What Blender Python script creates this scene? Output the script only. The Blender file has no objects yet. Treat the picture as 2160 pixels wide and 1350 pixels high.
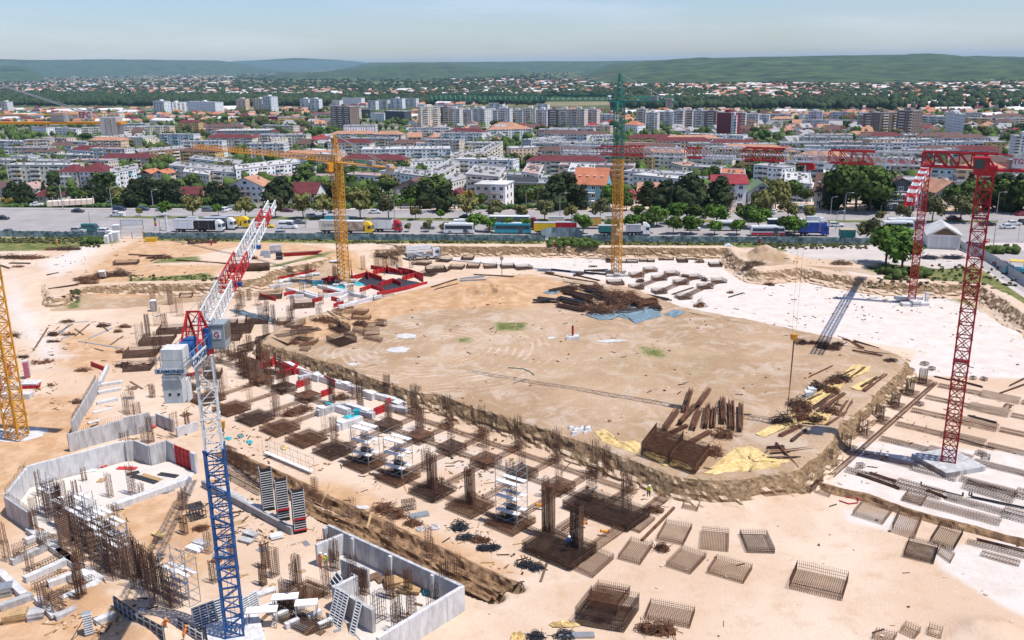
import bpy,math,random
import numpy as np
from mathutils import Vector,Matrix
random.seed(7);RNG=np.random.default_rng(7)
R=math.radians
SC=bpy.context.scene
COL=SC.collection
# ---------------------------------------------------------------- camera, sky, sun, exposure
FPX,CX,CY,PITCH,ROLL,CAMZ=1888.0,1080.0,675.0,R(16.0),R(0.8),50.0
_f=np.array([0,math.cos(PITCH),-math.sin(PITCH)]);_u0=np.array([0,math.sin(PITCH),math.cos(PITCH)]);_r0=np.array([1.,0,0])
_r=_r0*math.cos(ROLL)-_u0*math.sin(ROLL);_u=_u0*math.cos(ROLL)+_r0*math.sin(ROLL)
cam=bpy.data.objects.new('camera',bpy.data.cameras.new('camera'));COL.objects.link(cam);SC.camera=cam
cam.data.sensor_width=36;cam.data.lens=36*FPX/2160;cam.data.clip_start=.5;cam.data.clip_end=90000
cam.matrix_world=Matrix(((_r[0],_u[0],-_f[0],0),(_r[1],_u[1],-_f[1],0),(_r[2],_u[2],-_f[2],CAMZ),(0,0,0,1)))
SUN_EL,SUN_DIR=R(66),np.array([.925,-.38])
sun=bpy.data.objects.new('sun',bpy.data.lights.new('sun','SUN'));COL.objects.link(sun)
sun.data.energy=4.6;sun.data.angle=R(.53);sun.data.color=(1,.955,.89)
sd=Vector((SUN_DIR[0]*math.cos(SUN_EL),SUN_DIR[1]*math.cos(SUN_EL),math.sin(SUN_EL)))
sun.rotation_euler=sd.to_track_quat('Z','Y').to_euler()
wd=bpy.data.worlds.new('World');SC.world=wd;wd.use_nodes=True
wn=wd.node_tree.nodes;wl=wd.node_tree.links
sky=wn.new('ShaderNodeTexSky');sky.sky_type='NISHITA';sky.sun_disc=False;sky.sun_elevation=SUN_EL
sky.sun_rotation=math.atan2(SUN_DIR[0],SUN_DIR[1]);sky.air_density=1.0;sky.dust_density=.6;sky.ozone_density=2.2;sky.altitude=200
bgn=wn['Background'];bgn.inputs[1].default_value=.108
tc=wn.new('ShaderNodeTexCoord');mp=wn.new('ShaderNodeMapping');mp.inputs['Scale'].default_value=(1.2,1.2,9)
nz=wn.new('ShaderNodeTexNoise');nz.inputs['Scale'].default_value=2.6;nz.inputs['Detail'].default_value=7;nz.inputs['Roughness'].default_value=.62
rmp=wn.new('ShaderNodeValToRGB');rmp.color_ramp.elements[0].position=.47;rmp.color_ramp.elements[1].position=.85
rmp.color_ramp.elements[0].color=(0,0,0,1);rmp.color_ramp.elements[1].color=(.32,.32,.32,1)
mx=wn.new('ShaderNodeMix');mx.data_type='RGBA'
wl.new(tc.outputs['Generated'],mp.inputs[0]);wl.new(mp.outputs[0],nz.inputs[0]);wl.new(nz.outputs[0],rmp.inputs[0]);wl.new(rmp.outputs[0],mx.inputs[0])
wl.new(sky.outputs[0],mx.inputs[6]);mx.inputs[7].default_value=(9.5,9.3,9.8,1);tn=wn.new('ShaderNodeMix');tn.data_type='RGBA';tn.blend_type='MULTIPLY';tn.inputs[0].default_value=1;tn.inputs[7].default_value=(.88,.94,1.13,1)
wl.new(mx.outputs[2],tn.inputs[6]);wl.new(tn.outputs[2],bgn.inputs[0])
SC.view_settings.view_transform='Standard';SC.view_settings.look='None';SC.view_settings.exposure=0.17;SC.view_settings.gamma=1
try:SC.view_settings.use_curve_mapping=False
except Exception:pass
SC.render.engine='CYCLES'
SC.cycles.max_bounces=5;SC.cycles.diffuse_bounces=2;SC.cycles.glossy_bounces=2;SC.cycles.transmission_bounces=2;SC.cycles.volume_bounces=0
SC.cycles.transparent_max_bounces=8;SC.cycles.use_denoising=True
# ---------------------------------------------------------------- where things stand
ZP=-2.7
_zp=([0,315,345,400,525,716,1300,2500,90000],[0,0,-3,-13,-21.5,-30,-39,-41,-41])
def zg(y):return float(np.interp(y,*_zp))
def ray(px,py):return _f+_r*((px-CX)/FPX)+_u*((CY-py)/FPX)
def P(px,py,z=None,dz=0.):
 """point of the land seen at that place of the photograph: at height z, or dz above the town's terrain"""
 d=ray(px,py)
 if z is not None:return Vector((d[0],d[1],d[2]))*((z-CAMZ)/d[2])+Vector((0,0,CAMZ))
 lo,hi=1.,60000.
 for _ in range(50):
  m=(lo+hi)/2
  if CAMZ+d[2]*m-(zg(d[1]*m)+dz)>0:lo=m
  else:hi=m
 return Vector((0,0,CAMZ))+Vector(tuple(d))*lo
def proj(p):
 v=np.array([p[0],p[1],p[2]-CAMZ]);z=v@_f
 return CX+FPX*(v@_r)/z,CY-FPX*(v@_u)/z
# ---------------------------------------------------------------- materials
MAT={}
def mat(name,col,rough=.8,var=.12,scale=.6,metal=0.,bump=0.,spec=.3,col2=None,rnd=0.,island=0.,detail=4,aniso=None):
 """one colour with grain: noise in place, a random tone per object (rnd) or per leaf (island)"""
 if name in MAT:return MAT[name]
 m=bpy.data.materials.new(name);m.use_nodes=True;n=m.node_tree.nodes;l=m.node_tree.links
 b=n['Principled BSDF'];b.inputs['Roughness'].default_value=rough;b.inputs['Metallic'].default_value=metal;b.inputs['Specular IOR Level'].default_value=spec
 g=n.new('ShaderNodeNewGeometry');t=n.new('ShaderNodeTexNoise');t.inputs['Scale'].default_value=scale;t.inputs['Detail'].default_value=detail;t.inputs['Roughness'].default_value=.65
 if aniso:
  q=n.new('ShaderNodeMapping');q.inputs['Scale'].default_value=aniso;l.new(g.outputs['Position'],q.inputs[0]);l.new(q.outputs[0],t.inputs[0])
 else:l.new(g.outputs['Position'],t.inputs[0])
 c=n.new('ShaderNodeMix');c.data_type='RGBA'
 a=tuple(min(1,x*(1-var))for x in col)+(1,);e=(tuple(col2)if col2 else tuple(min(1,x*(1+var))for x in col))+(1,)
 c.inputs[6].default_value=a;c.inputs[7].default_value=e
 mr=n.new('ShaderNodeMapRange');mr.inputs[1].default_value=.32;mr.inputs[2].default_value=.68;l.new(t.outputs[0],mr.inputs[0]);l.new(mr.outputs[0],c.inputs[0])
 out=c.outputs[2]
 for amt,src in((rnd,'o'),(island,'i')):
  if amt:
   h=n.new('ShaderNodeHueSaturation');r_=n.new('ShaderNodeMapRange');r_.inputs[3].default_value=1-amt;r_.inputs[4].default_value=1+amt
   if src=='o':oi=n.new('ShaderNodeObjectInfo');l.new(oi.outputs['Random'],r_.inputs[0])
   else:l.new(g.outputs['Random Per Island'],r_.inputs[0])
   l.new(r_.outputs[0],h.inputs['Value']);l.new(out,h.inputs['Color']);out=h.outputs[0]
 l.new(out,b.inputs['Base Color'])
 if bump:
  bp=n.new('ShaderNodeBump');bp.inputs['Strength'].default_value=bump;bp.inputs['Distance'].default_value=.1;l.new(t.outputs[0],bp.inputs['Height']);l.new(bp.outputs[0],b.inputs['Normal'])
 MAT[name]=m;return m
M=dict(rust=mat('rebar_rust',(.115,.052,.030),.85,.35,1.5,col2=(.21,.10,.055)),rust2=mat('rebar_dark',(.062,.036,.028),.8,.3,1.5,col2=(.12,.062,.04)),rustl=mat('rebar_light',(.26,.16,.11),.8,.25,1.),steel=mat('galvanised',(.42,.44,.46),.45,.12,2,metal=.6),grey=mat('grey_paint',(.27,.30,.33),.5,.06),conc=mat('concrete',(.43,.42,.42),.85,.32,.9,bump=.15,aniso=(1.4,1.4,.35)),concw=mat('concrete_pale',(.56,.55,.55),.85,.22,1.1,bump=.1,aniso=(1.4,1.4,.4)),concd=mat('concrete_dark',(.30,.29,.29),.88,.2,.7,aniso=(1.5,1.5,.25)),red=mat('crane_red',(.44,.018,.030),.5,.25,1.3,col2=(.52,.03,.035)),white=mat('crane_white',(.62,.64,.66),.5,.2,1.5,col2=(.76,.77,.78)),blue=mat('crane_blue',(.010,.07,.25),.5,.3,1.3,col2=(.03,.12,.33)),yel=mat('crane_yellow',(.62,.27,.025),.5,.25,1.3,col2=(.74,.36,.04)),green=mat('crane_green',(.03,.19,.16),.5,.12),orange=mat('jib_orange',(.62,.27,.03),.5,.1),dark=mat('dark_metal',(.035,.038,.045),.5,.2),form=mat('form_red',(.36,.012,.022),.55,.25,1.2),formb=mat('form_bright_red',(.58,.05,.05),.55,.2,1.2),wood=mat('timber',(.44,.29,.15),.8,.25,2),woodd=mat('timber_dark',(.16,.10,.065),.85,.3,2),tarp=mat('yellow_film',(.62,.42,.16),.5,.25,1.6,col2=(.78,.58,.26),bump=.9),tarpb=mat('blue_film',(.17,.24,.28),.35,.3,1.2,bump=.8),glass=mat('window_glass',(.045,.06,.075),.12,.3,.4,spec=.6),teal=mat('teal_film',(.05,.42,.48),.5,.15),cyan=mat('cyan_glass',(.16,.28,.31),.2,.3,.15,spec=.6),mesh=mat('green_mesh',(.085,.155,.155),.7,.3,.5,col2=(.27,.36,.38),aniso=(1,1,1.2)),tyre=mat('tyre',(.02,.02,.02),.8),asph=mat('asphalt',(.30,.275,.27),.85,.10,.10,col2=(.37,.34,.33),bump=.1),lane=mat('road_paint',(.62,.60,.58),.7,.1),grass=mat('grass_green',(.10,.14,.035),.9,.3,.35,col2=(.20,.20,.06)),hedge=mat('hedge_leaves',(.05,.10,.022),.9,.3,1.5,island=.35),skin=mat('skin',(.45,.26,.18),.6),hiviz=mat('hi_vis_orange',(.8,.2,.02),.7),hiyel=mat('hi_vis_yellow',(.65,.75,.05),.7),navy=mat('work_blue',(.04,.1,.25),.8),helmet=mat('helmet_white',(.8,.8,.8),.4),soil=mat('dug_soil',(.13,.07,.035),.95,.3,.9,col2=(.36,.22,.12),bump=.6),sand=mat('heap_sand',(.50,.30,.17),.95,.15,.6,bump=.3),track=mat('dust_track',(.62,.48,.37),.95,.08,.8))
# ---------------------------------------------------------------- mesh builder
class MB:
 def __init__(s):s.v=[];s.f=[];s.m=[];s.cm=0
 def _add(s,vs,fs):
  o=len(s.v);s.v+=[tuple(p)for p in vs];s.f+=[tuple(i+o for i in f)for f in fs];s.m+=[s.cm]*len(fs)
 def box(s,c,d,rz=0.):
  x,y,z=d[0]/2,d[1]/2,d[2]/2;ca,sa=math.cos(rz),math.sin(rz)
  vs=[(c[0]+a*x*ca-b*y*sa,c[1]+a*x*sa+b*y*ca,c[2]+e*z)for e in(-1,1)for a,b in((-1,-1),(1,-1),(1,1),(-1,1))]
  s._add(vs,[(3,2,1,0),(4,5,6,7),(0,1,5,4),(1,2,6,5),(2,3,7,6),(3,0,4,7)]);return s
 def bar(s,p,q,w=.1,h=None,n=4):
  """a straight bar from p to q, w wide (and h high)"""
  p,q=Vector(p),Vector(q);d=q-p
  if d.length<1e-5:return s
  d.normalize();h=w if h is None else h
  a=d.cross(Vector((0,0,1)));
  if a.length<.02:a=Vector((1,0,0))
  a.normalize();b=a.cross(d)
  if n==3:cs=((-.5,-.4),(.5,-.4),(0,.6))
  elif n==4:cs=((-.5,-.5),(.5,-.5),(.5,.5),(-.5,.5))
  else:cs=[(.5*math.cos(2*math.pi*i/n),.5*math.sin(2*math.pi*i/n))for i in range(n)]
  vs=[e+a*(x*w)+b*(y*h)for e in(p,q)for x,y in cs];k=len(cs)
  fs=[(i,(i+1)%k,(i+1)%k+k,i+k)for i in range(k)]
  if n!=3:fs+=[tuple(range(k))[::-1],tuple(range(k,2*k))]
  s._add(vs,fs);return s
 def path(s,pts,w=.1,n=4):
  for a,b in zip(pts,pts[1:]):s.bar(a,b,w,n=n)
  return s
 def poly(s,pts,h=0.):
  """flat outline; with h a slab going down from it"""
  k=len(pts);pts=[tuple(p)for p in pts]
  if not h:s._add(pts,[tuple(range(k))]);return s
  low=[(p[0],p[1],p[2]-h)for p in pts]
  s._add(pts+low,[tuple(range(k)),tuple(range(2*k-1,k-1,-1))]+[(i,i+k,(i+1)%k+k,(i+1)%k)for i in range(k)]);return s
 def hexa(s,b,t):
  """solid between two quads (bottom, top)"""
  s._add(list(b)+list(t),[(3,2,1,0),(4,5,6,7),(0,1,5,4),(1,2,6,5),(2,3,7,6),(3,0,4,7)]);return s
 def cyl(s,c,r,h,n=10,ax='z',r2=None):
  r2=r if r2 is None else r2;vs=[]
  for e,rr in((0,r),(1,r2)):
   for i in range(n):
    a=2*math.pi*i/n;x,y=rr*math.cos(a),rr*math.sin(a)
    vs.append((c[0]+x,c[1]+y,c[2]+e*h)if ax=='z' else((c[0]+x,c[1]+e*h,c[2]+y)if ax=='y' else(c[0]+e*h,c[1]+x,c[2]+y)))
  s._add(vs,[(i,(i+1)%n,(i+1)%n+n,i+n)for i in range(n)]+[tuple(range(n))[::-1],tuple(range(n,2*n))]);return s
 def mesh(s,name,mats):
  me=bpy.data.meshes.new(name);me.from_pydata(s.v,[],s.f)
  for m in(mats if isinstance(mats,(list,tuple))else[mats]):me.materials.append(m)
  if any(s.m):me.polygons.foreach_set('material_index',s.m)
  me.validate();return me
 def obj(s,name,mats,parent=None,loc=None,**k):return link(name,s.mesh(name,mats),parent,loc,**k)
def link(name,data,parent=None,loc=None,rz=0.,kind=None,label=None,cat=None,group=None):
 o=bpy.data.objects.new(name,data);COL.objects.link(o)
 if parent is not None:o.parent=parent
 if loc is not None:o.location=loc
 if rz:o.rotation_euler[2]=rz
 if kind:o['kind']=kind
 if label:o['label']=label
 if cat:o['category']=cat
 if group:o['group']=group
 return o
def thing(name,loc,label,cat,group=None,rz=0.):return link(name,None,None,loc,rz,None,label,cat,group)
def copy_tree(o,parent=None,loc=None,rz=None,sc=None,label=None,group=None):
 c=o.copy();COL.objects.link(c);c.parent=parent
 if loc is not None:c.location=loc
 if rz is not None:c.rotation_euler[2]=rz
 if sc is not None:c.scale=(sc,sc,sc)if not isinstance(sc,tuple)else sc
 if label:c['label']=label
 if group:c['group']=group
 for ch in KIDS.get(o.name,[]):copy_tree(ch,c)
 return c
KIDS={}
def remember(o):
 """note a prototype's children once, so that copies need no search"""
 def walk(x):
  KIDS[x.name]=[k for k in bpy.data.objects if k.parent is x]
  for k in KIDS[x.name]:walk(k)
 walk(o);return o
# ---------------------------------------------------------------- noise and outlines in the plane
def vnoise(x,y,seed=0):
 xi,yi=np.floor(x).astype(np.int64),np.floor(y).astype(np.int64);fx,fy=x-xi,y-yi;fx=fx*fx*(3-2*fx);fy=fy*fy*(3-2*fy)
 def h(a,b):
  n=(a*374761393+b*668265263+seed*1442695041)&0xffffffff;n=((n^(n>>13))*1274126177)&0xffffffff;return((n^(n>>16))&0xffff)/65535.
 return(h(xi,yi)*(1-fx)+h(xi+1,yi)*fx)*(1-fy)+(h(xi,yi+1)*(1-fx)+h(xi+1,yi+1)*fx)*fy
def fbm(x,y,o=4,seed=0):
 a,t,s_=1.,0.,0.
 for i in range(o):t=t+a*vnoise(x*2**i,y*2**i,seed+i);s_+=a;a*=.5
 return t/s_
def inside(poly,x,y):
 r=np.zeros(x.shape,bool);n=len(poly)
 for i in range(n):
  (x1,y1),(x2,y2)=poly[i],poly[(i+1)%n]
  if y1==y2:continue
  r^=((y1>y)!=(y2>y))&(x<(x2-x1)*(y-y1)/(y2-y1)+x1)
 return r
def segd(a,b,x,y):
 dx,dy=b[0]-a[0],b[1]-a[1];t=np.clip(((x-a[0])*dx+(y-a[1])*dy)/(dx*dx+dy*dy+1e-9),0,1)
 return np.hypot(x-a[0]-t*dx,y-a[1]-t*dy)
def sdist(poly,x,y):
 d=np.full(x.shape,1e9)
 for i in range(len(poly)):d=np.minimum(d,segd(poly[i],poly[(i+1)%len(poly)],x,y))
 return np.where(inside(poly,x,y),d,-d)
def pxy(pts,z):return[tuple(P(a,b,z))[:2]for a,b in pts]
# ================================================================ SETTING: the site as one height field
SX0,SX1,SY0,SY1=-200.,200.,52.,372.
PIT=[((-250,1500),2),((-250,560),30),((90,600),3),((112,630),2.5),((180,603),2.2),((300,598),2),((440,596),2),((548,586),2),((575,570),2),((690,545),9),((800,528),3),((836,517),1.6),((1000,519),1.5),((1160,520),1.5),((1350,522),1.5),((1538,522),2.),((1556,545),2.5),((1600,571),2.5),((1690,565),2.5),((1780,580),2.3),((1850,592),2),((1940,597),2),((2066,601),2.2),((2110,628),2.5),((2165,664),2.5),((2500,850),2),((2500,1500),2)]
MOUND=[((552,722),1.36),((643,748),0.93),((742,780),0.93),((799,800),0.93),((887,829),0.93),((929,829),0.93),((994,857),0.93),((1080,885),0.93),((1132,899),0.99),((1194,920),1.12),((1261,938),1.12),((1350,975),1.12),((1420,1003),1.24),((1480,1012),1.36),((1560,1012),1.49),((1640,1002),1.36),((1690,985),1.24),((1724,958),1.12),((1752,930),0.93),((1764,905),0.93),((1801,872),0.93),((1853,820),0.93),((1913,765),1.24),((1895,746),1.24),((1853,733),1.24),((1750,710),1.24),((1620,682),1.24),((1440,647),1.55),((1330,606),3.00),((1200,588),6.00),((1120,578),12.00),((960,590),10.00),((880,610),5.00),((760,640),4.00),((640,668),3.00),((590,690),3.00)]
pitw=pxy([p for p,w in PIT],0.);mndw=pxy([p for p,w in MOUND],0.)
def profile(poly,ws,x,y,out):
 """0 at the top, 1 at the foot of the bank; steep edges are undercut here and clothed by the bank meshes"""
 ins=inside(poly,x,y);lo=ins^out;t1=np.full(x.shape,1e9);t2=np.zeros(x.shape)
 for i in range(len(poly)):
  d=segd(poly[i],poly[(i+1)%len(poly)],x,y)
  if ws[i]>3.5:t1=np.minimum(t1,d/ws[i])
  else:t1=np.minimum(t1,1+d);t2=np.maximum(t2,np.clip((1.3-d)/.5,0,1))
 return np.where(lo,np.clip(t1,0,1),t2)
def bump_at(px,py,z,r,h,x,y,e=1.):
 p=P(px,py,z);return h*np.exp(-(((x-p.x)/(r*e))**2+((y-p.y)/r)**2))
TRENCH=[([(470,955),(560,995),(667,1045),(780,1100),(900,1158),(1000,1205),(1085,1243)],.9),([(560,1000),(654,1074),(760,1120),(900,1188),(1045,1258)],.55),([(1688,1014),(1760,1036),(1830,1052),(1900,1078),(1980,1100),(2060,1120),(2180,1152)],.8)]
FL0=[P(a,b,0.)for a,b in((-260,498),(720,501),(1440,509),(1840,512),(2400,514))]
def fy(x):return np.interp(x,[p.x for p in FL0],[p.y for p in FL0])
def height(x,y):
 wx=x+(fbm(x*.22,y*.22,2,5)-.5)*1.4;wy=y+(fbm(x*.22,y*.22,2,9)-.5)*1.4
 pf=profile(pitw,[w for p,w in PIT],x,y,False);mf=profile(mndw,[w for p,w in MOUND],x,y,True);face=lambda t:np.clip(t*1.05,0,1)**.8
 hp,hm=ZP*face(pf),ZP*face(mf)
 h=np.maximum(hp,hm)
 flat=np.clip((h-ZP)/1.2,0,1)
 h=h+(fbm(x*.12,y*.12,4,21)-.5)*.5*np.where(y>262,0,1)*flat+(fbm(x*.9,y*.9,2,3)-.5)*(.05+.08*flat)
 edge=((pf>.02)&(pf<.98))|((mf>.02)&(mf<.98))&(pf>.9)
 for a in((1000,625,0,3.2,1.8,1.7),(1052,622,0,3.,1.9,1.5),(1085,628,0,2.2,1.,1.2),(1612,540,0,2.6,2.8,1.6),(1640,548,0,2.2,1.4,1.8),(815,535,0,2.5,1.6,1.2),(95,800,ZP,4,1.1,1.6),(250,880,ZP,3.4,.9,1.5),(60,650,0,4,1.,1.4),(2100,700,ZP,3,.5,2.),(215,1270,ZP,3.,1.3,1.2),(320,1330,ZP,2.5,1.2,1.),(2090,1342,ZP,2.4,1.2,1.4),(330,605,0,2,.5,3),(1790,575,0,2.,.6,3)):h=h+bump_at(*a[:3],a[3],a[4],x,y,a[5])*(.7+.6*fbm(x*.8,y*.8,3,8))
 for pts,k in TRENCH:
  q=pxy(pts,ZP);d=np.full(x.shape,1e9)
  for a,b in zip(q,q[1:]):d=np.minimum(d,segd(a,b,wx,wy))
  h=h-(1.3 if k!=.8 else.15)*np.exp(-(d/.7)**4)
 yard=pxy([(1640,520),(1840,516),(1990,522),(2040,510),(2400,510),(2400,640),(2160,632),(2060,562),(1990,574),(1830,557),(1720,550)],0.);fence_y=fy(x)
 h=np.where(inside(yard,x,y)|(y>fence_y),np.minimum(h,0)*0-.02,h)
 return np.where(y>270,h*0,h)
ys=np.concatenate([np.arange(SY0,130,.36),np.arange(130,200,.55),np.arange(200,272,.75),np.linspace(272,SY1,30)]);xs=np.concatenate([np.linspace(SX0,-100,90)[:-1],np.arange(-100,100,.42),np.linspace(100.2,SX1,110)])
GX,GY=np.meshgrid(xs,ys);HH=height(GX,GY)
def hz(x,y):
 i,j=min(len(xs)-1,int(np.searchsorted(xs,x))),min(len(ys)-1,int(np.searchsorted(ys,y)));return float(HH[j,i])
# soft masks for the ground's own colours: R pale concrete, G orange sand, B grass, A 0..1 plateau earth
def mask(polys,z,soft=2.):
 m=np.zeros(GX.shape)
 for p in polys:
  q=pxy(p,z);m=np.maximum(m,np.clip(.5+sdist(q,GX,GY)/(2*soft),0,1))
 return m
mw=mask([[(1180,537),(1525,537),(1590,590),(1700,592),(2060,622),(2200,715),(2200,800),(1900,790),(1940,740),(1700,700),(1440,650),(1330,600),(1080,560),(900,545)],[(1700,1000),(1800,930),(2200,960),(2200,1150),(2050,1115),(1900,1070)],[(1960,1160),(2200,1130),(2200,1320),(2100,1270),(1990,1200)],[(1780,1075),(1900,1090),(1930,1110),(1880,1120),(1790,1100)]],ZP)*1.+.45*mask([[(470,760),(560,740),(1100,960),(1300,1030),(1420,1060),(1200,1100),(900,1000),(600,880)],[(300,690),(540,640),(760,600),(900,580),(900,620),(640,690),(500,700)]],ZP,4)+.6*mask([[(20,560),(60,600),(120,680),(190,730),(60,740),(-20,640)],[(60,560),(200,500),(260,500),(120,600)]],0,5)
msd=1.15*mask([[(880,600),(1130,580),(1220,610),(1100,650),(900,650),(640,720),(620,690)],[(300,505),(560,505),(740,530),(800,560),(500,520),(300,560),(180,590),(240,530)],[(200,560),(480,560),(420,600),(200,610)]],0,5)+mask([[(-80,830),(180,830),(230,900),(150,980),(60,1000),(10,1200),(-90,1200)],[(130,1070),(380,1030),(500,1100),(420,1250),(300,1180)],[(-60,1220),(230,1220),(420,1400),(-60,1400)],[(560,1000),(760,1020),(1080,1210),(950,1230),(700,1090)],[(150,680),(300,740),(180,800),(90,760)]],ZP,3)*.8+.3*mask([[(1100,1100),(2000,1100),(2100,1300),(2200,1400),(1000,1400),(1000,1150)]],ZP,8)
mgr=mask([[(-40,500),(220,500),(215,516),(110,528),(-40,532)],[(315,502),(720,503),(1150,507),(1150,516),(720,514),(560,512),(315,508)],[(1150,505),(1840,514),(1900,560),(1760,545),(1600,524),(1150,518)],[(240,515),(130,520)]+[(130,512),(260,508)],[(110,615),(175,605),(170,630),(140,635)],[(260,590),(440,575),(470,590),(290,600)],[(2000,560),(2060,560),(2200,640),(2200,690),(2100,640),(1960,590),(1830,575),(1820,560)],[(540,570),(700,530),(640,560),(560,580)],[(330,545),(420,540),(430,552),(320,556)],[(1850,540),(1960,560),(1930,590),(1840,575)]],0,2.5)+.75*mask([[(1045,680),(1110,682),(1100,697),(1050,698)],[(960,712),(995,712),(990,722),(962,722)],[(1360,735),(1390,740),(1395,752),(1370,748)],[(590,745),(640,742),(630,752)],[(870,530),(1100,590),(1080,590)]],0,1.5)+.42*mask([[(1080,760),(1300,700),(1520,690),(1660,760),(1600,860),(1400,830),(1200,850)],[(1000,690),(1100,650),(1200,700),(1050,760)],[(560,560),(750,520),(860,540),(700,600)]],0,12)
mpl=np.maximum(mask([[p for p,w in MOUND]],0,1.),mask([[(1570,552),(1590,524),(1650,528),(1672,556),(1620,562)],[(1700,560),(1850,566),(1960,590),(1850,592),(1700,572)],[(780,548),(800,520),(845,516),(850,545)],[(100,640),(120,612),(300,600),(540,590),(560,575),(700,540),(720,560),(560,600)]],0,2.))
def grid_mesh(name,sel,mt,**kw):
 ny,nx=GX.shape;idx=np.arange(ny*nx).reshape(ny,nx);a,b,c,d=idx[:-1,:-1][sel],idx[:-1,1:][sel],idx[1:,1:][sel],idx[1:,:-1][sel]
 q=np.stack([a,b,c,d],1);used,inv=np.unique(q,return_inverse=True);q=inv.reshape(-1,4)
 me=bpy.data.meshes.new(name);me.vertices.add(len(used));co=np.stack([GX.ravel()[used],GY.ravel()[used],HH.ravel()[used]],1);me.vertices.foreach_set('co',co.ravel().astype(np.float32))
 me.loops.add(q.size);me.loops.foreach_set('vertex_index',q.ravel().astype(np.int32));me.polygons.add(len(q));me.polygons.foreach_set('loop_start',(np.arange(len(q))*4).astype(np.int32));me.update(calc_edges=True)
 at=me.color_attributes.new('zones','FLOAT_COLOR','POINT');at.data.foreach_set('color',np.clip(np.stack([mw,msd,mgr,mpl],-1).reshape(-1,4)[used],0,1).ravel().astype(np.float32))
 me.polygons.foreach_set('use_smooth',np.ones(len(q),bool));me.materials.append(mt);return link(name,me,kind='structure',**kw)
def ground_material():
 m=bpy.data.materials.new('site_ground');m.use_nodes=True;n=m.node_tree.nodes;l=m.node_tree.links;b=n['Principled BSDF'];b.inputs['Roughness'].default_value=.95;b.inputs['Specular IOR Level'].default_value=.15
 g=n.new('ShaderNodeNewGeometry');a=n.new('ShaderNodeVertexColor');a.layer_name='zones';sp=n.new('ShaderNodeSeparateColor');l.new(a.outputs[0],sp.inputs[0])
 def noise(s,d=5,r=.6,dist=0.,sc=None):
  t=n.new('ShaderNodeTexNoise');t.inputs['Scale'].default_value=s;t.inputs['Detail'].default_value=d;t.inputs['Roughness'].default_value=r;t.inputs['Distortion'].default_value=dist
  if sc:q=n.new('ShaderNodeMapping');q.inputs['Scale'].default_value=sc[:3];q.inputs['Rotation'].default_value=(0,0,sc[3]);l.new(g.outputs['Position'],q.inputs[0]);l.new(q.outputs[0],t.inputs[0])
  else:l.new(g.outputs['Position'],t.inputs[0])
  return t.outputs[0]
 def math_(op,x,y=None,c=False):
  k=n.new('ShaderNodeMath');k.operation=op;k.use_clamp=c
  for i,v in enumerate((x,y)):
   if v is None:continue
   if isinstance(v,(int,float)):k.inputs[i].default_value=v
   else:l.new(v,k.inputs[i])
  return k.outputs[0]
 def rng(x,lo,hi):k=n.new('ShaderNodeMapRange');k.interpolation_type='SMOOTHSTEP';k.inputs[1].default_value=lo;k.inputs[2].default_value=hi;l.new(x,k.inputs[0]);return k.outputs[0]
 def mixc(f,x,y):
  k=n.new('ShaderNodeMix');k.data_type='RGBA'
  if isinstance(f,float):k.inputs[0].default_value=f
  else:l.new(f,k.inputs[0])
  for i,v in((6,x),(7,y)):
   if isinstance(v,tuple):k.inputs[i].default_value=v+(1,)
   else:l.new(v,k.inputs[i])
  return k.outputs[2]
 big,mid,fine=noise(.045,6,.6,.6),noise(.35,6,.65),noise(2.6,5,.7)
 pit=mixc(rng(big,.38,.62),(.56,.405,.29),(.63,.495,.385))
 pit=mixc(math_('MULTIPLY',rng(mid,.5,.75),.55),pit,(.45,.29,.18))
 earth=mixc(rng(big,.35,.65),(.35,.23,.135),(.45,.31,.20));earth=mixc(math_('MULTIPLY',rng(mid,.5,.7),.5),earth,(.48,.37,.28));earth=mixc(math_('MULTIPLY',rng(fine,.55,.68),.8),earth,(.20,.145,.095))
 blot=noise(.13,7,.75,1.);earth=mixc(math_('MULTIPLY',rng(blot,.48,.62),.65),earth,(.52,.42,.335));earth=mixc(math_('MULTIPLY',rng(noise(1.1,6,.8,1.),.57,.68),.5),earth,(.24,.19,.10))
 scuff=noise(.5,5,.7,1.2,(1,3.5,1,.5));earth=mixc(math_('MULTIPLY',rng(scuff,.56,.68),.45),earth,(.50,.39,.31))
 def zone(src,k=.7,lo=.4,hi=.6,nn=mid):return rng(math_('ADD',src,math_('MULTIPLY',math_('SUBTRACT',nn,.5),k)),lo,hi)
 c=mixc(zone(a.outputs[1],.3),pit,earth)
 c=mixc(math_('MULTIPLY',zone(sp.outputs[1],.9,.3,.7),.85),c,mixc(rng(mid,.4,.65),(.45,.255,.125),(.58,.385,.235)))
 pale=mixc(rng(mid,.35,.7),(.64,.59,.555),(.57,.50,.445));c=mixc(math_('MULTIPLY',zone(sp.outputs[0],.5,.3,.62),.92),c,pale)
# wheel tracks: bent fine stripes on earth and sand only
 w=n.new('ShaderNodeTexWave');w.wave_type='RINGS';w.rings_direction='Z';w.inputs['Scale'].default_value=.33;w.inputs['Distortion'].default_value=7;w.inputs['Detail'].default_value=2;w.inputs['Detail Scale'].default_value=.14
 mpn=n.new('ShaderNodeMapping');q_=P(905,735,0.);mpn.inputs['Location'].default_value=(-q_.x,-q_.y,0);l.new(g.outputs['Position'],mpn.inputs[0]);l.new(mpn.outputs[0],w.inputs[0])
 ln=n.new('ShaderNodeVectorMath');ln.operation='LENGTH';l.new(mpn.outputs[0],ln.inputs[0]);rad=math_('MULTIPLY',rng(ln.outputs['Value'],5,9),rng(ln.outputs['Value'],30,19));w.inputs['Scale'].default_value=.21
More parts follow.
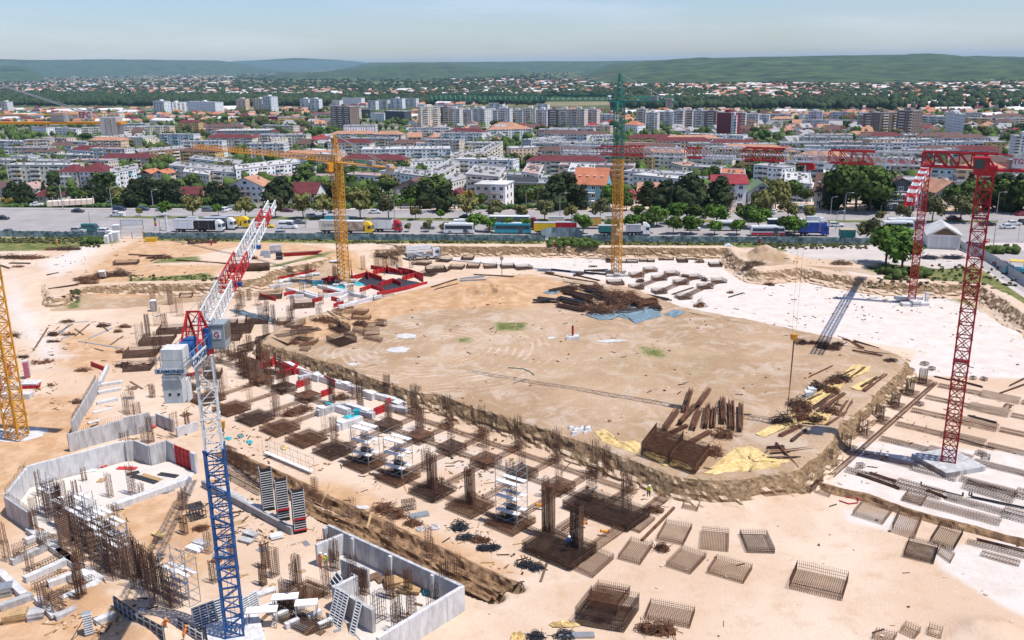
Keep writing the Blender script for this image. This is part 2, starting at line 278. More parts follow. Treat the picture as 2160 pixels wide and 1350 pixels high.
 tr=math_('MULTIPLY',math_('MULTIPLY',rng(w.outputs['Fac'],.5,.9),rng(noise(.16,4,.65,0.),.46,.6)),rad);c=mixc(math_('MULTIPLY',tr,.4),c,(.68,.54,.43))
# grass: thin tufts, dry at the rim
 gm=zone(sp.outputs[2],1.5,.5,.78,fine);c=mixc(math_('MULTIPLY',zone(sp.outputs[2],1.,.3,.7),.6),c,(.36,.30,.17));c=mixc(gm,c,mixc(rng(mid,.35,.65),(.075,.105,.028),(.21,.20,.07)))
# cut banks: raw soil where the ground is steep
 sx=n.new('ShaderNodeSeparateXYZ');l.new(g.outputs['Normal'],sx.inputs[0]);steep=rng(sx.outputs[2],.90,.72)
 st=noise(.9,7,.72,1.5,(1,1,1.6,0));bank=mixc(rng(st,.36,.66),(.15,.092,.05),(.36,.245,.14));c=mixc(steep,c,bank)
 ruts=noise(.8,6,.75,2.,(.35,2.4,1,.9));c=mixc(math_('MULTIPLY',rng(ruts,.57,.7),.4),c,(.33,.22,.14));c=mixc(math_('MULTIPLY',rng(noise(.9,6,.75,1.5,(2.2,.3,1,.3)),.58,.7),.35),c,(.68,.57,.48));c=mixc(math_('MULTIPLY',rng(noise(7.,3,.7),.62,.74),.35),c,(.80,.72,.66));c=mixc(math_('MULTIPLY',rng(noise(5.,3,.7),.66,.76),.4),c,(.20,.13,.09))
 l.new(c,b.inputs['Base Color']);bp=n.new('ShaderNodeBump');bp.inputs['Strength'].default_value=.6;bp.inputs['Distance'].default_value=.18;l.new(fine,bp.inputs['Height']);l.new(bp.outputs[0],b.inputs['Normal'])
 return m
MG=ground_material()
cx_,cy_=(GX[:-1,:-1]+GX[1:,1:])/2,(GY[:-1,:-1]+GY[1:,1:])/2;hc=(HH[:-1,:-1]+HH[1:,1:])/2
inpit=inside(pitw,cx_,cy_);onm=inside(mndw,cx_,cy_)
floor_sel=inpit&~onm&(hc<ZP+.55)
grid_mesh('pit_floor',floor_sel,MG,label='pale concrete blinding and packed sand floor of the pit')
grid_mesh('earth_plateau',(onm|(inpit&(cx_>-60)&(hc>=ZP+.55)))&~(cy_>268)&~floor_sel,MG,label='brown earth plateau left standing in the middle of the pit')
grid_mesh('ground',~(floor_sel|((onm|(inpit&(cx_>-60)&(hc>=ZP+.55)))&~(cy_>268))),MG,label='sandy ground with worn grass around the pit')
def bank(name,edges,sgn,label,earth):
 """cut face following the outline: a strip lofted from the lip to the toe, with slumps and gullies; sgn +1 when the low side lies to the outline's outer side"""
 pts,ww=[],[]
 for(a,b,w)in edges:
  n=max(1,int(math.hypot(b[0]-a[0],b[1]-a[1])/.38))
  for k in range(n):pts.append((a[0]+(b[0]-a[0])*k/n,a[1]+(b[1]-a[1])*k/n));ww.append(w)
 pts.append(edges[-1][1]);ww.append(edges[-1][2]);p=np.array(pts);N=len(p);w=np.convolve(np.pad(np.array(ww),6,'edge'),np.ones(13)/13,'valid');ps=np.stack([np.convolve(np.pad(p[:,i],3,'edge'),np.ones(7)/7,'valid')for i in(0,1)],1);ps[0],ps[-1]=p[0],p[-1]
 tg=np.gradient(ps,axis=0);tg=np.stack([np.convolve(np.pad(tg[:,i],4,'edge'),np.ones(9)/9,'valid')for i in(0,1)],1);tg/=np.linalg.norm(tg,axis=1)[:,None];nr=np.stack([tg[:,1],-tg[:,0]],1)*sgn
 s_=np.arange(N)*.38;slump=fbm(s_*.12,s_*0+3,3,41)-.5;gul=fbm(s_*.55,s_*0+9,2,43)-.5
 prof=[(-3.,.0,0),(-1.9,.03,0),(-1.,.07,.2),(-.35,.05,.6),(.0,-.12,.9),(.16,-.6,1),(.3,-1.1,1),(.46,-1.65,1),(.6,-2.15,1),(.76,-2.6,1),(.92,-2.95,1),(1.15,-3.25,.8),(1.6,-3.44,.4),(2.3,-3.56,0),(3.,-3.75,0)]
 V=[];C=[]
 for j,(o,z,k)in enumerate(prof):
  off=o*(w+.35 if 0<o<1.2 else 1.)if o<1.2 else(w+.35)*1.1+(o-1.1);jit=(fbm(s_*1.1,s_*0+j*.9,3,51)-.5);off=off+k*(slump*(1.1+(.9 if j>8 else 0))+gul*.5*(1 if 0<j<11 else.4)+jit*.7);zz=z+k*jit*.35*(1 if j>3 else.4)
  V.append(np.stack([ps[:,0]+nr[:,0]*off,ps[:,1]+nr[:,1]*off,np.where(zz<0,zz*ZP/-3.5,zz)],1));C+=[(0,0,0,earth if j<5 else 0)]*N
 V=np.concatenate(V);i=np.arange(N-1);F=np.concatenate([np.stack([i+j*N,i+1+j*N,i+1+(j+1)*N,i+(j+1)*N],1)for j in range(len(prof)-1)])
 if sgn<0:F=F[:,::-1]
 base=height(V[:,0],V[:,1]);top=np.repeat(np.array([o<-.9 for o,z,k in prof]),N);V[:,2]=np.where(top&(base>-1),np.maximum(V[:,2],base+.03-.12*(np.repeat(np.array([o<-2.5 for o,z,k in prof]),N))),V[:,2])
 me=bpy.data.meshes.new(name);me.from_pydata(V.tolist(),[],F.tolist());at=me.color_attributes.new('zones','FLOAT_COLOR','POINT');at.data.foreach_set('color',np.array(C,np.float32).ravel());me.materials.append(MG);link(name,me,kind='structure',label=label)
def runs(poly,spec,closed=True):
 out,cur=[],[]
 for i in range(len(poly)):
  if spec[i][1]<=3.5:cur.append((poly[i],poly[(i+1)%len(poly)],spec[i][1]))
  elif cur:out.append(cur);cur=[]
 if cur:
  if out and spec[0][1]<=3.5:out[0]=cur+out[0]
  else:out.append(cur)
 return out
def orient(poly):return 1 if sum(a[0]*b[1]-b[0]*a[1]for a,b in zip(poly,poly[1:]+poly[:1]))>0 else-1
for r_ in runs(mndw,MOUND):bank('plateau_bank',r_,orient(mndw),'cut earth bank all along the near side of the brown plateau',1.)
for r_ in runs(pitw,PIT):
 r_=[e for e in r_ if min(e[0][1],e[1][1])>70]
 if r_:bank('pit_bank',r_,-orient(pitw),'cut earth bank at the rim of the pit',0.)
for i_,(pts,k)in enumerate(TRENCH):
 q=np.array(pxy(pts,ZP));seg=np.hypot(*np.diff(q,axis=0).T);L=np.concatenate([[0],np.cumsum(seg)]);s_=np.arange(0,L[-1],.33);p=np.stack([np.interp(s_,L,q[:,c])for c in(0,1)],1);tg=np.gradient(p,axis=0);tg=np.stack([np.convolve(np.pad(tg[:,c],6,'edge'),np.ones(13)/13,'valid')for c in(0,1)],1);tg/=np.linalg.norm(tg,axis=1)[:,None];nr=np.stack([tg[:,1],-tg[:,0]],1);V=[];N=len(s_)
 prof=[(-2.3,-.12),(-1.6,.18),(-1.15,.42),(-.8,.2),(-.5,-.4),(-.15,-.85),(.2,-.8),(.5,-.3),(.75,.2),(1.1,.32),(1.6,.1),(2.2,-.12)]if k!=.8 else[(-1.4,-.12),(-.9,.3),(-.4,.7),(.1,.85),(.5,.8),(.9,.35),(1.4,-.12)];kk=.5 if k==.55 else.68
 for j,(o,z)in enumerate(prof):e=(fbm(s_*.9,s_*0+j*1.7+i_*9,3,61)-.5);w_=fbm(s_*.15,s_*0+i_,2,63)-.5;off=o*kk+(w_*.9+e*.5)*(0<j<len(prof)-1);V.append(np.stack([p[:,0]+nr[:,0]*off,p[:,1]+nr[:,1]*off,ZP+z*kk+e*.6*(0<j<len(prof)-1)],1))
 i=np.arange(N-1);F=np.concatenate([np.stack([i+j*N,i+1+j*N,i+1+(j+1)*N,i+(j+1)*N],1)for j in range(len(prof)-1)]);me=bpy.data.meshes.new('trench');me.from_pydata(np.concatenate(V).tolist(),[],F.tolist());me.materials.append(M['soil']);link('trench' if k!=.8 else 'soil_ridge',me,kind='structure',label='narrow dug trench with heaped brown soil' if k!=.8 else 'low ridge of brown soil along the white slab')
# ---------------------------------------------------------------- terrain of the town and the plain
def terrain_material():
 m=bpy.data.materials.new('town_ground');m.use_nodes=True;n=m.node_tree.nodes;l=m.node_tree.links;b=n['Principled BSDF'];b.inputs['Roughness'].default_value=.95;b.inputs['Specular IOR Level'].default_value=.1
 g=n.new('ShaderNodeNewGeometry')
 def rp(scale,stops,det=4,asp=None):
  t=n.new('ShaderNodeTexNoise');t.inputs['Scale'].default_value=scale;t.inputs['Detail'].default_value=det;q=n.new('ShaderNodeMapping');q.inputs['Scale'].default_value=asp or(1,1,1);l.new(g.outputs['Position'],q.inputs[0]);l.new(q.outputs[0],t.inputs[0])
  r=n.new('ShaderNodeValToRGB');e=r.color_ramp.elements
  while len(e)>1:e.remove(e[-1])
  e[0].position=stops[0][0];e[0].color=stops[0][1]+(1,)
  for p_,c_ in stops[1:]:x=e.new(p_);x.color=c_+(1,)
  l.new(t.outputs[0],r.inputs[0]);return r.outputs[0]
 near=rp(.03,[(.35,(.06,.085,.03)),(.5,(.11,.12,.055)),(.58,(.24,.22,.2)),(.7,(.3,.27,.25))])
 far=rp(.0028,[(.36,(.03,.055,.022)),(.46,(.06,.09,.035)),(.54,(.11,.125,.055)),(.62,(.30,.24,.15)),(.70,(.07,.10,.04))],6,(.45,1.6,1))
 sx=n.new('ShaderNodeSeparateXYZ');l.new(g.outputs['Position'],sx.inputs[0]);mr=n.new('ShaderNodeMapRange');mr.inputs[1].default_value=1500;mr.inputs[2].default_value=2200;l.new(sx.outputs[1],mr.inputs[0])
 k=n.new('ShaderNodeMix');k.data_type='RGBA';l.new(mr.outputs[0],k.inputs[0]);l.new(near,k.inputs[6]);l.new(far,k.inputs[7]);l.new(k.outputs[2],b.inputs['Base Color']);return m
tx=np.concatenate([[-40000,-20000,-9000,-4000],np.linspace(-2000,SX0,14),np.linspace(SX0,SX1,12)[1:],np.linspace(SX1,2000,14)[1:],[4000,9000,20000,40000]]);ty=np.concatenate([[-400,-100,SY0],np.linspace(SY0,SY1,10)[1:],np.linspace(SY1,2600,70)[1:],[4000,6000,9000,14000,22000,40000]])
mb=MB();ids={}
for j,yy in enumerate(ty):
 for i,xx in enumerate(tx):ids[i,j]=len(mb.v);mb.v.append((xx,yy,zg(yy)))
zs_side={}
for j in range(len(ty)-1):
 for i in range(len(tx)-1):
  if tx[i]>=SX0 and tx[i+1]<=SX1 and ty[j]>=SY0 and ty[j+1]<=SY1:continue
  mb.f.append((ids[i,j],ids[i+1,j],ids[i+1,j+1],ids[i,j+1]));mb.m.append(0)
MT=terrain_material();mb.obj('terrain',MT,kind='structure',label='wide plain with the town, fields and gardens')
# site sheet's back rows follow the terrain as it starts to fall
for nm in('ground',):
 o=bpy.data.objects[nm];me=o.data;co=np.zeros(len(me.vertices)*3,np.float32);me.vertices.foreach_get('co',co);co=co.reshape(-1,3);far_=co[:,1]>270;co[far_,2]=np.interp(co[far_,1],*_zp);me.vertices.foreach_set('co',co.ravel());me.update()
# hills: ridges with folds, each a range of its own
MHILL=mat('wooded_hills',(.008,.030,.016),.95,.3,.009,col2=(.075,.12,.04),bump=0,detail=9)
def hills(name,sky_pts,d0,d1,label,seed=0,rough=22.,n=150,m_=46):
 X=np.linspace(sky_pts[0][0],sky_pts[-1][0],n);Yp=np.interp(X,[a for a,b in sky_pts],[b for a,b in sky_pts]);vs=[];fs=[]
 for i,(px,py)in enumerate(zip(X,Yp)):
  d=ray(px,py);hd=math.hypot(d[0],d[1]);ux,uy=d[0]/hd,d[1]/hd;zt=CAMZ+d1*d[2]/hd
  endf=min(1,(i/n)*12,(1-i/n)*12)
  for j in range(m_):
   t=j/(m_-1)*1.35;D=d0+(d1-d0)*t;s_=t if t<1 else max(0,1-(t-1)*1.2);s_=s_*s_*(3-2*s_)*.45+s_*.55
   x,y=ux*D,uy*D;nse=float(fbm(np.array([x/420]),np.array([y/620]),5,seed)[0])-.5
   z=-42+(zt+42)*s_*endf**.3+nse*rough*4.4*min(1,4*t*abs(1.02-t)+.02);vs.append((x,y,z))
 for i in range(n-1):
  for j in range(m_-1):a=i*m_+j;fs.append((a,a+m_,a+m_+1,a+1))
 me=bpy.data.meshes.new(name);me.from_pydata(vs,[],fs);me.materials.append(MHILL);me.polygons.foreach_set('use_smooth',[True]*len(fs));o=link(name,me,kind='structure',label=label);return o
hills('hills',[(1090,192),(1140,180),(1200,166),(1290,141),(1360,129),(1440,124),(1560,121),(1700,118),(1850,115),(1960,114),(2060,120),(2160,122),(2500,130)],3300,6600,'long wooded ridge rising behind the town',3)
hills('hills',[(520,172),(600,158),(720,148),(790,139),(850,134),(930,132),(1010,141),(1100,151),(1180,165),(1260,184)],5600,8200,'lower wooded hill with a rounded top',11,20)
hills('hills',[(700,144),(780,132),(1000,130.5),(1280,128.5),(1420,126),(1700,128)],9000,12500,'level blue ridge behind the rounded hill',17,16)
hills('hills',[(-300,122),(0,125),(100,127),(200,125),(340,126),(460,127),(520,136),(580,147),(640,150)],12500,16500,'pale flat-topped mountains at the horizon',23,24)
hills('hills',[(440,134),(500,129),(560,126),(620,122),(700,125),(760,131),(850,136),(900,142)],19000,24000,'faintest peaks on the skyline',29,30)
hills('hills',[(-200,130),(-60,135),(0,137),(50,140),(90,152)],8200,10000,'dark low hill at the edge of the plain',31,10)
# air
hb=MB();hb.box((0,12300,60),(70000,26000,206));mh=bpy.data.materials.new('haze');mh.use_nodes=True;nn=mh.node_tree.nodes;nn.remove(nn['Principled BSDF'])
pv=nn.new('ShaderNodeVolumePrincipled');pv.inputs['Density'].default_value=3.6e-5;pv.inputs['Color'].default_value=(.50,.76,1.,1);mh.node_tree.links.new(pv.outputs[0],nn['Material Output'].inputs['Volume'])
hb.obj('haze',mh,kind='stuff',label='thin summer haze lying over the plain')
# ---------------------------------------------------------------- roads and verges
def sheet(name,pts,z,m,step=None,**kw):
 q=[P(a,b,0.)for a,b in pts];mb=MB();mb.v=[(p.x,p.y,z)for p in q];mb.f=[tuple(range(len(q)))];mb.m=[0];return mb.obj(name,m,kind='structure',**kw)
def strip(name,top,bot,z,m,n=40,**kw):
 """sheet between two lines of the photograph that run across it"""
 mb=MB();x0,x1=top[0][0],top[-1][0]
 for i in range(n+1):
  x=x0+(x1-x0)*i/n;a=P(x,np.interp(x,*zip(*top)),0.);b=P(x,np.interp(x,*zip(*bot)),0.);mb.v+=[(b.x,b.y,z),(a.x,a.y,z)]
 for i in range(n):mb.f.append((2*i,2*i+2,2*i+3,2*i+1));mb.m.append(0)
 return mb.obj(name,m,kind='structure',**kw)
strip('road',[(-260,440),(720,444),(1440,448),(2400,452)],[(-260,498),(720,500),(1440,509),(1840,512),(2400,514)],.004,M['asph'],label='wide grey avenue with truck parking along the site fence')
pave=mat('pavement',(.40,.36,.34),.9,.1,.5)
def slab_strip(name,top,bot,z,m,n=40,**kw):
 mb=MB();x0,x1=top[0][0],top[-1][0];T_,B_=[],[]
 for i in range(n+1):
  x=x0+(x1-x0)*i/n;T_.append(P(x,np.interp(x,*zip(*top)),0.));B_.append(P(x,np.interp(x,*zip(*bot)),0.))
 for i in range(n):mb.poly([(B_[i].x,B_[i].y,z),(B_[i+1].x,B_[i+1].y,z),(T_[i+1].x,T_[i+1].y,z),(T_[i].x,T_[i].y,z)],z+.2)
 return mb.obj(name,m,kind='structure',**kw)
slab_strip('pavement',[(-260,437.2),(720,441.5),(1440,444.8),(2400,449)],[(-260,440),(720,444),(1440,447.4),(2400,452)],.12,pave,label='pavement along the far side of the avenue')
slab_strip('median',[(222,458),(300,456.5),(720,459),(1440,464.5),(2105,466)],[(222,458.6),(300,460.5),(720,464),(1440,469),(2105,469)],.13,M['grass'],label='grassed median between the carriageways')
for k,(y0,yc,y1,x0,x1)in enumerate(((449.5,452.5,457,-200,2380),(466.5,470,474.5,500,1000),(473,476,480,60,420))):
 mb=MB();x=x0
 while x<x1:
  yy=np.interp(x,[0,1080,2160],[y0,yc,y1]);a=P(x,yy,0.);b=P(x+16,yy+.04,0.);d=(b-a).normalized();nrm=Vector((-d.y,d.x,0))*.09
  mb.v+=[tuple(a-nrm+Vector((0,0,.009))),tuple(b-nrm+Vector((0,0,.009))),tuple(b+nrm+Vector((0,0,.009))),tuple(a+nrm+Vector((0,0,.009)))];q=len(mb.v);mb.f.append((q-4,q-3,q-2,q-1));mb.m.append(0);x+=38
 mb.obj('lane_markings',M['lane'],kind='structure')
sheet('parking_yard',[(1560,523),(1840,516),(1990,522),(2040,512),(2400,512),(2400,610),(2160,628),(2060,560),(1990,568),(1830,552),(1700,545)],.006,mat('yard_dust',(.50,.44,.40),.95,.12,.2),label='dusty yard beside the storage shed')
sheet('road',[(2040,540),(2100,530),(2400,520),(2400,700),(2160,617),(2075,567)],.012,mat('asph_light',(.36,.33,.32),.9,.1,.2),label='lane behind the board fence with parked machines')
# ================================================================ CRANES
def mast_mesh(w,h,leg,br,n,m,name='mast_section',xb=True):
 mb=MB();a=w/2;cs=[(-a,-a),(a,-a),(a,a),(-a,a)]
 for x,y in cs:mb.bar((x,y,0),(x,y,h),leg)
 for z0,z1,k in[(h*i/n,h*(i+1)/n,i)for i in range(n)]:
  for i in range(4):
   p,q=cs[i],cs[(i+1)%4];mb.bar((*p,z0+.03),(*q,z0+.03),br*1.15,n=4)
   if(k+i)%2:p,q=q,p
   mb.bar((*p,z0),(*q,z1),br,n=4)
   if xb:mb.bar((*q,z0),(*p,z1),br*.8,n=3)
 for x,y in cs:mb.box((x,y,h-.04),(leg*1.5,leg*1.5,.12))
 return mb.mesh(name,m)
def jib_mesh(L,w,h,ch,br,n,m,flat=False,name='jib_section'):
 """a truss along +x: triangular (one top chord) or flat-topped box"""
 mb=MB();tops=[(-w/2,h),(w/2,h)]if flat else[(0,h)];bots=[(-w/2,0),(w/2,0)]
 for y,z in tops+bots:mb.bar((0,y,z),(L,y,z),ch)
 for i in range(n):
  x0,x1=L*i/n,L*(i+1)/n
  mb.bar((x0+.02,-w/2,0),(x0+.02,w/2,0),br,n=3);mb.bar((x0,-w/2*(-1)**i,0),(x1,w/2*(-1)**i,0),br,n=3)
  for s in(0,1):
   b=bots[s];t=tops[s]if flat else tops[0]
   if flat:mb.bar((x0,*b),(x1,*t),br,n=4);mb.bar((x1,*b),(x1,*t),br,n=4)
   else:mb.bar((x0,*b),((x0+x1)/2,*t),br,n=4);mb.bar(((x0+x1)/2,*t),(x1,*b),br,n=4)
  if flat:mb.bar((x0+.02,*tops[0]),(x0+.02,*tops[1]),br,n=3)
 for y,z in tops+bots:mb.box((0.05,y,z),(.16,ch*1.6,ch*1.6))
 return mb.mesh(name,m)
def text_mesh(body,size,m,ext=.02,name='lettering'):
 c=bpy.data.curves.new('t','FONT');c.body=body;c.size=size;c.extrude=ext;c.align_x='CENTER';c.align_y='CENTER';c.resolution_u=2;c.offset=size*.006
 o=bpy.data.objects.new('t',c);COL.objects.link(o);dg=bpy.context.evaluated_depsgraph_get();me=bpy.data.meshes.new_from_object(o.evaluated_get(dg));me.name=name
 bpy.data.objects.remove(o);bpy.data.curves.remove(c);me.materials.clear();me.materials.append(m);return me
def sign(parent,body,w,h,loc,rot,mback,mtext,ts,backing=True):
 """a board standing upright, its face towards local -y"""
 mb=MB()
 if backing:mb.box((0,0,0),(w,.06,h))
 else:mb.bar((-w/2,0,-h/2),(w/2,0,-h/2),.07);mb.bar((-w/2,0,h/2),(w/2,0,h/2),.05)
 b=mb.obj('sign_board',mback,parent,loc);b.rotation_euler=rot
 t=link('lettering',text_mesh(body,ts,mtext),b,(0,-.06,0));t.rotation_euler=(R(90),0,0);return b
def mast(root,levels,w,leg,br,n,sh,az,dz=0.):
 z=dz
 for count,m in levels:
  me=mast_mesh(w,sh,leg,br,n,m)
  for i in range(count):link('mast_section',me,root,(0,0,z),az);z+=sh
 return z
def cab(root,loc,az,m,logo=False):
 """operator's cab, glass front towards +x"""
 mb=MB();mb.hexa([(-.9,-.75,0),(.7,-.75,0),(.7,.75,0),(-.9,.75,0)],[(-.9,-.75,2.1),(1.,-.75,2.1),(1.,.75,2.1),(-.9,.75,2.1)]);c=mb.obj('cab',m,root,loc,);c.rotation_euler[2]=az
 g=MB();g.poly([(.72,-.68,.12),(.72,.68,.12),(1.01,.68,1.95),(1.01,-.68,1.95)],0);g.v=[(x+.03,y,z)for x,y,z in g.v]
 for s in(-1,1):g.box((.2,s*.76,1.3),(1.1,.03,1.1))
 g.obj('cab_window',M['glass'],c);return c
def ladder(root,x,y,z0,z1,m,az=0.):
 mb=MB();ca,sa=math.cos(az),math.sin(az);f=lambda a,b,z:(a*ca-b*sa,a*sa+b*ca,z)
 for s in(-.22,.22):mb.bar(f(x,y+s,z0),f(x,y+s,z1),.045,n=3)
 z=z0
 while z<z1:mb.bar(f(x,y-.22,z),f(x,y+.22,z),.035,n=3);z+=.5
 return mb.obj('ladder',m,root)
def crane_base(root,m,r=3.2,hgt=.7,parts=4):
 """crossed concrete ballast blocks"""
 for k in range(parts):
  mb=MB();mb.box((0,(k//2*2-1)*r*.55 if k%2==0 else 0,hgt/2 if k<2 else hgt*1.3),(r*1.9,r*.55,hgt)if k%2==0 else(r*.55,r*1.9,hgt*1.02));mb.obj('ballast_block',m,root)
def pos(px,py,z=ZP):return P(px,py,z)
# --- 1: flat-top red and white crane
b=pos(1999,980);az=math.atan2(136.3-111.9,12.8-59.0)
c1=thing('tower_crane',b,'tall red flat-top tower crane with a red and white banded jib','tower crane')
mb=MB();mb.box((0,0,.35),(6.4,6.4,.7),.3);mb.obj('foundation_slab',M['conc'],c1)
zt=mast(c1,[(11,M['red'])],1.7,.2,.10,2,3.46,az,.7);zs=36.9-b.z
ladder(c1,0,0,1,zt,M['red'],az)
for k in(3,7):mb=MB();mb.box((0,0,0),(1.6,1.6,.06));mb.obj('platform',M['red'],c1,(0,0,.7+k*3.46*1.35)).rotation_euler[2]=az
mb=MB();mb.cyl((0,0,zt),1.15,1.0,14);mb.box((0,0,zt+.95),(2.4,2.2,.5),az);mb.obj('slewing_ring',M['red'],c1)
t1=link('jib_section',jib_mesh(8.3,1.5,1.75,.22,.13,6,M['red'],True),c1,(math.cos(az)*-1.0,math.sin(az)*-1.0,zs),az)
x=7.3;W_=jib_mesh(5.6,1.3,1.6,.17,.1,4,M['white'],True);R_=jib_mesh(5.6,1.3,1.6,.16,.10,4,M['red'],True);S_=jib_mesh(2.6,1.2,1.35,.12,.08,2,M['red'],True);SW=jib_mesh(6.0,1.1,1.2,.14,.09,4,M['white'],True)
for me,L in((W_,5.6),(R_,5.6),(W_,5.6),(R_,5.6),(W_,5.6),(S_,2.6),(SW,6.),(S_,2.6),(jib_mesh(4.6,1.1,1.2,.10,.07,3,M['red'],True),4.6),(SW,6.0)):
 link('jib_section',me,c1,(math.cos(az)*x,math.sin(az)*x,zs),az);x+=L
mb=MB();mb.box((-7.5,0,-.15),(13,1.6,.3));mb.bar((-1,.8,1.75),(-13.5,.8,.1),.12);mb.bar((-1,-.8,1.75),(-13.5,-.8,.1),.12)
for s in(-.9,.9):mb.bar((-2,s,.9),(-13.5,s,.9),.07)
mb.obj('counter_jib',M['red'],c1,(0,0,zs)).rotation_euler[2]=az
for k in range(3):MB().box((-11.2-k*.8,0,-.6),(.7,1.5,2.4)).obj('counterweight',M['conc'],c1,(0,0,zs)).rotation_euler[2]=az
cab(c1,(math.cos(az+1.2)*1.7,math.sin(az+1.2)*1.7,zt+.2),az,M['red'])
ca,sa=math.cos(az),math.sin(az)
s=sign(c1,'TGM',1.9,1.5,(-3.4*ca-1.0*sa*-1*-1,-3.4*sa+1.0*ca*-1,zs+1.0),(0,0,az+math.pi),M['white'],M['red'],.85)
s.location=(-3.6*ca-1.*sa,-3.6*sa+1.*ca,zs+.95)
s2=sign(c1,'',.8,.7,(-5.6*ca-1.*sa,-5.6*sa+1.*ca,zs+.6),(0,0,az+math.pi),M['concw'],M['red'],.3)
MB().box((-3,0,.6),(1.4,1.1,1.1)).obj('winch',M['grey'],c1,(0,0,zs)).rotation_euler[2]=az
# trolley, ropes and hook block, carrying a hoist chain
def trolley(c,az,r_,zs,m,wd=1.4):
 mb=MB();mb.box((0,0,-.25),(1.8,wd,.3));mb.box((-.5,0,-.7),(1.0,wd*.8,.7));o=mb.obj('trolley',m,c,(math.cos(az)*r_,math.sin(az)*r_,zs));o.rotation_euler[2]=az;return o
rt=None
for rr in np.arange(8,50,.25):
 q=Vector((b.x+math.cos(az)*rr,b.y+math.sin(az)*rr,36.));u=proj(q)
 if u[0]<1702:rt=rr;break
trolley(c1,az,rt,zs,M['red']);tq=Vector((math.cos(az)*rt,math.sin(az)*rt,zs-.6));zh=0
for z in np.arange(0,30,.1):
 u=proj((b.x+tq.x,b.y+tq.y,z))
 if u[1]<712:zh=z;break
mb=MB()
for s in(-.5,.5):mb.bar(tq+Vector((s,0,0)),(tq.x+s*.5,tq.y,zh-b.z+.5),.025,n=3)
mb.obj('hoist_rope',M['dark'],c1)
hk=thing('hook_block',(b.x+tq.x,b.y+tq.y,zh),'orange hook block hanging on thin ropes over the brown plateau','hook block')
MB().hexa([(-.35,-.2,-.4),(.35,-.2,-.4),(.35,.2,-.4),(-.35,.2,-.4)],[(-.5,-.25,.4),(.5,-.25,.4),(.5,.25,.4),(-.5,.25,.4)]).obj('block_body',M['orange'],hk)
mb=MB();mb.bar((0,0,-.4),(-.1,0,-zh+.8),.12,n=3);mb.bar((.12,0,-.4),(0,0,-zh*.6),.08,n=3);mb.obj('hook_chain',M['rust'],hk)
# --- 2: second red crane, jib towards the camera
b=pos(1922,640);az=math.atan2(-53,-27)
c2=thing('tower_crane',b,'red tower crane on crossed concrete blocks, its striped jib pointing out over the pit','tower crane')
crane_base(c2,M['concw'],3.1,.65)
MB().box((3.6,.5,1.2),(.7,.5,2.4)).obj('control_box',M['white'],c2)
zt=mast(c2,[(9,M['red'])],1.5,.17,.085,3,3.2,az,.6);zs=25.9-b.z+.9;ladder(c2,0,0,1,zt,M['red'],az)
MB().cyl((0,0,zt),1.05,.9,12).box((0,0,zt+.95),(2.2,2.,.5),az).obj('slewing_ring',M['red'],c2);x=1.
jr,jw=jib_mesh(4.8,1.3,1.45,.2,.11,4,M['red'],True),jib_mesh(4.8,1.3,1.45,.2,.11,4,M['white'],True)
for k in range(11):link('jib_section',jr if k%2==0 else jw,c2,(math.cos(az)*x,math.sin(az)*x,zs),az);x+=4.8
link('jib_section',jr,c2,(math.cos(az)*-3.8,math.sin(az)*-3.8,zs),az)
MB().box((-6.5,0,-.1),(10,1.5,.25)).bar((-1,.75,.9),(-11.4,.75,.9),.07).bar((-1,-.75,.9),(-11.4,-.75,.9),.07).obj('counter_jib',M['red'],c2,(0,0,zs)).rotation_euler[2]=az
for k in range(3):MB().box((-9.6-k*.75,0,-.5),(.65,1.5,2.)).obj('counterweight',M['conc'],c2,(0,0,zs)).rotation_euler[2]=az
cab(c2,(math.cos(az-1.2)*1.7,math.sin(az-1.2)*1.7,zt+.2),az,M['white'])
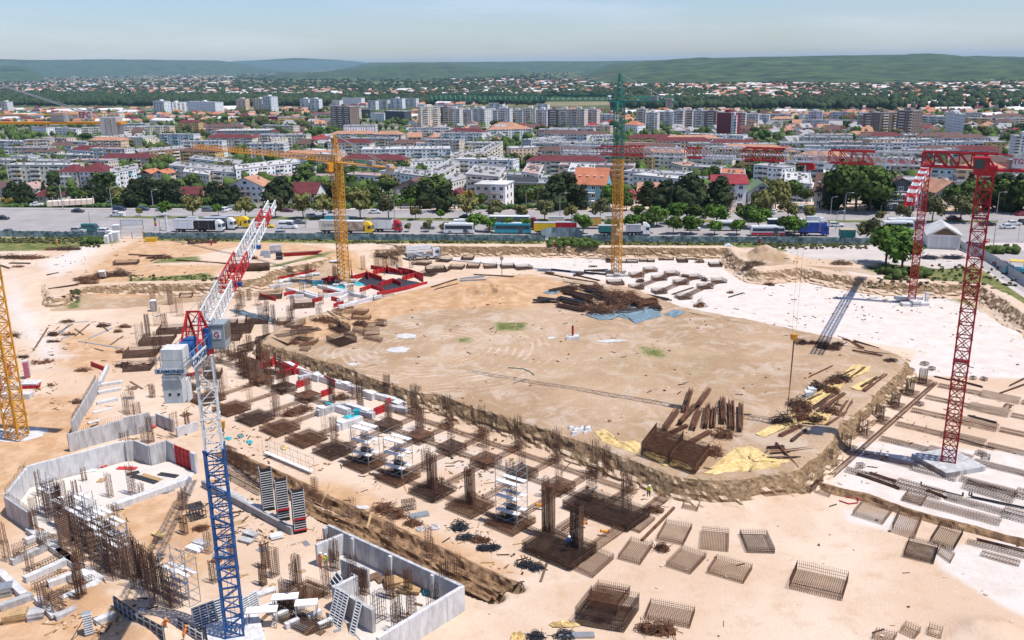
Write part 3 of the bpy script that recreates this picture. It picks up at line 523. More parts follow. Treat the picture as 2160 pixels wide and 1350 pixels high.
# --- cranes with a tower head and tie bars
def head_crane(b,az,zj,ztop,w,levels,sh,sections,secmat,headmat,cjl,cjmat,tie,label,secL=6.,jh=1.3,jw=1.2,sgn=None,leg=.17,br=.09,cwm=None,blocks=2,base=True,nn=2,trol=None):
 c=thing('tower_crane',b,label,'tower crane')
 if base:crane_base(c,M['conc'],2.8,.5)
 zt=mast(c,levels,w,leg,br,nn,sh,az,.4);zj-=b.z;ztop-=b.z
 ladder(c,0,0,1,zt,levels[0][1],az)
 ms=MB();ms.cyl((0,0,zt),w*.62,zj-zt-.1,14);ms.obj('slewing_ring',headmat,c)
 mb=MB();a=w/2
 for sx,sy in((-a,-a),(a,-a),(a,a),(-a,a)):mb.bar((sx,sy,zj),(sx*.15,sy*.15,ztop-zj+zj),leg)
 n_=5
 for i in range(n_):
  f0,f1=1-.85*i/n_,1-.85*(i+1)/n_;z0,z1=zj+(ztop-zj)*i/n_,zj+(ztop-zj)*(i+1)/n_;cs=[(-a,-a),(a,-a),(a,a),(-a,a)]
  for k in range(4):p,q=cs[k],cs[(k+1)%4];mb.bar((p[0]*f0,p[1]*f0,z0),(q[0]*f1,q[1]*f1,z1),br);mb.bar((p[0]*f0,p[1]*f0,z0),(q[0]*f0,q[1]*f0,z0),br)
 mb.obj('tower_head',headmat,c).rotation_euler[2]=az
 me=jib_mesh(secL,jw,jh,.17 if nn==3 and trol else.13,.1 if trol else.075,4,secmat);x=w/2
 for k in range(sections):link('jib_section',me,c,(math.cos(az)*x,math.sin(az)*x,zj),az);x+=secL
 tb=MB()
 for t in tie:tb.bar((0,0,ztop),(w/2+t*sections*secL,0,zj+jh),.13 if len(tie)<3 else.1)
 for s in(-.5,.5):tb.bar((0,0,ztop),(-cjl+1.5,s*jw,zj+.1),.09)
 tb.obj('tie_bar',M['steel'],c).rotation_euler[2]=az
 mb=MB();mb.box((-cjl/2,0,zj-.12),(cjl,jw*1.15,.28))
 for s in(-.55,.55):
  mb.bar((-1,s*jw,zj+1.),(-cjl,s*jw,zj+1.),.05,n=3)
  for k in range(6):xx=-1-(cjl-1)*k/5;mb.bar((xx,s*jw,zj),(xx,s*jw,zj+1.),.05,n=3)
 mb.obj('counter_jib',cjmat,c).rotation_euler[2]=az
 for k in range(blocks):MB().box((-cjl+1.0+k*.8,0,zj-.5),(.7,jw*1.2,2.2)).obj('counterweight',cwm or M['conc'],c).rotation_euler[2]=az
 MB().box((-cjl*.62,0,zj+.6),(2.,jw*.9,1.1)).obj('winch',M['grey'],c).rotation_euler[2]=az
 cab(c,(math.cos(az+1.25)*w*.95,math.sin(az+1.25)*w*.95,zj-2.2),az,headmat)
 if trol:trolley(c,az,trol,zj,M['dark'],jw)
 if sgn:
  ca,sa=math.cos(az),math.sin(az);rx=-cjl*sgn[1]
  sign(c,sgn[0],sgn[2],sgn[3],(rx*ca-jw*.66*sa,rx*sa+jw*.66*ca,zj+sgn[6]),(0,0,az+math.pi),sgn[4],sgn[5],sgn[3]*1.05,sgn[7])
 return c
mgr_=mat('sign_green',(.04,.42,.30),.5,.05)
head_crane(pos(1300,580),R(152.5),40.9,47.3,2.0,[(9,M['yel']),(4,M['green'])],3.25,9,M['green'],M['green'],14,M['green'],(.95,.55),'tallest crane by the far pit edge, yellow mast with a green top and jib',sgn=('CERBAȘU',.45,5.6,1.0,M['steel'],mgr_,.75,False),cwm=M['concd'],nn=3,trol=33)
head_crane(pos(727,600),R(138),27.7,34.3,2.0,[(9,M['yel'])],3.3,11,M['orange'],M['yel'],21,M['orange'],(.3,),'yellow tower crane rising from the red formwork with its orange jib turned away',sgn=('CERBAȘU',.5,5.6,1.0,M['steel'],mgr_,.75,False),nn=3)
cL=head_crane(pos(38,925),R(168),43.4,50.2,2.1,[(13,M['yel'])],3.45,3,M['orange'],M['yel'],24.5,M['orange'],(.5,),'yellow crane cut by the photo edge, an EPC board on its counter-jib',leg=.2,br=.11,base=False,nn=2,sgn=('EPC',.8,2.,1.,M['white'],M['red'],.9,True),blocks=3)
# --- 5: luffing crane in front
b=pos(497,1345);tip=P(575,435,34.6);az=math.atan2(tip.y-b.y,tip.x-b.x)
c5=thing('luffing_crane',b,'luffing crane in front with blue lower mast, white upper mast and grey cab','luffing crane')
MB().box((0,0,.3),(5,5,.6),.4).obj('foundation_slab',M['concw'],c5)
z=.6;wm=1.65
me5=mast_mesh(wm,3.22,.18,.085,3,M['blue'],xb=False)
for k in range(6):link('mast_section',me5,c5,(0,0,z),az+.25);z+=3.22
mwh=mast_mesh(1.45,2.95,.15,.08,2,M['white'],xb=False)
for k in range(3):link('mast_section',mwh,c5,(0,0,z),az+.25);z+=2.95
zt=z;ladder(c5,0,0,1,zt-9,M['blue'],az)
MB().cyl((0,0,zt),.95,.5,14).box((0,0,zt+.75),(1.8,1.7,.5),az).obj('slewing_ring',M['red'],c5)
zf=zt+1.1;ca,sa=math.cos(az),math.sin(az);T=lambda x,y,z:(x*ca-y*sa,x*sa+y*ca,z)
# jib
foot=Vector(T(.9,0,zf+.3));tl=tip-b;d=tl-foot;L=d.length
rotq=d.to_track_quat('X','Z');segs=[(.27,M['white'],1.35,1.35),(.22,M['red'],1.3,1.3),(.30,M['white'],1.15,1.1),(.11,M['red'],.95,.9),(.10,M['white'],.8,.7)];acc=0.
for f,m,w,h in segs:
 me=jib_mesh(L*f,w,h,.12,.07,max(2,round(L*f/1.0)),m,True);o=link('jib_section',me,c5,tuple(foot+d*acc-Vector((0,0,0))));o.rotation_mode='QUATERNION';o.rotation_quaternion=rotq;acc+=f
for a in(.33,.62):
 p=foot+d*a+Vector((.55,0,0));MB().box((0,0,0),(.9,.5,.4)).obj('sheave_housing',M['blue'],c5,tuple(p))
# A-frame
mb=MB();ap=T(-1.9,0,zf+3.0)
for s in(-.75,.75):
 mb.bar(T(.7,s,zf),T(-1.3,s*.7,zf+3.0),.17);mb.bar(T(-3.6,s,zf),T(-1.3,s*.7,zf+3.0),.12);mb.bar(T(-1.8,s,zf),T(-1.3,s*.7,zf+3.),.1);mb.bar(T(-.3,s*.95,zf+1.5),T(-2.4,s*.95,zf+1.6),.08);mb.bar(T(-.3,s,zf+1.5),T(-2.,s,zf),.08)
mb.bar(T(-1.3,-.6,zf+3),T(-1.3,.6,zf+3),.15);mb.bar(T(-.3,-.75,zf+1.5),T(-.3,.75,zf+1.5),.1);mb.bar(T(-2.4,-.75,zf+1.6),T(-2.4,.75,zf+1.6),.08);mb.bar(T(-.3,-.75,zf+1.5),T(-1.3,.5,zf+3),.07);mb.bar(T(-.3,.75,zf+1.5),T(-1.3,-.5,zf+3),.07)
mb.obj('a_frame',M['red'],c5)
mb=MB();pe=foot+d*.74+Vector((0,0,.5))
for s in(-.3,.3):mb.bar(T(-1.3,s,zf+3.05),pe+Vector((s,0,0)),.04,n=3)
mb.obj('luffing_rope',M['steel'],c5)
mb=MB();mb.box((-3.4,0,-.1),(8.2,1.5,.16))
for s in(-.85,.85):
 mb.bar((0,s,.15),(-7.6,s,.15),.16,.3);mb.bar((-.5,s*1.25,1.05),(-7.8,s*1.25,1.05),.05,n=3)
 for k in range(9):xx=-.5-7.3*k/8;mb.bar((xx,s*1.25,.05),(xx,s*1.25,1.05),.05,n=3)
mb.bar((-7.8,-1.1,1.05),(-7.8,1.1,1.05),.05);mb.obj('counter_jib',M['steel'],c5,(0,0,zf-.2)).rotation_euler[2]=az
mb=MB();mb.box((-1.9,.35,.5),(1.1,.9,.9));mb.box((-3.2,0,.15),(3.6,1.3,.1));mb.cyl((-2.9,-.3,.6),.38,1.1,12,'y');mb.cyl((-4.4,-.45,.55),.45,1.1,12,'y');mb.box((-4.4,.8,.5),(.7,.4,.8));mb.box((-.7,-.7,.8),(.5,.5,1.3));mb.box((-1.2,-.9,.4),(.8,.4,1.2));mb.obj('winch',M['blue'],c5,(0,0,zf-.1)).rotation_euler[2]=az
for k,(xx,zz,hh,ww)in enumerate(((-6.4,.75,1.9,1.7),(-7.0,-1.5,2.3,1.5),(-6.1,-2.0,1.9,1.6))):
 MB().box((xx,.1 if k else 0,zz),(1.1 if k else 1.5,ww,hh)).obj('counterweight',M['concw'],c5,(0,0,zf-.2)).rotation_euler[2]=az
mb=MB()
for s in(-.35,.35):mb.cyl((-7.57,s,-1.9),.12,.04,10,'x')
mb.obj('lifting_hole',M['dark'],c5,(0,0,zf-.2)).rotation_euler[2]=az
def board(parent,body,w,h,loc,rz,mt,ts,mtt):
 o=MB().box((0,0,0),(w,.05,h)).obj('sign_board',mt,parent,loc);o.rotation_euler[2]=rz;t=link('lettering',text_mesh(body,ts,mtt),o,(0,-.05,0));t.rotation_euler=(R(90),0,0);return o
navy=mat('letter_navy',(.01,.05,.14),.5)
board(c5,'RAIMONDI',2.5,.42,T(-7.75,0,zf-.1),az-math.pi/2+(0),M['white'],.42,navy)
# the side board faces the right of the photo
o=board(c5,'CONYGRU',3.4,.95,T(-4.2,-1.15,zf-.1),az,M['white'],.82,navy)
# cab with two-part housing and badge
cb=T(.2,-1.55,zf-.55)
mb=MB();mb.box((0,0,1.05),(1.55,1.25,2.1));mb.box((0,0,2.15),(1.7,1.35,.12));mb.box((-.79,.0,.95),(.04,1.0,1.7));k5=mb.obj('cab',M['grey'],c5,cb);k5.rotation_euler[2]=az
MB().hexa([(.78,-.6,.1),(1.2,-.6,.4),(1.2,.6,.4),(.78,.6,.1)],[(.78,-.6,2.),(1.25,-.6,1.9),(1.25,.6,1.9),(.78,.6,2.)]).box((.1,-.64,1.3),(1.2,.04,1.2)).obj('cab_window',M['glass'],k5)
bd=MB().box((-.83,0,1.25),(.03,.72,.72)).obj('badge_plate',M['white'],k5)
tx_=link('lettering',text_mesh('G',.72,M['form'],.01),bd,(-.86,0,1.25));tx_.rotation_euler=(R(90),0,R(-90))
mb=MB();mb.bar((-.6,0,2.2),(.6,0,2.2),.06);mb.bar((-.7,.3,2.55),(-.1,.3,2.55),.05);mb.bar((-.7,.3,2.2),(-.7,.3,2.55),.05);mb.bar((-.1,.3,2.2),(-.1,.3,2.55),.05);mb.obj('cab_railing',M['steel'],k5)
hp=P(469,895,10.);hk=thing('hook_block',hp,'yellow hook block hanging beside the white mast of the luffing crane','hook block')
MB().hexa([(-.22,-.15,-.5),(.22,-.15,-.5),(.22,.15,-.5),(-.22,.15,-.5)],[(-.3,-.2,.4),(.3,-.2,.4),(.3,.2,.4),(-.3,.2,.4)]).obj('block_body',M['orange'],hk)
MB().cyl((0,0,-.9),.1,.4,8).path([(0,0,-.9),(.15,0,-1.1),(0,0,-1.3),(-.15,0,-1.15)],.07).obj('hook',M['dark'],hk);MB().path([(0,0,-1.3),(.1,0,-4),(.25,0,-7.5)],.05,3).obj('hook_chain',M['dark'],hk)
# ================================================================ TOWN
OCC=[]
OCCG={}
def occupy(x,y,r):
 OCC.append((x,y,r))
 for gx in range(int((x-r)//20),int((x+r)//20)+1):
  for gy in range(int((y-r)//20),int((y+r)//20)+1):OCCG.setdefault((gx,gy),[]).append((x,y,r))
def free(x,y,r):
 for gx in range(int((x-r)//20),int((x+r)//20)+1):
  for gy in range(int((y-r)//20),int((y+r)//20)+1):
   for a,b,c in OCCG.get((gx,gy),()):
    if(a-x)**2+(b-y)**2<(c+r)**2:return False
 return True
WALL={k:mat('wall_'+k,c,.85,.1,.25,aniso=(1,1,.4))for k,c in dict(white=(.86,.86,.87),cream=(.82,.74,.60),grey=(.60,.59,.60),lgrey=(.76,.74,.73),ochre=(.66,.44,.18),peach=(.80,.57,.42),brown=(.26,.19,.16),dark=(.09,.095,.11),maroon=(.26,.035,.05),blue=(.20,.42,.52),brick=(.50,.27,.18),tan=(.70,.60,.51),red=(.55,.08,.08)).items()}
ROOF={k:mat('roof_'+k,c,.85,.2,.3)for k,c in dict(grey=(.34,.33,.33),lgrey=(.50,.49,.48),pink=(.40,.27,.24),orange=(.46,.17,.09),tile=(.42,.22,.14),maroon=(.13,.03,.035),brown=(.13,.075,.065),red=(.26,.035,.045),green=(.14,.20,.12),blue=(.08,.34,.50),white=(.62,.61,.60),dark=(.06,.065,.075)).items()}
LOGG=mat('loggia_shade',(.20,.20,.21),.8,.3,.8);PANEL=mat('balcony_panel',(.74,.70,.64),.8,.18,.3);PANY=mat('balcony_yellow',(.66,.46,.24),.8,.15,.3);LEDGE=mat('roof_ledge',(.58,.57,.57),.85,.1,.4);CLUT=mat('roof_outlet',(.22,.21,.20),.8,.4,.5)
WRDS=dict(white='white',cream='cream',grey='grey',lgrey='pale grey',ochre='ochre',peach='peach',brown='brown',dark='dark grey',maroon='dark red',blue='light blue',brick='brick',tan='tan',red='red')
RW=dict(grey='grey flat',lgrey='pale flat',pink='pinkish flat',orange='orange',tile='terracotta',maroon='maroon',brown='dark brown',red='bright red',green='green',blue='blue',white='white',dark='black')
def PR(px,py,H):
 """where a roof edge of height H stands on the slope beyond the avenue: the farthest place that fits, or None"""
 d=ray(px,py);best=None;D=372.;f0=CAMZ+d[2]/d[1]*D-zg(D)-H
 while D<2600:
  D2=D*1.01;f1=CAMZ+d[2]/d[1]*D2-zg(D2)-H
  if f0>0>=f1:best=D+(D2-D)*f0/(f0-f1);break
  D,f0=D2,f1
 return None if best is None else Vector((d[0]/d[1]*best,best,0))
def facade(mbw,mbp,a,b,z0,n,fh,nw,style,rs,glassh=.40,wwid=.37):
 """windows and balconies on the wall between plan points a and b"""
 d=Vector((b[0]-a[0],b[1]-a[1],0));L=d.length
 if L<2:return
 d.normalize();nr=Vector((d.y,-d.x,0));ang=math.atan2(d.y,d.x);st=L/nw
 for k in range(n):
  for i in range(nw):
   c=Vector((a[0],a[1],0))+d*(st*(i+.5))+nr*.0;z=z0+fh*k+fh*.55
   bal=style=='bal' and(i%4 in(1,2))or style=='bal2' and i%3==0
   if bal:
    mbp.cm=1 if rs.random()<.16 else 0;mbp.box((c.x+nr.x*.5,c.y+nr.y*.5,z-fh*.28),(st*.92,1.0,fh*.42),ang);mbw.box((c.x+nr.x*.08,c.y+nr.y*.08,z+.2),(st*.8,.2,fh*.45),ang)
    if rs.random()<.4:mbw.box((c.x+nr.x*.6,c.y+nr.y*.6,z+.25),(st*.8,.7,fh*.42),ang)
   elif rs.random()<.95:mbw.box((c.x+nr.x*.02,c.y+nr.y*.02,z),(st*wwid*(.8+.3*rs.random()),.10,fh*glassh),ang)
def block(A,B,C,fl,depth,wall,roof,style='bal',fh=2.9,ybase=None,label=None,cat='apartment block',hip=0.,pitch_px=3.4,band=None,name='apartment_block'):
 """A, B: the roof's front corners in the photograph; C its rear corner beyond B (or None: square to the front, depth m)"""
 H=fl*fh+.6;near=False
 if A[1]>275 and not ybase:
  while H>3 and(PR(*A,H)is None or PR(*B,H)is None):H-=.3
  fh=(H-.6)/fl;near=H>3
 a,b=(PR(*A,H),PR(*B,H))if near else(P(*A,dz=H),P(*B,dz=H));
 if ybase:
  a,b=P(A[0],ybase),P(B[0],ybase)
  for H in np.arange(3,60,.2):
   if proj((a.x,a.y,a.z+H))[1]<A[1]:break
  fh=(H-.6)/fl
 zb=zg((a.y+b.y)/2);a.z=b.z=0
 if C is not None:c=(PR(*C,H)if near else None)or P(*C,dz=H);v=Vector((c.x-b.x,c.y-b.y,0));v=v*min(1,(44 if depth==0 else 26)/v.length)
 else:
  u=(b-a).normalized();v=Vector((-u.y,u.x,0))*depth
 d_,c_=a+v,b+v;q=[a,b,c_,d_];cen=(a+c_)/2;cen.z=0
 L=(b-a).length;Dp=v.length;rs=random.Random(int(A[0]*7+A[1]))
 if label is None:label=f"{WRDS[wall]} {'tower' if fl > 6 else ('low' if fl < 3 else str(fl) + '-storey')} block with {RW[roof]} roof"
 t=thing(name,(cen.x,cen.y,zb),label,cat);loc=[(p.x-cen.x,p.y-cen.y)for p in q]
 mb=MB();mb.poly([(x,y,H-.3)for x,y in loc],H+3);mb.obj('wall',WALL[wall],t)
 rb=MB()
 if hip:
  e=.6;k=[(x*(1+e/max(L,6)),y*(1+e/max(Dp,6)))for x,y in loc];u=Vector(((loc[1][0]-loc[0][0])/L,(loc[1][1]-loc[0][1])/L));m0=Vector(((loc[0][0]+loc[3][0])/2,(loc[0][1]+loc[3][1])/2))+u*min(Dp/2,L*.4)*hip;m1=Vector(((loc[1][0]+loc[2][0])/2,(loc[1][1]+loc[2][1])/2))-u*min(Dp/2,L*.4)*hip;zr=H-.28+Dp*.26
  k=[(*p,H-.28)for p in k]+[(m0.x,m0.y,zr),(m1.x,m1.y,zr)];rb._add(k,[(0,1,5,4),(1,2,5),(2,3,4,5),(3,0,4),(3,2,1,0)])
 else:
  rb.poly([(x,y,H)for x,y in loc],.32)
 r_=rb.obj('roof',ROOF[roof],t)
 if not hip:
  pb=MB()
  for(x0,y0),(x1,y1)in zip(loc,loc[1:]+loc[:1]):pb.bar((x0,y0,H+.2),(x1,y1,H+.2),.35,.5)
  pb.obj('parapet',LEDGE,r_,kind='stuff')
  cb=MB();nu=max(2,int(L*Dp/55));U=Vector((loc[1][0]-loc[0][0],loc[1][1]-loc[0][1]));V=Vector((loc[3][0]-loc[0][0],loc[3][1]-loc[0][1]))
  for i in range(min(nu,22)):
   s_,w_=rs.uniform(.06,.94),rs.choice((.3,.5,.7))+rs.uniform(-.08,.08);p=Vector(loc[0])+U*s_+V*w_;cb.box((p.x,p.y,H+.45),(rs.uniform(.6,1.6),rs.uniform(.6,1.3),rs.uniform(.6,1.3)),rs.random())
  cb.obj('roof_outlets',CLUT,r_,kind='stuff')
  if fl>6:MB().box((0,0,H+1.5),(min(7,L*.35),min(6,Dp*.5),3.),math.atan2(U.y,U.x)).obj('lift_house',WALL[wall],r_)
 wb,bb=MB(),MB();edges=list(zip(loc,loc[1:]+loc[:1]))
 for i,(p,q_)in enumerate(edges):
  if i==2:continue
  Le=math.hypot(q_[0]-p[0],q_[1]-p[1]);facade(wb,bb,p,q_,.2,fl,fh,max(1,round(Le/pitch_px)),style if i==0 or Le>20 else('plain' if i!=3 or rs.random()<.6 else 'plain'),rs)
 if style=='curtain':
  pass
 wb.obj('windows',M['glass']if style!='curtain' else M['cyan'],t,kind='stuff')
 if bb.v:bb.obj('balconies',[PANEL if wall!='ochre' else PANY,PANY if wall!='white' else WALL['blue']],t,kind='stuff')
 if band:
  gb=MB()
  for k in range(1,fl):
   for(p,q_)in edges[:2]:gb.bar((*p,k*fh+.3),(*q_,k*fh+.3),.5,.25)
  gb.obj('floor_band',WALL[band],t,kind='stuff')
 n_=max(1,int(L/max(6,Dp)))
 for i in range(n_*2+1):
  p=(a+(b-a)*(i/(2*n_)))+v/2;occupy(p.x,p.y,Dp/2+1.5)
 return t
BL=[((-40,338),(143,341),None,3,16,'cream','grey','bal'),((-20,297),(50,299),None,4,13,'white','lgrey','bal'),((52,300),(92,301),None,4,13,'peach','lgrey','bal'),((100,297),(182,300),None,4,13,'lgrey','grey','bal'),((110,270),(160,272),None,3,14,'white','grey','bal2'),((170,270),(343,267),None,4,12,'cream','lgrey','bal'),((195,289),(302,290),None,3,15,'cream','lgrey','plain'),((292,320),(392,313),(372,305),4,12,'brick','grey','bal'),((233,364),(292,356),(285,344),4,12,'white','grey','bal2'),((65,268),(97,269),None,4,12,'white','maroon','plain'),((363,217),(394,215),None,7,18,'white','lgrey','bal'),((322,213),(345,214),None,9,14,'white','grey','bal'),((497,209),(517,209),None,9,14,'peach','grey','bal2'),((533,208),(553,209),None,9,14,'cream','grey','bal'),((553,203),(571,204),None,11,14,'white','grey','bal'),((632,209),(650,209),None,8,14,'white','grey','bal'),((653,209),(672,209),None,8,14,'white','grey','bal'),((572,293),(632,289),(622,281),4,20,'cream','lgrey','plain'),((697,224),(737,225),None,11,18,'brown','grey','bal'),((357,352),(480,358),(505,347),3,14,'lgrey','grey','bal'),((400,336),(500,343),(520,334),3,12,'white','grey','bal'),((497,355),(632,345),(618,336),4,13,'white','lgrey','bal'),((386,364),(440,368),(450,355),3,12,'cream','lgrey','plain'),((442,362),(500,364),None,3,12,'white','grey','bal'),((600,358),(703,354),None,2,12,'lgrey','grey','bal'),((505,372),(705,371),None,2,10,'white','pink','bal'),((640,316),(705,320),None,3,12,'white','white','plain'),((665,325),(708,327),None,4,12,'peach','lgrey','plain'),((762,316),(950,314),(948,303),4,13,'white','lgrey','bal'),((722,303),(905,305),None,1,20,'lgrey','white','plain'),((900,298),(985,303),None,2,14,'grey','grey','plain'),((950,328),(1020,322),(1018,310),4,12,'tan','grey','bal'),((1020,322),(1055,306),(1040,300),4,12,'cream','grey','bal'),((983,370),(1052,372),(1112,323),4,0,'cream','grey','bal'),((845,369),(907,372),(920,360),4,12,'white','grey','plain'),((905,370),(970,352),(945,345),4,12,'cream','grey','bal'),((727,369),(800,371),None,3,12,'white','pink','bal2'),((800,362),(845,364),None,3,14,'lgrey','grey','plain'),((730,352),(850,356),None,3,12,'grey','grey','bal'),((850,341),(940,337),None,2,16,'white','grey','plain'),((1102,365),(1136,367),(1170,330),4,0,'white','pink','bal'),((1198,364),(1252,365),(1262,330),4,0,'white','lgrey','bal'),((1078,313),(1136,311),None,5,14,'peach','lgrey','plain'),((1157,322),(1293,322),None,4,12,'cream','grey','bal'),((1123,303),(1293,303),None,4,12,'lgrey','grey','bal'),((1193,288),(1293,286),None,4,12,'white','lgrey','bal'),((1120,295),(1192,289),None,4,12,'grey','grey','bal'),((1317,303),(1425,304),None,3,12,'ochre','grey','bal'),((1363,286),(1425,286),None,3,12,'cream','grey','bal'),((1073,387),(1205,388),None,3,12,'ochre','grey','bal'),((950,380),(1010,372),None,3,14,'lgrey','grey','plain'),((1010,366),(1120,369),None,3,10,'white','grey','bal'),((1136,376),(1205,378),None,3,10,'white','grey','bal'),((1315,364),(1442,366),None,3,14,'lgrey','grey','bal2'),((1335,372),(1442,376),None,3,12,'lgrey','lgrey','plain'),((1320,318),(1445,320),None,3,12,'ochre','pink','bal'),((1355,345),(1405,346),None,2,14,'grey','grey','plain'),((1415,345),(1440,349),None,3,14,'cream','tile','plain'),((1450,283),(1568,286),None,4,12,'white','lgrey','bal'),((1453,303),(1520,303),None,4,12,'cream','grey','bal'),((1522,305),(1550,306),None,4,12,'grey','grey','bal'),((1552,305),(1638,304),None,4,12,'cream','grey','bal'),((1700,309),(1775,309),None,4,12,'white','grey','bal'),((1777,309),(1865,310),None,4,12,'lgrey','grey','bal'),((1840,287),(1905,287),None,3,12,'tan','grey','bal'),((1908,285),(1963,285),None,3,12,'cream','lgrey','bal'),((1907,318),(2000,318),None,4,12,'brown','grey','bal2'),((2002,316),(2105,315),None,4,12,'white','grey','bal'),((1840,302),(1965,302),None,4,12,'white','grey','bal'),((1968,300),(2075,301),None,4,12,'white','lgrey','bal'),((1965,284),(2090,290),None,3,12,'lgrey','grey','plain'),((1678,392),(1760,394),None,2,12,'white','white','plain'),((1655,386),(1712,388),(1700,352),4,0,'lgrey','lgrey','bal'),((1737,374),(1785,377),(1775,348),3,0,'lgrey','lgrey','plain'),((1780,333),(1868,335),None,4,12,'white','grey','bal'),((1870,334),(1915,335),None,4,12,'cream','grey','bal'),((1850,381),(2065,383),None,3,14,'grey','grey','plain'),((1440,378),(1500,379),None,2,12,'lgrey','grey','plain'),((1520,367),(1572,368),(1568,350),3,12,'lgrey','orange','plain'),((1450,330),(1545,331),None,4,12,'cream','grey','bal'),((1560,328),(1660,329),None,4,12,'ochre','grey','bal'),((1670,332),(1770,334),None,4,12,'cream','pink','bal'),((1450,352),(1515,354),None,3,12,'cream','grey','bal'),((1590,350),(1650,352),None,4,12,'white','grey','bal'),((1800,362),(1850,364),None,3,12,'white','grey','bal'),((2070,372),(2200,375),None,3,14,'lgrey','grey','plain'),((1930,350),(2060,352),None,3,14,'grey','grey','plain'),((2085,330),(2140,331),None,4,12,'cream','grey','bal'),((1700,322),(1830,323),None,3,12,'lgrey','grey','bal'),((755,231),(780,231),None,5,16,'dark','dark','plain'),((781,239),(810,240),None,4,16,'white','lgrey','plain'),((812,234),(853,235),None,6,16,'dark','lgrey','plain'),((720,207),(762,207),None,6,16,'white','lgrey','plain'),((1260,241),(1295,242),None,5,14,'lgrey','white','bal2'),((852,266),(920,268),None,2,14,'tan','orange','plain'),((560,246),(620,247),None,3,14,'maroon','red','plain'),((600,247),(655,248),None,3,12,'red','pink','plain'),((1692,254),(1793,254),None,4,12,'lgrey','grey','bal'),((1705,236),(1735,236),None,7,14,'lgrey','grey','bal'),((1752,237),(1783,237),None,6,14,'lgrey','grey','bal'),((1997,238),(2036,242),(2030,234),9,14,'white','lgrey','plain'),((1925,244),(1995,247),None,5,14,'lgrey','grey','bal'),((20,330),(60,331),None,3,12,'white','grey','bal'),((2010,262),(2060,262),None,3,14,'brown','tile','plain'),]
TW=[(887,226,928,225,11,'cream'),(929,226,945,226,10,'brown'),(942,230,969,230,9,'lgrey'),(971,232,994,232,8,'grey'),(996,229,1022,230,9,'lgrey'),(1023,233,1049,233,7,'grey'),(1050,229,1075,229,9,'lgrey'),(1076,233,1102,233,7,'grey'),(1103,229,1129,229,9,'cream'),(1130,232,1153,232,9,'lgrey'),(1155,231,1177,231,10,'brown'),(1178,231,1200,231,10,'tan'),(1201,231,1233,231,10,'tan'),(1234,232,1259,232,9,'tan'),(1342,231,1362,231,9,'tan'),(1363,238,1387,238,8,'lgrey'),(1388,236,1420,237,7,'lgrey'),(1421,234,1441,234,9,'grey'),(1442,233,1461,233,9,'tan'),(1463,234,1486,234,9,'grey'),(1487,234,1511,234,9,'brown'),(1513,237,1542,238,10,'maroon'),(1543,244,1554,244,9,'white'),(1556,239,1573,239,8,'tan'),(1574,241,1600,241,7,'lgrey'),(1601,243,1623,243,6,'white'),(775,213,792,213,6,'lgrey'),(794,211,817,211,6,'lgrey'),(822,208,848,208,7,'white'),(852,208,877,208,6,'lgrey'),(1821,239,1856,239,8,'brown'),(1858,238,1892,237,9,'brown'),(1893,233,1926,234,10,'brown'),(740,230,753,230,8,'tan'),(700,212,716,212,5,'white'),(1810,243,1820,243,7,'grey'),(230,238,250,238,5,'lgrey'),(0,215,14,215,9,'lgrey'),(1030,218,1060,218,5,'white'),(1130,220,1155,220,5,'white'),(2110,250,2150,250,4,'lgrey')]
for b_ in BL:block(*b_[:8])
for(x0,y0,x1,y1,fl,w)in TW:block((x0,y0),(x1,y1),None,fl,15,w,'grey','bal' if w!='maroon' else 'plain',label=f"{WRDS[w]} {fl}-storey tower block in the far row of towers")
rf=random.Random(77);nfill=0
for(x0,x1,y0,y1),n in[((0,700,282,350),20),((730,1300,280,350),22),((1440,2100,282,362),34),((1310,1450,290,360),8),((0,700,240,270),12),((1440,2160,238,262),12),((860,1300,262,285),6)]:
 k=tr=0
 while k<n and tr<n*15:
  tr+=1;px,py=rf.uniform(x0,x1),rf.uniform(y0,y1);p=P(px,py,dz=11)
  if p.y<440 or not all(free(p.x+q,p.y+6,7)for q in(-16,0,16)):continue
  wpx=44*1888/math.hypot(p.x,p.y)*rf.uniform(.7,1.3);k+=1
  block((px-wpx/2,py-rf.uniform(-1,1)),(px+wpx/2,py+rf.uniform(-1,1)),None,rf.choice((3,4,4,5)),12,rf.choice(('white','cream','cream','lgrey','tan','ochre','peach','grey')),rr:=rf.choice(('grey','lgrey','grey','pink','tile','maroon','brown')),rf.choice(('bal','bal','bal2')),hip=1 if rr in('tile','maroon','brown')else 0)
# landmarks
block((2134,288),(2190,286),None,10,12,'lgrey','grey','bal2',ybase=352,label='grey ten-storey tower cut by the photo edge')
block((147,316),(252,320),None,4,15,'white','maroon','plain',label='white institute building under a long maroon hip roof',cat='building',hip=1)
t=block((395,214),(453,216),None,8,18,'white','lgrey','curtain',label='tall white hospital with a blue-green glass front',cat='building',pitch_px=4,name='hospital')
t=block((458,276),(563,275),None,3,22,'grey','lgrey','plain',label='low civic hall with a row of pale columns under a flat overhanging roof',cat='building',fh=3.6,name='civic_hall')
a_,b_=P(458,276,dz=11.4),P(563,275,dz=11.4);zb=zg(a_.y);u_=(b_-a_).normalized();n_=Vector((u_.y,-u_.x,0))
for i in range(22):p=a_.lerp(b_,i/21)+n_*.8;MB().box((p.x-t.location.x,p.y-t.location.y,5.2),(.9,.9,10.4)).obj('column',WALL['white'],t)
MB().poly([(p.x-t.location.x,p.y-t.location.y,11.9)for p in(a_+n_*2.5-u_*2,b_+n_*2.5+u_*2,b_-n_*24+u_*2,a_-n_*24-u_*2)],.7).obj('canopy_roof',ROOF['lgrey'],t)
block((310,290),(397,289),None,1,34,'lgrey','blue','plain',label='long hall with a bright blue metal roof',cat='building',fh=5)
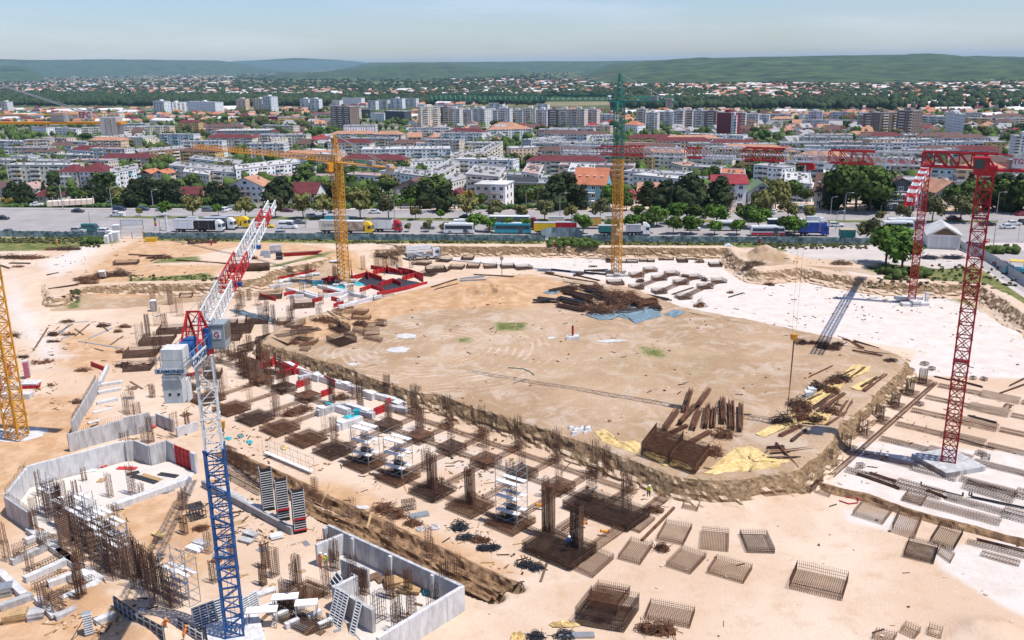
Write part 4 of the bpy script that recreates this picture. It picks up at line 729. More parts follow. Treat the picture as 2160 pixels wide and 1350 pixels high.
t=block((724,266),(792,265),None,5,20,'lgrey','grey','plain',label='building wrapped in pale scaffold netting behind the yellow crane',cat='building')
for i,(sx0,sx1)in enumerate(((726,738),(741,756),(759,772),(776,791))):
 a_,b_=P(sx0,268,dz=16),P(sx1,268,dz=16);mb=MB();nseg=8;zb=t.location.z
 for k in range(nseg+1):p=a_.lerp(b_,k/nseg);off=.9+.5*math.sin(k*2.1+i);mb.v+=[(p.x,p.y-off,zb),(p.x,p.y-off-.1,zb+16.6)]
 for k in range(nseg):mb.f.append((2*k,2*k+2,2*k+3,2*k+1));mb.m.append(0)
 mb.v=[(x-t.location.x,y-t.location.y,z-t.location.z)for x,y,z in mb.v];mb.obj('netting',WALL['white'],t)
block((1180,270),(1275,268),None,2,22,'white','red','plain',label='long school with a bright red hip roof behind the grey blocks',cat='building',hip=1)
block((1033,266),(1087,267),None,2,20,'peach','tile','plain',label='wide pale hall under a terracotta hip roof',cat='building',hip=1)
block((1315,262),(1345,263),None,4,16,'white','orange','plain',label='white building with an orange hip roof just past the green crane',cat='building',hip=1)
t=bpy.data.objects['apartment_block.'+'000']if False else None
bb=P(2021,246,dz=14);bt=thing('billboard',(bb.x,bb.y-4,bb.z-14),'small blue billboard beside the white tower at the far edge of town','billboard')
MB().box((0,0,10),(20,.5,10)).obj('panel',mat('poster_blue',(.08,.35,.55),.5,.4,.12,col2=(.6,.25,.2)),bt);MB().bar((-6,.4,0),(-6,.4,6),.6).bar((6,.4,0),(6,.4,6),.6).obj('post',M['steel'],bt)
# ---------------------------------------------------------------- villas along the avenue
def villa(x0,x1,yb,fl,depth,wall,roof,label,form='gable',balc=True,extra=None,rz=0.,pitch=.42,fh=3.):
 a,b=P(x0,yb),P(x1,yb+(x1-x0)*.003);zb=zg(max(a.y,b.y)+4);a.z=b.z=0;W_=(b-a).length;az=math.atan2(b.y-a.y,b.x-a.x)+rz;c=(a+b)/2;H=fl*fh
 u=Vector((math.cos(az),math.sin(az),0));v=Vector((-u.y,u.x,0));cen=c+v*depth/2;t=thing('villa',(cen.x,cen.y,zb),label,'house',rz=az);w,d=W_/2,depth/2
 mb=MB();mb.box((0,0,H/2),(W_,depth,H))
 if form=='gable':mb._add([(-w,-d,H),(w,-d,H),(0,-d,H+w*pitch*1.2-.1),(-w,d,H),(w,d,H),(0,d,H+w*pitch*1.2-.1)],[(0,1,2),(4,3,5)])
 if form=='side':mb._add([(-w,-d,H),(-w,d,H),(-w,0,H+d*pitch*1.4-.1),(w,-d,H),(w,d,H),(w,0,H+d*pitch*1.4-.1)],[(1,0,2),(3,4,5)])
 mb.obj('wall',WALL[wall],t);rb=MB();e=.7
 if form=='gable':
  h=w*pitch*1.2
  for s in(-1,1):rb.hexa([(s*(w+e),-d-e,H-e*pitch*1.2),(0,-d-e,H+h),(0,d+e,H+h),(s*(w+e),d+e,H-e*pitch*1.2)],[(s*(w+e),-d-e,H-e*pitch*1.2+.22),(0,-d-e,H+h+.22),(0,d+e,H+h+.22),(s*(w+e),d+e,H-e*pitch*1.2+.22)])
 elif form=='side':
  h=d*pitch*1.4
  for s in(-1,1):rb.hexa([(-w-e,s*(d+e),H-e*pitch),(w+e,s*(d+e),H-e*pitch),(w+e,0,H+h),(-w-e,0,H+h)],[(-w-e,s*(d+e),H-e*pitch+.22),(w+e,s*(d+e),H-e*pitch+.22),(w+e,0,H+h+.22),(-w-e,0,H+h+.22)])
 elif form=='hip':
  h=min(w,d)*pitch*1.6;r_=max(0,w-d);rb._add([(-w-e,-d-e,H),(w+e,-d-e,H),(w+e,d+e,H),(-w-e,d+e,H),(-r_,0,H+h),(r_,0,H+h)],[(0,1,5,4),(1,2,5),(2,3,4,5),(3,0,4),(3,2,1,0)])
 else:rb.box((0,0,H+.15),(W_+.5,depth+.5,.35));h=0
 r=rb.obj('roof',ROOF[roof],t)
 if form!='flat':MB().box((w*.45,d*.2,H+h*.8),(.7,.7,1.6)).obj('chimney',WALL['brick'],r)
 nwn=max(2,round(W_/3.3));st=W_/nwn
 for k in range(fl):
  for i in range(nwn):
   f=MB();x=-w+st*(i+.5);z=k*fh+1.7;f.box((x,-d-.04,z),(1.5,.12,1.5));o=f.obj('window',WALL['white'],t)
   MB().box((x-.34,-d-.11,z),(.56,.06,1.2)).box((x+.34,-d-.11,z),(.56,.06,1.2)).obj('pane',M['glass'],o)
  for s in(-1,1):
   for y in(-d*.45,d*.4):MB().box((s*(w+.03),y,k*fh+1.7),(.1,1.3,1.4)).obj('window',M['glass'],t)
 if form=='gable' and w>4:MB().box((0,-d-.04,H+w*pitch*.45),(1.8,.12,1.3)).obj('window',M['glass'],t)
 if balc:
  for k in range(1,fl):
   mb=MB();mb.box((-w*.25,-d-.8,k*fh-.05),(W_*.6,1.6,.2));x=-w*.25-W_*.3
   mb.bar((x,-d-1.55,k*fh+.95),(x+W_*.6,-d-1.55,k*fh+.95),.09)
   for q in range(9):mb.bar((x+W_*.6*q/8,-d-1.55,k*fh),(x+W_*.6*q/8,-d-1.55,k*fh+.95),.06,n=3)
   mb.obj('balcony',WALL['white']if wall!='white' else WALL['brown'],t)
 MB().box((w*.6,-d-.06,1.1),(1.1,.14,2.2)).obj('door',ROOF['brown'],t)
 if extra=='sky':
  for i in range(4):MB().box((-w+W_*(i+.6)/4.2,-d*.55,H+d*.45*pitch*1.4+.35),(.9,1.1,.12)).obj('skylight',WALL['white'],r)
 n_=max(1,round(W_/depth))
 for i in range(n_):p=a.lerp(b,(i+.5)/n_)+v*depth/2;occupy(p.x,p.y,max(depth,W_/n_)/2+.5)
 return t
villa(378,420,433,2,10,'brick','maroon','two-storey brick and orange house with a maroon gable roof','side')
villa(432,468,428,2,10,'cream','tile','cream house with a faded pink roof beside the brick house','gable',False)
villa(484,556,427,3,12,'white','tile','large white house with a wide orange gable and open balconies','gable',pitch=.36)
villa(615,668,432,2,12,'lgrey','maroon','long house under a plain maroon roof behind round trees','side',False,pitch=.55)
villa(832,905,434,3,12,'brown','brown','beige three-storey house with a dark brown double gable roof','gable',pitch=.36)
villa(945,978,426,1,9,'red','maroon','small red house with a sharp gable','gable',False,pitch=.7)
villa(1002,1034,438,3,11,'tan','lgrey','modern house with slit windows and a flat roof','flat',False)
villa(1035,1066,439,3,11,'white','white','modern white cube house with a recessed balcony','flat')
villa(1072,1128,428,2,10,'dark','dark','low house under a black roof with two skylights','side',False,'sky',pitch=.9)
villa(1211,1276,436,3,12,'blue','orange','light blue house with a big orange roof and four skylights','side',True,'sky',pitch=.62)
villa(1313,1338,432,1,8,'white','red','tiny white house with a steep raspberry red gable','gable',False,pitch=.85)
villa(1345,1398,428,2,11,'tan','tile','beige house with a terracotta roof just past the yellow mast','side',False)
villa(1440,1490,432,2,10,'tan','brown','low old house with dark hipped roof behind pines','hip',False)
villa(1502,1572,442,3,11,'white','red','white three-storey house under a flat-pitched red roof','side',True,pitch=.3)
villa(1577,1632,440,2,11,'white','green','white house with a green double gable roof','gable',False,pitch=.55)
villa(1716,1756,440,2,13,'tan','brown','tan brick house with a long brown roof and skylights','side',False,'sky',rz=-.35,pitch=.6)
villa(1866,1925,446,3,13,'dark','brown','dark grey three-storey house with white framed windows','gable',True,pitch=.4)
villa(1928,1950,446,2,10,'grey','blue','narrow grey annexe with a pale blue roof','gable',False)
villa(1965,2035,440,2,11,'tan','tile','house with a long sloping terracotta roof and a triangular dormer','gable',False,rz=.35,pitch=.5)
villa(70,118,424,1,12,'tan','maroon','bungalow with a wide maroon hip roof at the edge of the avenue','hip',False)
villa(40,75,418,2,10,'cream','pink','cream house with a pinkish gable roof','gable',False)
villa(-20,25,416,2,10,'tan','brown','brown roofed house cut by the photo edge','hip',False)
villa(130,168,402,4,14,'cream','maroon','four-storey cream guesthouse under a large dark red hip roof, nearer half','hip',True)
villa(172,222,402,4,15,'white','maroon','white wing of the guesthouse with dark red hip roof and roof windows','hip',True)
villa(296,322,395,3,12,'brown','orange','house with a bright orange gable beside the white block','gable',False)
villa(326,352,396,3,12,'tan','orange','house with twin orange gable roofs','gable',False)
villa(225,255,424,1,9,'cream','orange','small house with orange gable half hidden by pines','gable',False)
villa(2145,2200,430,2,12,'tan','orange','orange roofed house behind dark trees at the edge of the photo','gable',False)
villa(1640,1668,422,1,8,'red','maroon','small red walled outbuilding with tiled roof','gable',False)
# ---------------------------------------------------------------- houses filled in between
def house_proto(form,wall,roof):
 w,d,H=5.2,4.6,(5.6 if form!=2 else 3.2);t=thing('house',(0,0,-500),'','house');MB_=MB();MB_.box((0,0,H/2),(2*w,2*d,H));h=3. if form!=1 else 2.6
 if form!=1:MB_._add([(-w,-d,H),(-w,d,H),(-w,0,H+h-.1),(w,-d,H),(w,d,H),(w,0,H+h-.1)],[(1,0,2),(3,4,5)])
 MB_.obj('wall',WALL[wall],t);rb=MB();e=.6
 if form==1:rb._add([(-w-e,-d-e,H),(w+e,-d-e,H),(w+e,d+e,H),(-w-e,d+e,H),(-1.5,0,H+h),(1.5,0,H+h)],[(0,1,5,4),(1,2,5),(2,3,4,5),(3,0,4),(3,2,1,0)])
 else:
  for s in(-1,1):rb.hexa([(-w-e,s*(d+e),H-.35),(w+e,s*(d+e),H-.35),(w+e,0,H+h),(-w-e,0,H+h)],[(-w-e,s*(d+e),H-.15),(w+e,s*(d+e),H-.15),(w+e,0,H+h+.2),(-w-e,0,H+h+.2)])
  if form==3:rb.hexa([(-1.8,-d-.4,H),(1.8,-d-.4,H),(1.8,0,H),(-1.8,0,H)],[(-.1,-d-.4,H+2.3),(.1,-d-.4,H+2.3),(.1,0,H+2.3),(-.1,0,H+2.3)])
 r=rb.obj('roof',ROOF[roof],t);MB().box((2.2,.8,H+h*.85),(.8,.8,1.6)).obj('chimney',WALL['brick'],r)
 wb=MB();rs=random.Random(form)
 for k in range(2 if H>4 else 1):
  for x in(-3.3,0,3.3):wb.box((x,-d-.02,1.6+k*2.7),(1.5,.1,1.3))
  for s in(-1,1):wb.box((s*(w+.02),.5,1.6+k*2.7),(.1,1.4,1.3))
 wb.obj('windows',M['glass'],t,kind='stuff');t['wall']=wall;t['roofc']=roof;return remember(t)
combos=[(0,'white','brown'),(1,'cream','tile'),(2,'white','maroon'),(3,'tan','grey'),(0,'cream','brown'),(1,'white','red'),(3,'white','tile'),(2,'lgrey','brown'),(0,'peach','brown'),(1,'tan','maroon'),(3,'cream','grey'),(0,'white','grey'),(1,'lgrey','grey'),(0,'tan','tile')]
HP=[house_proto(*c)for c in combos];used_h=set()
ZONES=[((230,345,282,305),12),((420,660,262,300),30),((650,760,255,268),10),((480,700,296,312),22),((860,1080,262,300),52),((1090,1300,262,284),22),((1420,1700,258,284),62),((1680,1900,262,300),50),((1900,2160,256,284),36),((1640,1700,285,320),12),((0,360,240,262),30),((1230,1450,262,282),14),((0,130,380,412),6),((560,640,385,415),4),((0,2160,225,255),24),((1570,1640,285,300),5)]
def roofh():return 8.
for(x0,x1,y0,y1),n in ZONES:
 k=tries=0
 while k<n and tries<n*12 and len(used_h)<298:
  tries+=1;px,py=random.uniform(x0,x1),random.uniform(y0,y1);p=P(px,py,dz=3.)
  if not free(p.x,p.y,7):continue
  i=random.randrange(len(HP));h=HP[i];f,w,r=combos[i];lab=f"{WRDS[w]} {'bungalow' if f == 2 else 'house'} with a {RW[r].replace(' flat', '')} {'hip' if f == 1 else 'gable'} roof among town gardens"
  o=h if i not in used_h and False else copy_tree(h,None,(p.x,p.y,zg(p.y)-.2),random.uniform(-.5,.5)+random.choice((0,0,math.pi/2)),random.uniform(.9,1.45),lab,'small houses between the apartment blocks');used_h.add((k,x0,y0));occupy(p.x,p.y,8);k+=1
def drop(t):
 for c in list(KIDS.get(t.name,[])):drop(c)
 bpy.data.objects.remove(t)
for h in HP:drop(h)
# far suburbs: one mass of small houses
def mass_houses(name,zones,label,fr=1.):
 V,F,MI=[],[],[];rs=random.Random(5);mb=MB()
 for(x0,x1,y0,y1),n in zones:
  for _ in range(n):
   px,py=rs.uniform(x0,x1),rs.uniform(y0,y1);p=P(px,py)
   if not free(p.x,p.y,6):continue
   a=rs.uniform(-.6,.6);w,d,H=rs.uniform(4.5,8),rs.uniform(4,6),rs.uniform(4,6.5);ca,sa=math.cos(a),math.sin(a);z=p.z
   if rs.random()<.06:w*=4;d*=1.6;H=6
   T=lambda x,y,zz:(p.x+x*ca-y*sa,p.y+x*sa+y*ca,z+zz);mb.cm=0 if rs.random()<.8 else 1
   mb._add([T(-w,-d,0),T(w,-d,0),T(w,d,0),T(-w,d,0),T(-w,-d,H),T(w,-d,H),T(w,d,H),T(-w,d,H)],[(0,1,5,4),(1,2,6,5),(3,0,4,7)])
   mb.cm=2+(rs.randrange(4)if w<10 else 4);e=.8;mb._add([T(-w-e,-d-e,H-.4),T(w+e,-d-e,H-.4),T(w+e,d+e,H-.4),T(-w-e,d+e,H-.4),T(-w,0,H+3.2),T(w,0,H+3.2)],[(0,1,5,4),(1,2,5),(2,3,4,5),(3,0,4)])
 return mb.obj(name,[WALL['white'],WALL['cream'],ROOF['orange'],ROOF['tile'],ROOF['maroon'],ROOF['pink'],ROOF['white']],kind='stuff',label=label)
mass_houses('distant_houses',[((0,500,160,184),520),((0,700,186,203),700),((500,1150,190,206),620),((700,1000,214,226),90),((0,700,232,262),240),((950,1500,168,196),800),((1400,1800,170,205),1300),((1750,2160,168,190),700),((1800,2160,192,232),420),((1300,1750,200,222),480),((860,2160,236,262),300),((100,480,150,166),130)],'far suburbs of small pale houses with red roofs')
# ---------------------------------------------------------------- trees
def leafmat(nm,c,c2):return mat(nm,c,.9,.25,.9,col2=c2,rnd=.22,island=.45,spec=.15)
LM=dict(oak=leafmat('leaves_green',(.038,.070,.016),(.085,.125,.030)),linden=leafmat('leaves_linden',(.10,.115,.028),(.22,.20,.075)),pine=leafmat('needles_dark',(.018,.032,.013),(.050,.065,.026)),bright=leafmat('leaves_bright',(.055,.12,.018),(.12,.21,.035)),olive=leafmat('leaves_olive',(.07,.08,.03),(.14,.14,.06)),autumn=leafmat('leaves_gold',(.25,.17,.02),(.36,.26,.05)))
BARK=mat('bark',(.11,.08,.055),.9,.3,3)
def crown_mesh(kind,n,seed,m):
 rs=np.random.default_rng(seed);V=[];F=[]
 nb=9;bl=[]
 for i in range(nb):
  if kind=='pine':t=(i+.5)/nb;bl.append((rs.uniform(-.25,.25)*(1.1-t),rs.uniform(-.25,.25)*(1.1-t),.22+.74*t,.12+.36*(1-t)**.8))
  elif kind=='cone':t=(i+.5)/nb;bl.append((0,0,.1+.85*t,.04+.24*(1-t)))
  else:a=rs.uniform(0,6.28);r=rs.uniform(.12,.34)if i else 0;bl.append((r*math.cos(a),r*math.sin(a),rs.uniform(.42,.82),rs.uniform(.17,.27)))
 for k in range(n):
  x,y,z,r=bl[rs.integers(nb)];d=rs.normal(size=3);d/=np.linalg.norm(d);rr=r*rs.uniform(.65,1.08)**.6;c=np.array([x,y,z])+d*rr*np.array([1,1,.85]);s=rs.uniform(.030,.062)*(1. if kind!='cone' else.8)
  t=rs.normal(size=3);t-=t@d*.55*d;t/=np.linalg.norm(t);b=np.cross(d,t);b/=np.linalg.norm(b);o=len(V);t=t+d*rs.uniform(-.3,.3)
  V+=[c-t*s-b*s*.7,c+t*s-b*s*.5,c+t*s*.8+b*s*.8,c-t*s*.7+b*s];F.append((o,o+1,o+2,o+3))
# a rough inner mass so that the crown is not see-through everywhere
 for x,y,z,r in bl:
  o=len(V);ph=(1+5**.5)/2
  ico=[(-1,ph,0),(1,ph,0),(-1,-ph,0),(1,-ph,0),(0,-1,ph),(0,1,ph),(0,-1,-ph),(0,1,-ph),(ph,0,-1),(ph,0,1),(-ph,0,-1),(-ph,0,1)]
  V+=[np.array([x,y,z])+np.array(q)/1.9*r*.72*rs.uniform(.75,1.1)for q in ico];F+=[tuple(o+i for i in f)for f in[(0,11,5),(0,5,1),(0,1,7),(0,7,10),(0,10,11),(1,5,9),(5,11,4),(11,10,2),(10,7,6),(7,1,8),(3,9,4),(3,4,2),(3,2,6),(3,6,8),(3,8,9),(4,9,5),(2,4,11),(6,2,10),(8,6,7),(9,8,1)]]
 me=bpy.data.meshes.new('crown');me.from_pydata([tuple(v)for v in V],[],F);me.materials.append(m);return me
def trunk_mesh(kind):
 mb=MB();top=.9 if kind in('pine','cone')else.5
 for a,b,w in(((0,0,0),(.01,0,.3),.042),((.01,0,.3),(0,.01,top),.03)):mb.bar(a,b,w,n=6)
 if kind not in('pine','cone'):
  for k in range(5):a=k*1.26;mb.bar((0,0,.28+.03*k),(.2*math.cos(a),.2*math.sin(a),.58),.018,n=4)
 else:
  for k in range(8):a=k*2.4;mb.bar((0,0,.3+.06*k),(.2*math.cos(a),.2*math.sin(a),.33+.06*k),.012,n=3)
 return mb.mesh('trunk',BARK)
CR={}
for kd,mm,nf in(('round','oak',620),('round','linden',620),('pine','pine',560),('round','bright',620),('round','olive',520),('cone','pine',420),('round','autumn',400)):
 CR[mm if kd!='cone' else 'cone']=[crown_mesh(kd,nf,s+hash(mm)%7*0+len(CR)*10,LM[mm])for s in range(3)]
TK={'round':trunk_mesh('round'),'pine':trunk_mesh('pine')}
TN=dict(oak='dark green',linden='yellow-green',pine='dark',bright='fresh green',olive='olive',cone='narrow',autumn='golden')
def tree(p,h,kind,label,group=None,w=1.,trunk=True,name=None,hs=1.):
 nm=name or('pine_tree' if kind in('pine','cone')else 'tree');t=thing(nm,p,label,'tree',group,random.uniform(0,6.28))
 s=h*hs*random.uniform(.92,1.08);t.scale=(s*w,s*w,s)
 if trunk:link('trunk',TK['pine' if kind in('pine','cone')else 'round'],t)
 link('crown',random.choice(CR[kind]),t);return t
# median and kerb trees, one by one
for px,py,h,kd,what in[(294,456,3.6,'linden','smallest round tree at the start of the median'),(351,457,6.5,'bright','fresh green young tree on the median'),(408,460,9.5,'linden','cream-flowered tree on the median facing the white trucks'),(461,456,5.2,'bright','small upright tree on the median'),(518,460,9.5,'linden','blossoming tree on the median behind the yellow truck'),(582,459,9,'olive','olive tree on the median behind the jib tip'),(640,461,11,'linden','large blossoming tree just before the yellow mast'),(682,461,11,'linden','large blossoming tree touching its twin by the yellow mast'),(760,462,12,'linden','biggest round tree on the median, past the yellow mast'),(820,463,10,'olive','grey-olive tree on the median'),(877,464,6,'linden','small round tree on the median before the red truck'),(930,462,4,'bright','very small tree on the median'),(985,463,10,'linden','blossoming tree on the median above the white bus'),(1040,464,8,'olive','even round tree on the median above the grey trailer'),(1100,464,6.6,'linden','small spreading tree on the median'),(1149,466,9.8,'olive','dark tall tree on the median'),(1206,466,7,'linden','thin pale tree on the median'),(1266,465,8.6,'olive','round tree on the median just before the centre mast'),(1484,468,3.4,'linden','tiny tree on the median'),(1610,466,11.5,'linden','bushy blossoming tree beside the parked blue truck'),(1662,467,9,'linden','tree with yellow top on the median'),(1707,467,6.4,'linden','slim tree on the median'),(1855,468,4,'linden','little tree before the striped jib'),(1905,468,7.5,'olive','round tree in front of the dark grey house'),(1966,469,11,'olive','tree standing between both red masts'),(2025,468,11.5,'olive','broad round tree beyond the tall red mast')]:
 p=P(px,py,0.);tree((p.x,p.y,.1),h,kd,what,'trees on the median',hs=.82)
for px,py,h,kd,what in[(1001,488,9.5,'bright','green bush-like tree over the white bus'),(1033,489,8.6,'bright','wide fresh green tree hiding the turquoise bus'),(1068,490,7,'bright','small green tree before the turquoise bus'),(1105,490,8,'bright','green tree at the tail of the turquoise bus'),(905,489,6,'olive','olive shrub tree beside a parked grey car'),(863,489,4.6,'olive','low olive tree behind the red-cab truck'),(940,490,5.6,'olive','low olive tree at the bus front'),(1230,492,10,'bright','broad tree before the red and yellow trailers'),(1330,493,10,'bright','tree just past the yellow centre mast'),(1363,492,11,'oak','first tree of the dense row by the fence'),(1385,478,11,'bright','tall upright green tree in the dense row'),(1420,493,9.5,'oak','dark tree in the dense row'),(1425,474,12,'bright','leaning tall tree behind the dense row'),(1457,494,9,'bright','round bright tree in the dense row'),(1463,470,10,'oak','thin-leaved tree over the cab of a hidden truck'),(1510,478,13,'bright','tall loose tree in the dense row'),(1507,495,8,'bright','low round tree by the fence mesh'),(1553,495,8.6,'bright','low bush tree by the red trailer'),(1570,478,12,'oak','dark rounded tree in the dense row'),(1600,484,12,'bright','end tree of the dense row by the hidden coach'),(1675,497,10,'bright','bright tree before the blue truck'),(1650,494,9,'oak','slim dark tree beside the bright one'),(1837,508,12,'olive','airy olive tree beside the white buses'),(1345,462,8,'oak','tree behind the centre mast'),(1290,492,7,'oak','tree against the yellow centre mast')]:
 p=P(px,py,0.);tree((p.x,p.y,0),h,kd,what,'trees between the fence and the parked trucks',1.15,hs=.62)
for px,py,h,w,what in[(1868,560,12.5,1.25,'big leafy tree on the grass before the red mast, darker half'),(1902,570,12.8,1.3,'big leafy tree with forked trunk next to the red mast')]:
 p=P(px,py,0.);tree((p.x,p.y,-.1),h,'bright',what,'two big trees on the grass bank',w,hs=.8)
# dark belt behind the avenue
belt=[(18,437,7,'autumn'),(55,432,15,'pine'),(30,425,14,'pine'),(95,420,13,'cone'),(118,425,12,'oak'),(108,430,10,'olive'),(175,436,12,'oak'),(190,434,14,'pine'),(215,430,15,'pine'),(235,428,12,'linden'),(258,432,12,'linden'),(290,436,17,'pine'),(305,432,18,'pine'),(322,436,18,'pine'),(345,434,18,'pine'),(362,436,17,'pine'),(250,440,8,'oak'),(275,438,14,'pine'),(372,425,15,'pine'),(455,432,17,'pine'),(478,436,15,'pine'),(498,430,14,'pine'),(418,438,7,'bright'),(440,436,6,'bright'),(575,438,17,'pine'),(600,434,19,'pine'),(590,425,16,'pine'),(690,425,15,'oak'),(705,420,14,'oak'),(735,440,14,'oak'),(765,438,15,'oak'),(785,436,15,'oak'),(820,415,14,'oak'),(800,436,11,'olive'),(845,442,8,'bright'),(865,442,6,'bright'),(905,440,14,'pine'),(925,438,18,'oak'),(935,446,12,'pine'),(960,440,8,'bright'),(985,432,11,'autumn'),(1010,440,8,'oak'),(1068,430,13,'oak'),(1115,436,12,'oak'),(1140,434,13,'linden'),(1175,442,17,'pine'),(1195,440,17,'pine'),(1228,442,12,'cone'),(1285,442,12,'bright'),(1300,430,12,'oak'),(1322,444,7,'oak'),(1405,444,14,'pine'),(1452,446,18,'pine'),(1440,440,14,'pine'),(1470,444,14,'pine'),(1345,420,11,'oak'),(1520,446,15,'pine'),(1610,432,12,'oak'),(1640,430,13,'linden'),(1665,428,13,'oak'),(1682,424,14,'oak'),(1600,444,10,'olive'),(1635,445,13,'linden'),(1700,430,9,'oak'),(1780,446,22,'oak'),(1805,446,23,'oak'),(1835,446,21,'oak'),(1760,440,14,'pine'),(1850,440,16,'pine'),(1820,430,19,'oak'),(2040,448,15,'oak'),(2060,446,15,'oak'),(2080,442,14,'cone'),(2115,446,17,'pine'),(2130,448,17,'oak'),(2150,444,16,'pine'),(2165,450,13,'oak'),(2015,448,12,'oak'),(640,410,12,'olive'),(560,410,10,'oak'),(655,430,9,'oak'),(5,400,9,'oak'),(150,440,5,'oak'),(1395,425,10,'cone'),(1545,420,10,'oak'),(2095,430,13,'pine'),(1990,420,9,'oak'),(1250,446,4,'bright')]
for px,py,h,kd in belt:
 p=P(px,py);tree((p.x,p.y,p.z),h,kd,f"{TN[kd]} {'pine' if kd in ('pine', 'cone') else 'tree'} in the belt between avenue and houses",'trees between the avenue and the houses',1.08 if kd!='oak' else 1.2,hs=.72);occupy(p.x,p.y,2)
for k in range(46):
 px=random.uniform(0,2160);py=np.interp(px,[0,1080,2160],[433,437,442])+random.uniform(-14,3);p=P(px,py)
 if free(p.x,p.y,3.5):kd=random.choice(('oak','oak','pine','linden','bright'));tree((p.x,p.y,p.z),random.uniform(9,14),kd,f"{TN[kd]} {'pine' if kd == 'pine' else 'tree'} in the belt between avenue and houses",'trees between the avenue and the houses',1.1,hs=.72);occupy(p.x,p.y,2)
# trees among the blocks
ntree=0
TZ=[((0,700,372,415),14),((230,420,325,372),10),((370,470,255,300),16),((470,720,235,270),34),((330,700,262,300),26),((940,1110,325,372),10),((1000,1300,262,290),22),((1110,1300,330,372),18),((1310,1450,325,362),10),((860,1300,255,268),12),((1450,1650,335,400),16),((1640,1850,350,410),14),((1450,1900,262,300),26),((1850,2160,262,300),22),((2000,2160,385,430),8),((0,240,345,400),14),((700,900,380,410),8),((0,2160,300,345),26)]
for(x0,x1,y0,y1),n in TZ:
 k=tr=0
 while k<n and tr<n*14:
  tr+=1;px,py=random.uniform(x0,x1),random.uniform(y0,y1);p=P(px,py)
  if not free(p.x,p.y,3):continue
  kd=random.choice(('oak','oak','oak','linden','olive','bright','cone'));h=random.uniform(8,14);tree((p.x,p.y,p.z),h,kd,f"{TN[kd]} tree standing between town buildings",'trees between the town buildings',1.2);occupy(p.x,p.y,h*.3);k+=1
# woods: one mass of low crowns each
def woods(name,zones,label,m,hrange=(9,16),wfac=(3.5,6),check=True,seed=1,z_=None):
 rs=np.random.default_rng(seed);pts=[]
 for(x0,x1,y0,y1),n in zones:
  for _ in range(n):
   px,py=rs.uniform(x0,x1),rs.uniform(y0,y1);p=P(px,py)
   if check and not free(p.x,p.y,4):continue
   pts.append((p.x,p.y,p.z,rs.uniform(*hrange),rs.uniform(*wfac),rs.uniform(0,6.28)))
 ph=(1+5**.5)/2;ico=np.array([(-1,ph,0),(1,ph,0),(-1,-ph,0),(1,-ph,0),(0,-1,ph),(0,1,ph),(0,-1,-ph),(0,1,-ph),(ph,0,-1),(ph,0,1),(-ph,0,-1),(-ph,0,1)])/1.9
 f=np.array([(0,11,5),(0,5,1),(0,1,7),(0,7,10),(0,10,11),(1,5,9),(5,11,4),(11,10,2),(10,7,6),(7,1,8),(3,9,4),(3,4,2),(3,2,6),(3,6,8),(3,8,9),(4,9,5),(2,4,11),(6,2,10),(8,6,7),(9,8,1)])
 N=len(pts);a=np.array(pts);V=np.zeros((N,12,3));ca,sa=np.cos(a[:,5])[:,None],np.sin(a[:,5])[:,None];jit=rs.uniform(.7,1.25,(N,12));X,Y,Z=ico[:,0]*jit,ico[:,1]*jit,ico[:,2]*jit
 V[:,:,0]=a[:,0:1]+(X*ca-Y*sa)*a[:,4:5];V[:,:,1]=a[:,1:2]+(X*sa+Y*ca)*a[:,4:5];V[:,:,2]=a[:,2:3]+a[:,3:4]*(.5+.5*Z)
 F=(f[None]+(np.arange(N)*12)[:,None,None]).reshape(-1,3);me=bpy.data.meshes.new(name);me.vertices.add(N*12);me.vertices.foreach_set('co',V.reshape(-1).astype(np.float32));me.loops.add(F.size);me.loops.foreach_set('vertex_index',F.ravel().astype(np.int32));me.polygons.add(len(F));me.polygons.foreach_set('loop_start',(np.arange(len(F))*3).astype(np.int32));me.update(calc_edges=True);me.materials.append(m)
 return link(name,me,kind='stuff',label=label)
WOODM=mat('woods_leaves',(.016,.036,.014),.95,.3,.01,col2=(.045,.075,.025),island=.4)
woods('forest',[((-20,700,206,224),2600),((700,1150,208,222),900),((0,230,200,212),500),((1290,1900,212,232),800),((1850,2180,205,235),260),((1250,1500,192,205),160)],'dark belt of riverside woods beyond the town',WOODM,(12,20),(5,9),seed=3)
woods('garden_trees',[((0,2160,238,262),1300),((0,2160,262,300),1000),((0,2160,300,420),1500),((0,700,265,372),500),((1000,1300,290,372),260),((400,740,236,268),300),((850,1300,256,284),260),((1430,2160,256,300),320)],'mixed green garden trees and bushes between the town buildings',LM['oak'],(5,11),(2.2,4.8),seed=4)
woods('suburb_trees',[((0,1100,165,206),1800),((900,2160,168,206),1500),((500,1200,150,170),500),((0,700,150,166),500)],'trees scattered through the far suburbs and fields',WOODM,(10,16),(7,14),False,seed=5)
woods('hedge',[((0,420,437,440),260),((400,900,440,443),120),((980,1300,441,444),80),((1500,1700,444,447),60)],'clipped hedges along the far pavement',M['hedge'],(1.2,2.6),(.9,1.6),seed=6)
woods('bush',[((175,214,509,517),46),((1160,1235,512,520),60),((1850,1960,572,590),40),((2060,2150,528,536),40),((1225,1260,516,522),20)],'green bushes growing on the verge',LM['oak'],(.8,2.2),(.7,1.5),False,seed=9)
woods('verge_weeds',[((0,220,502,514),260),((315,720,504,509),120),((720,1160,509,514),200),((1160,1250,508,522),120),((1250,1840,510,518),420),((1600,1830,516,526),120),((1830,2150,560,610),160),((150,172,612,622),12),((270,470,582,593),60),((170,215,505,522),120)],'tufts of weeds along the fence and banks',LM['olive'],(.2,.7),(.25,.6),False,seed=7)
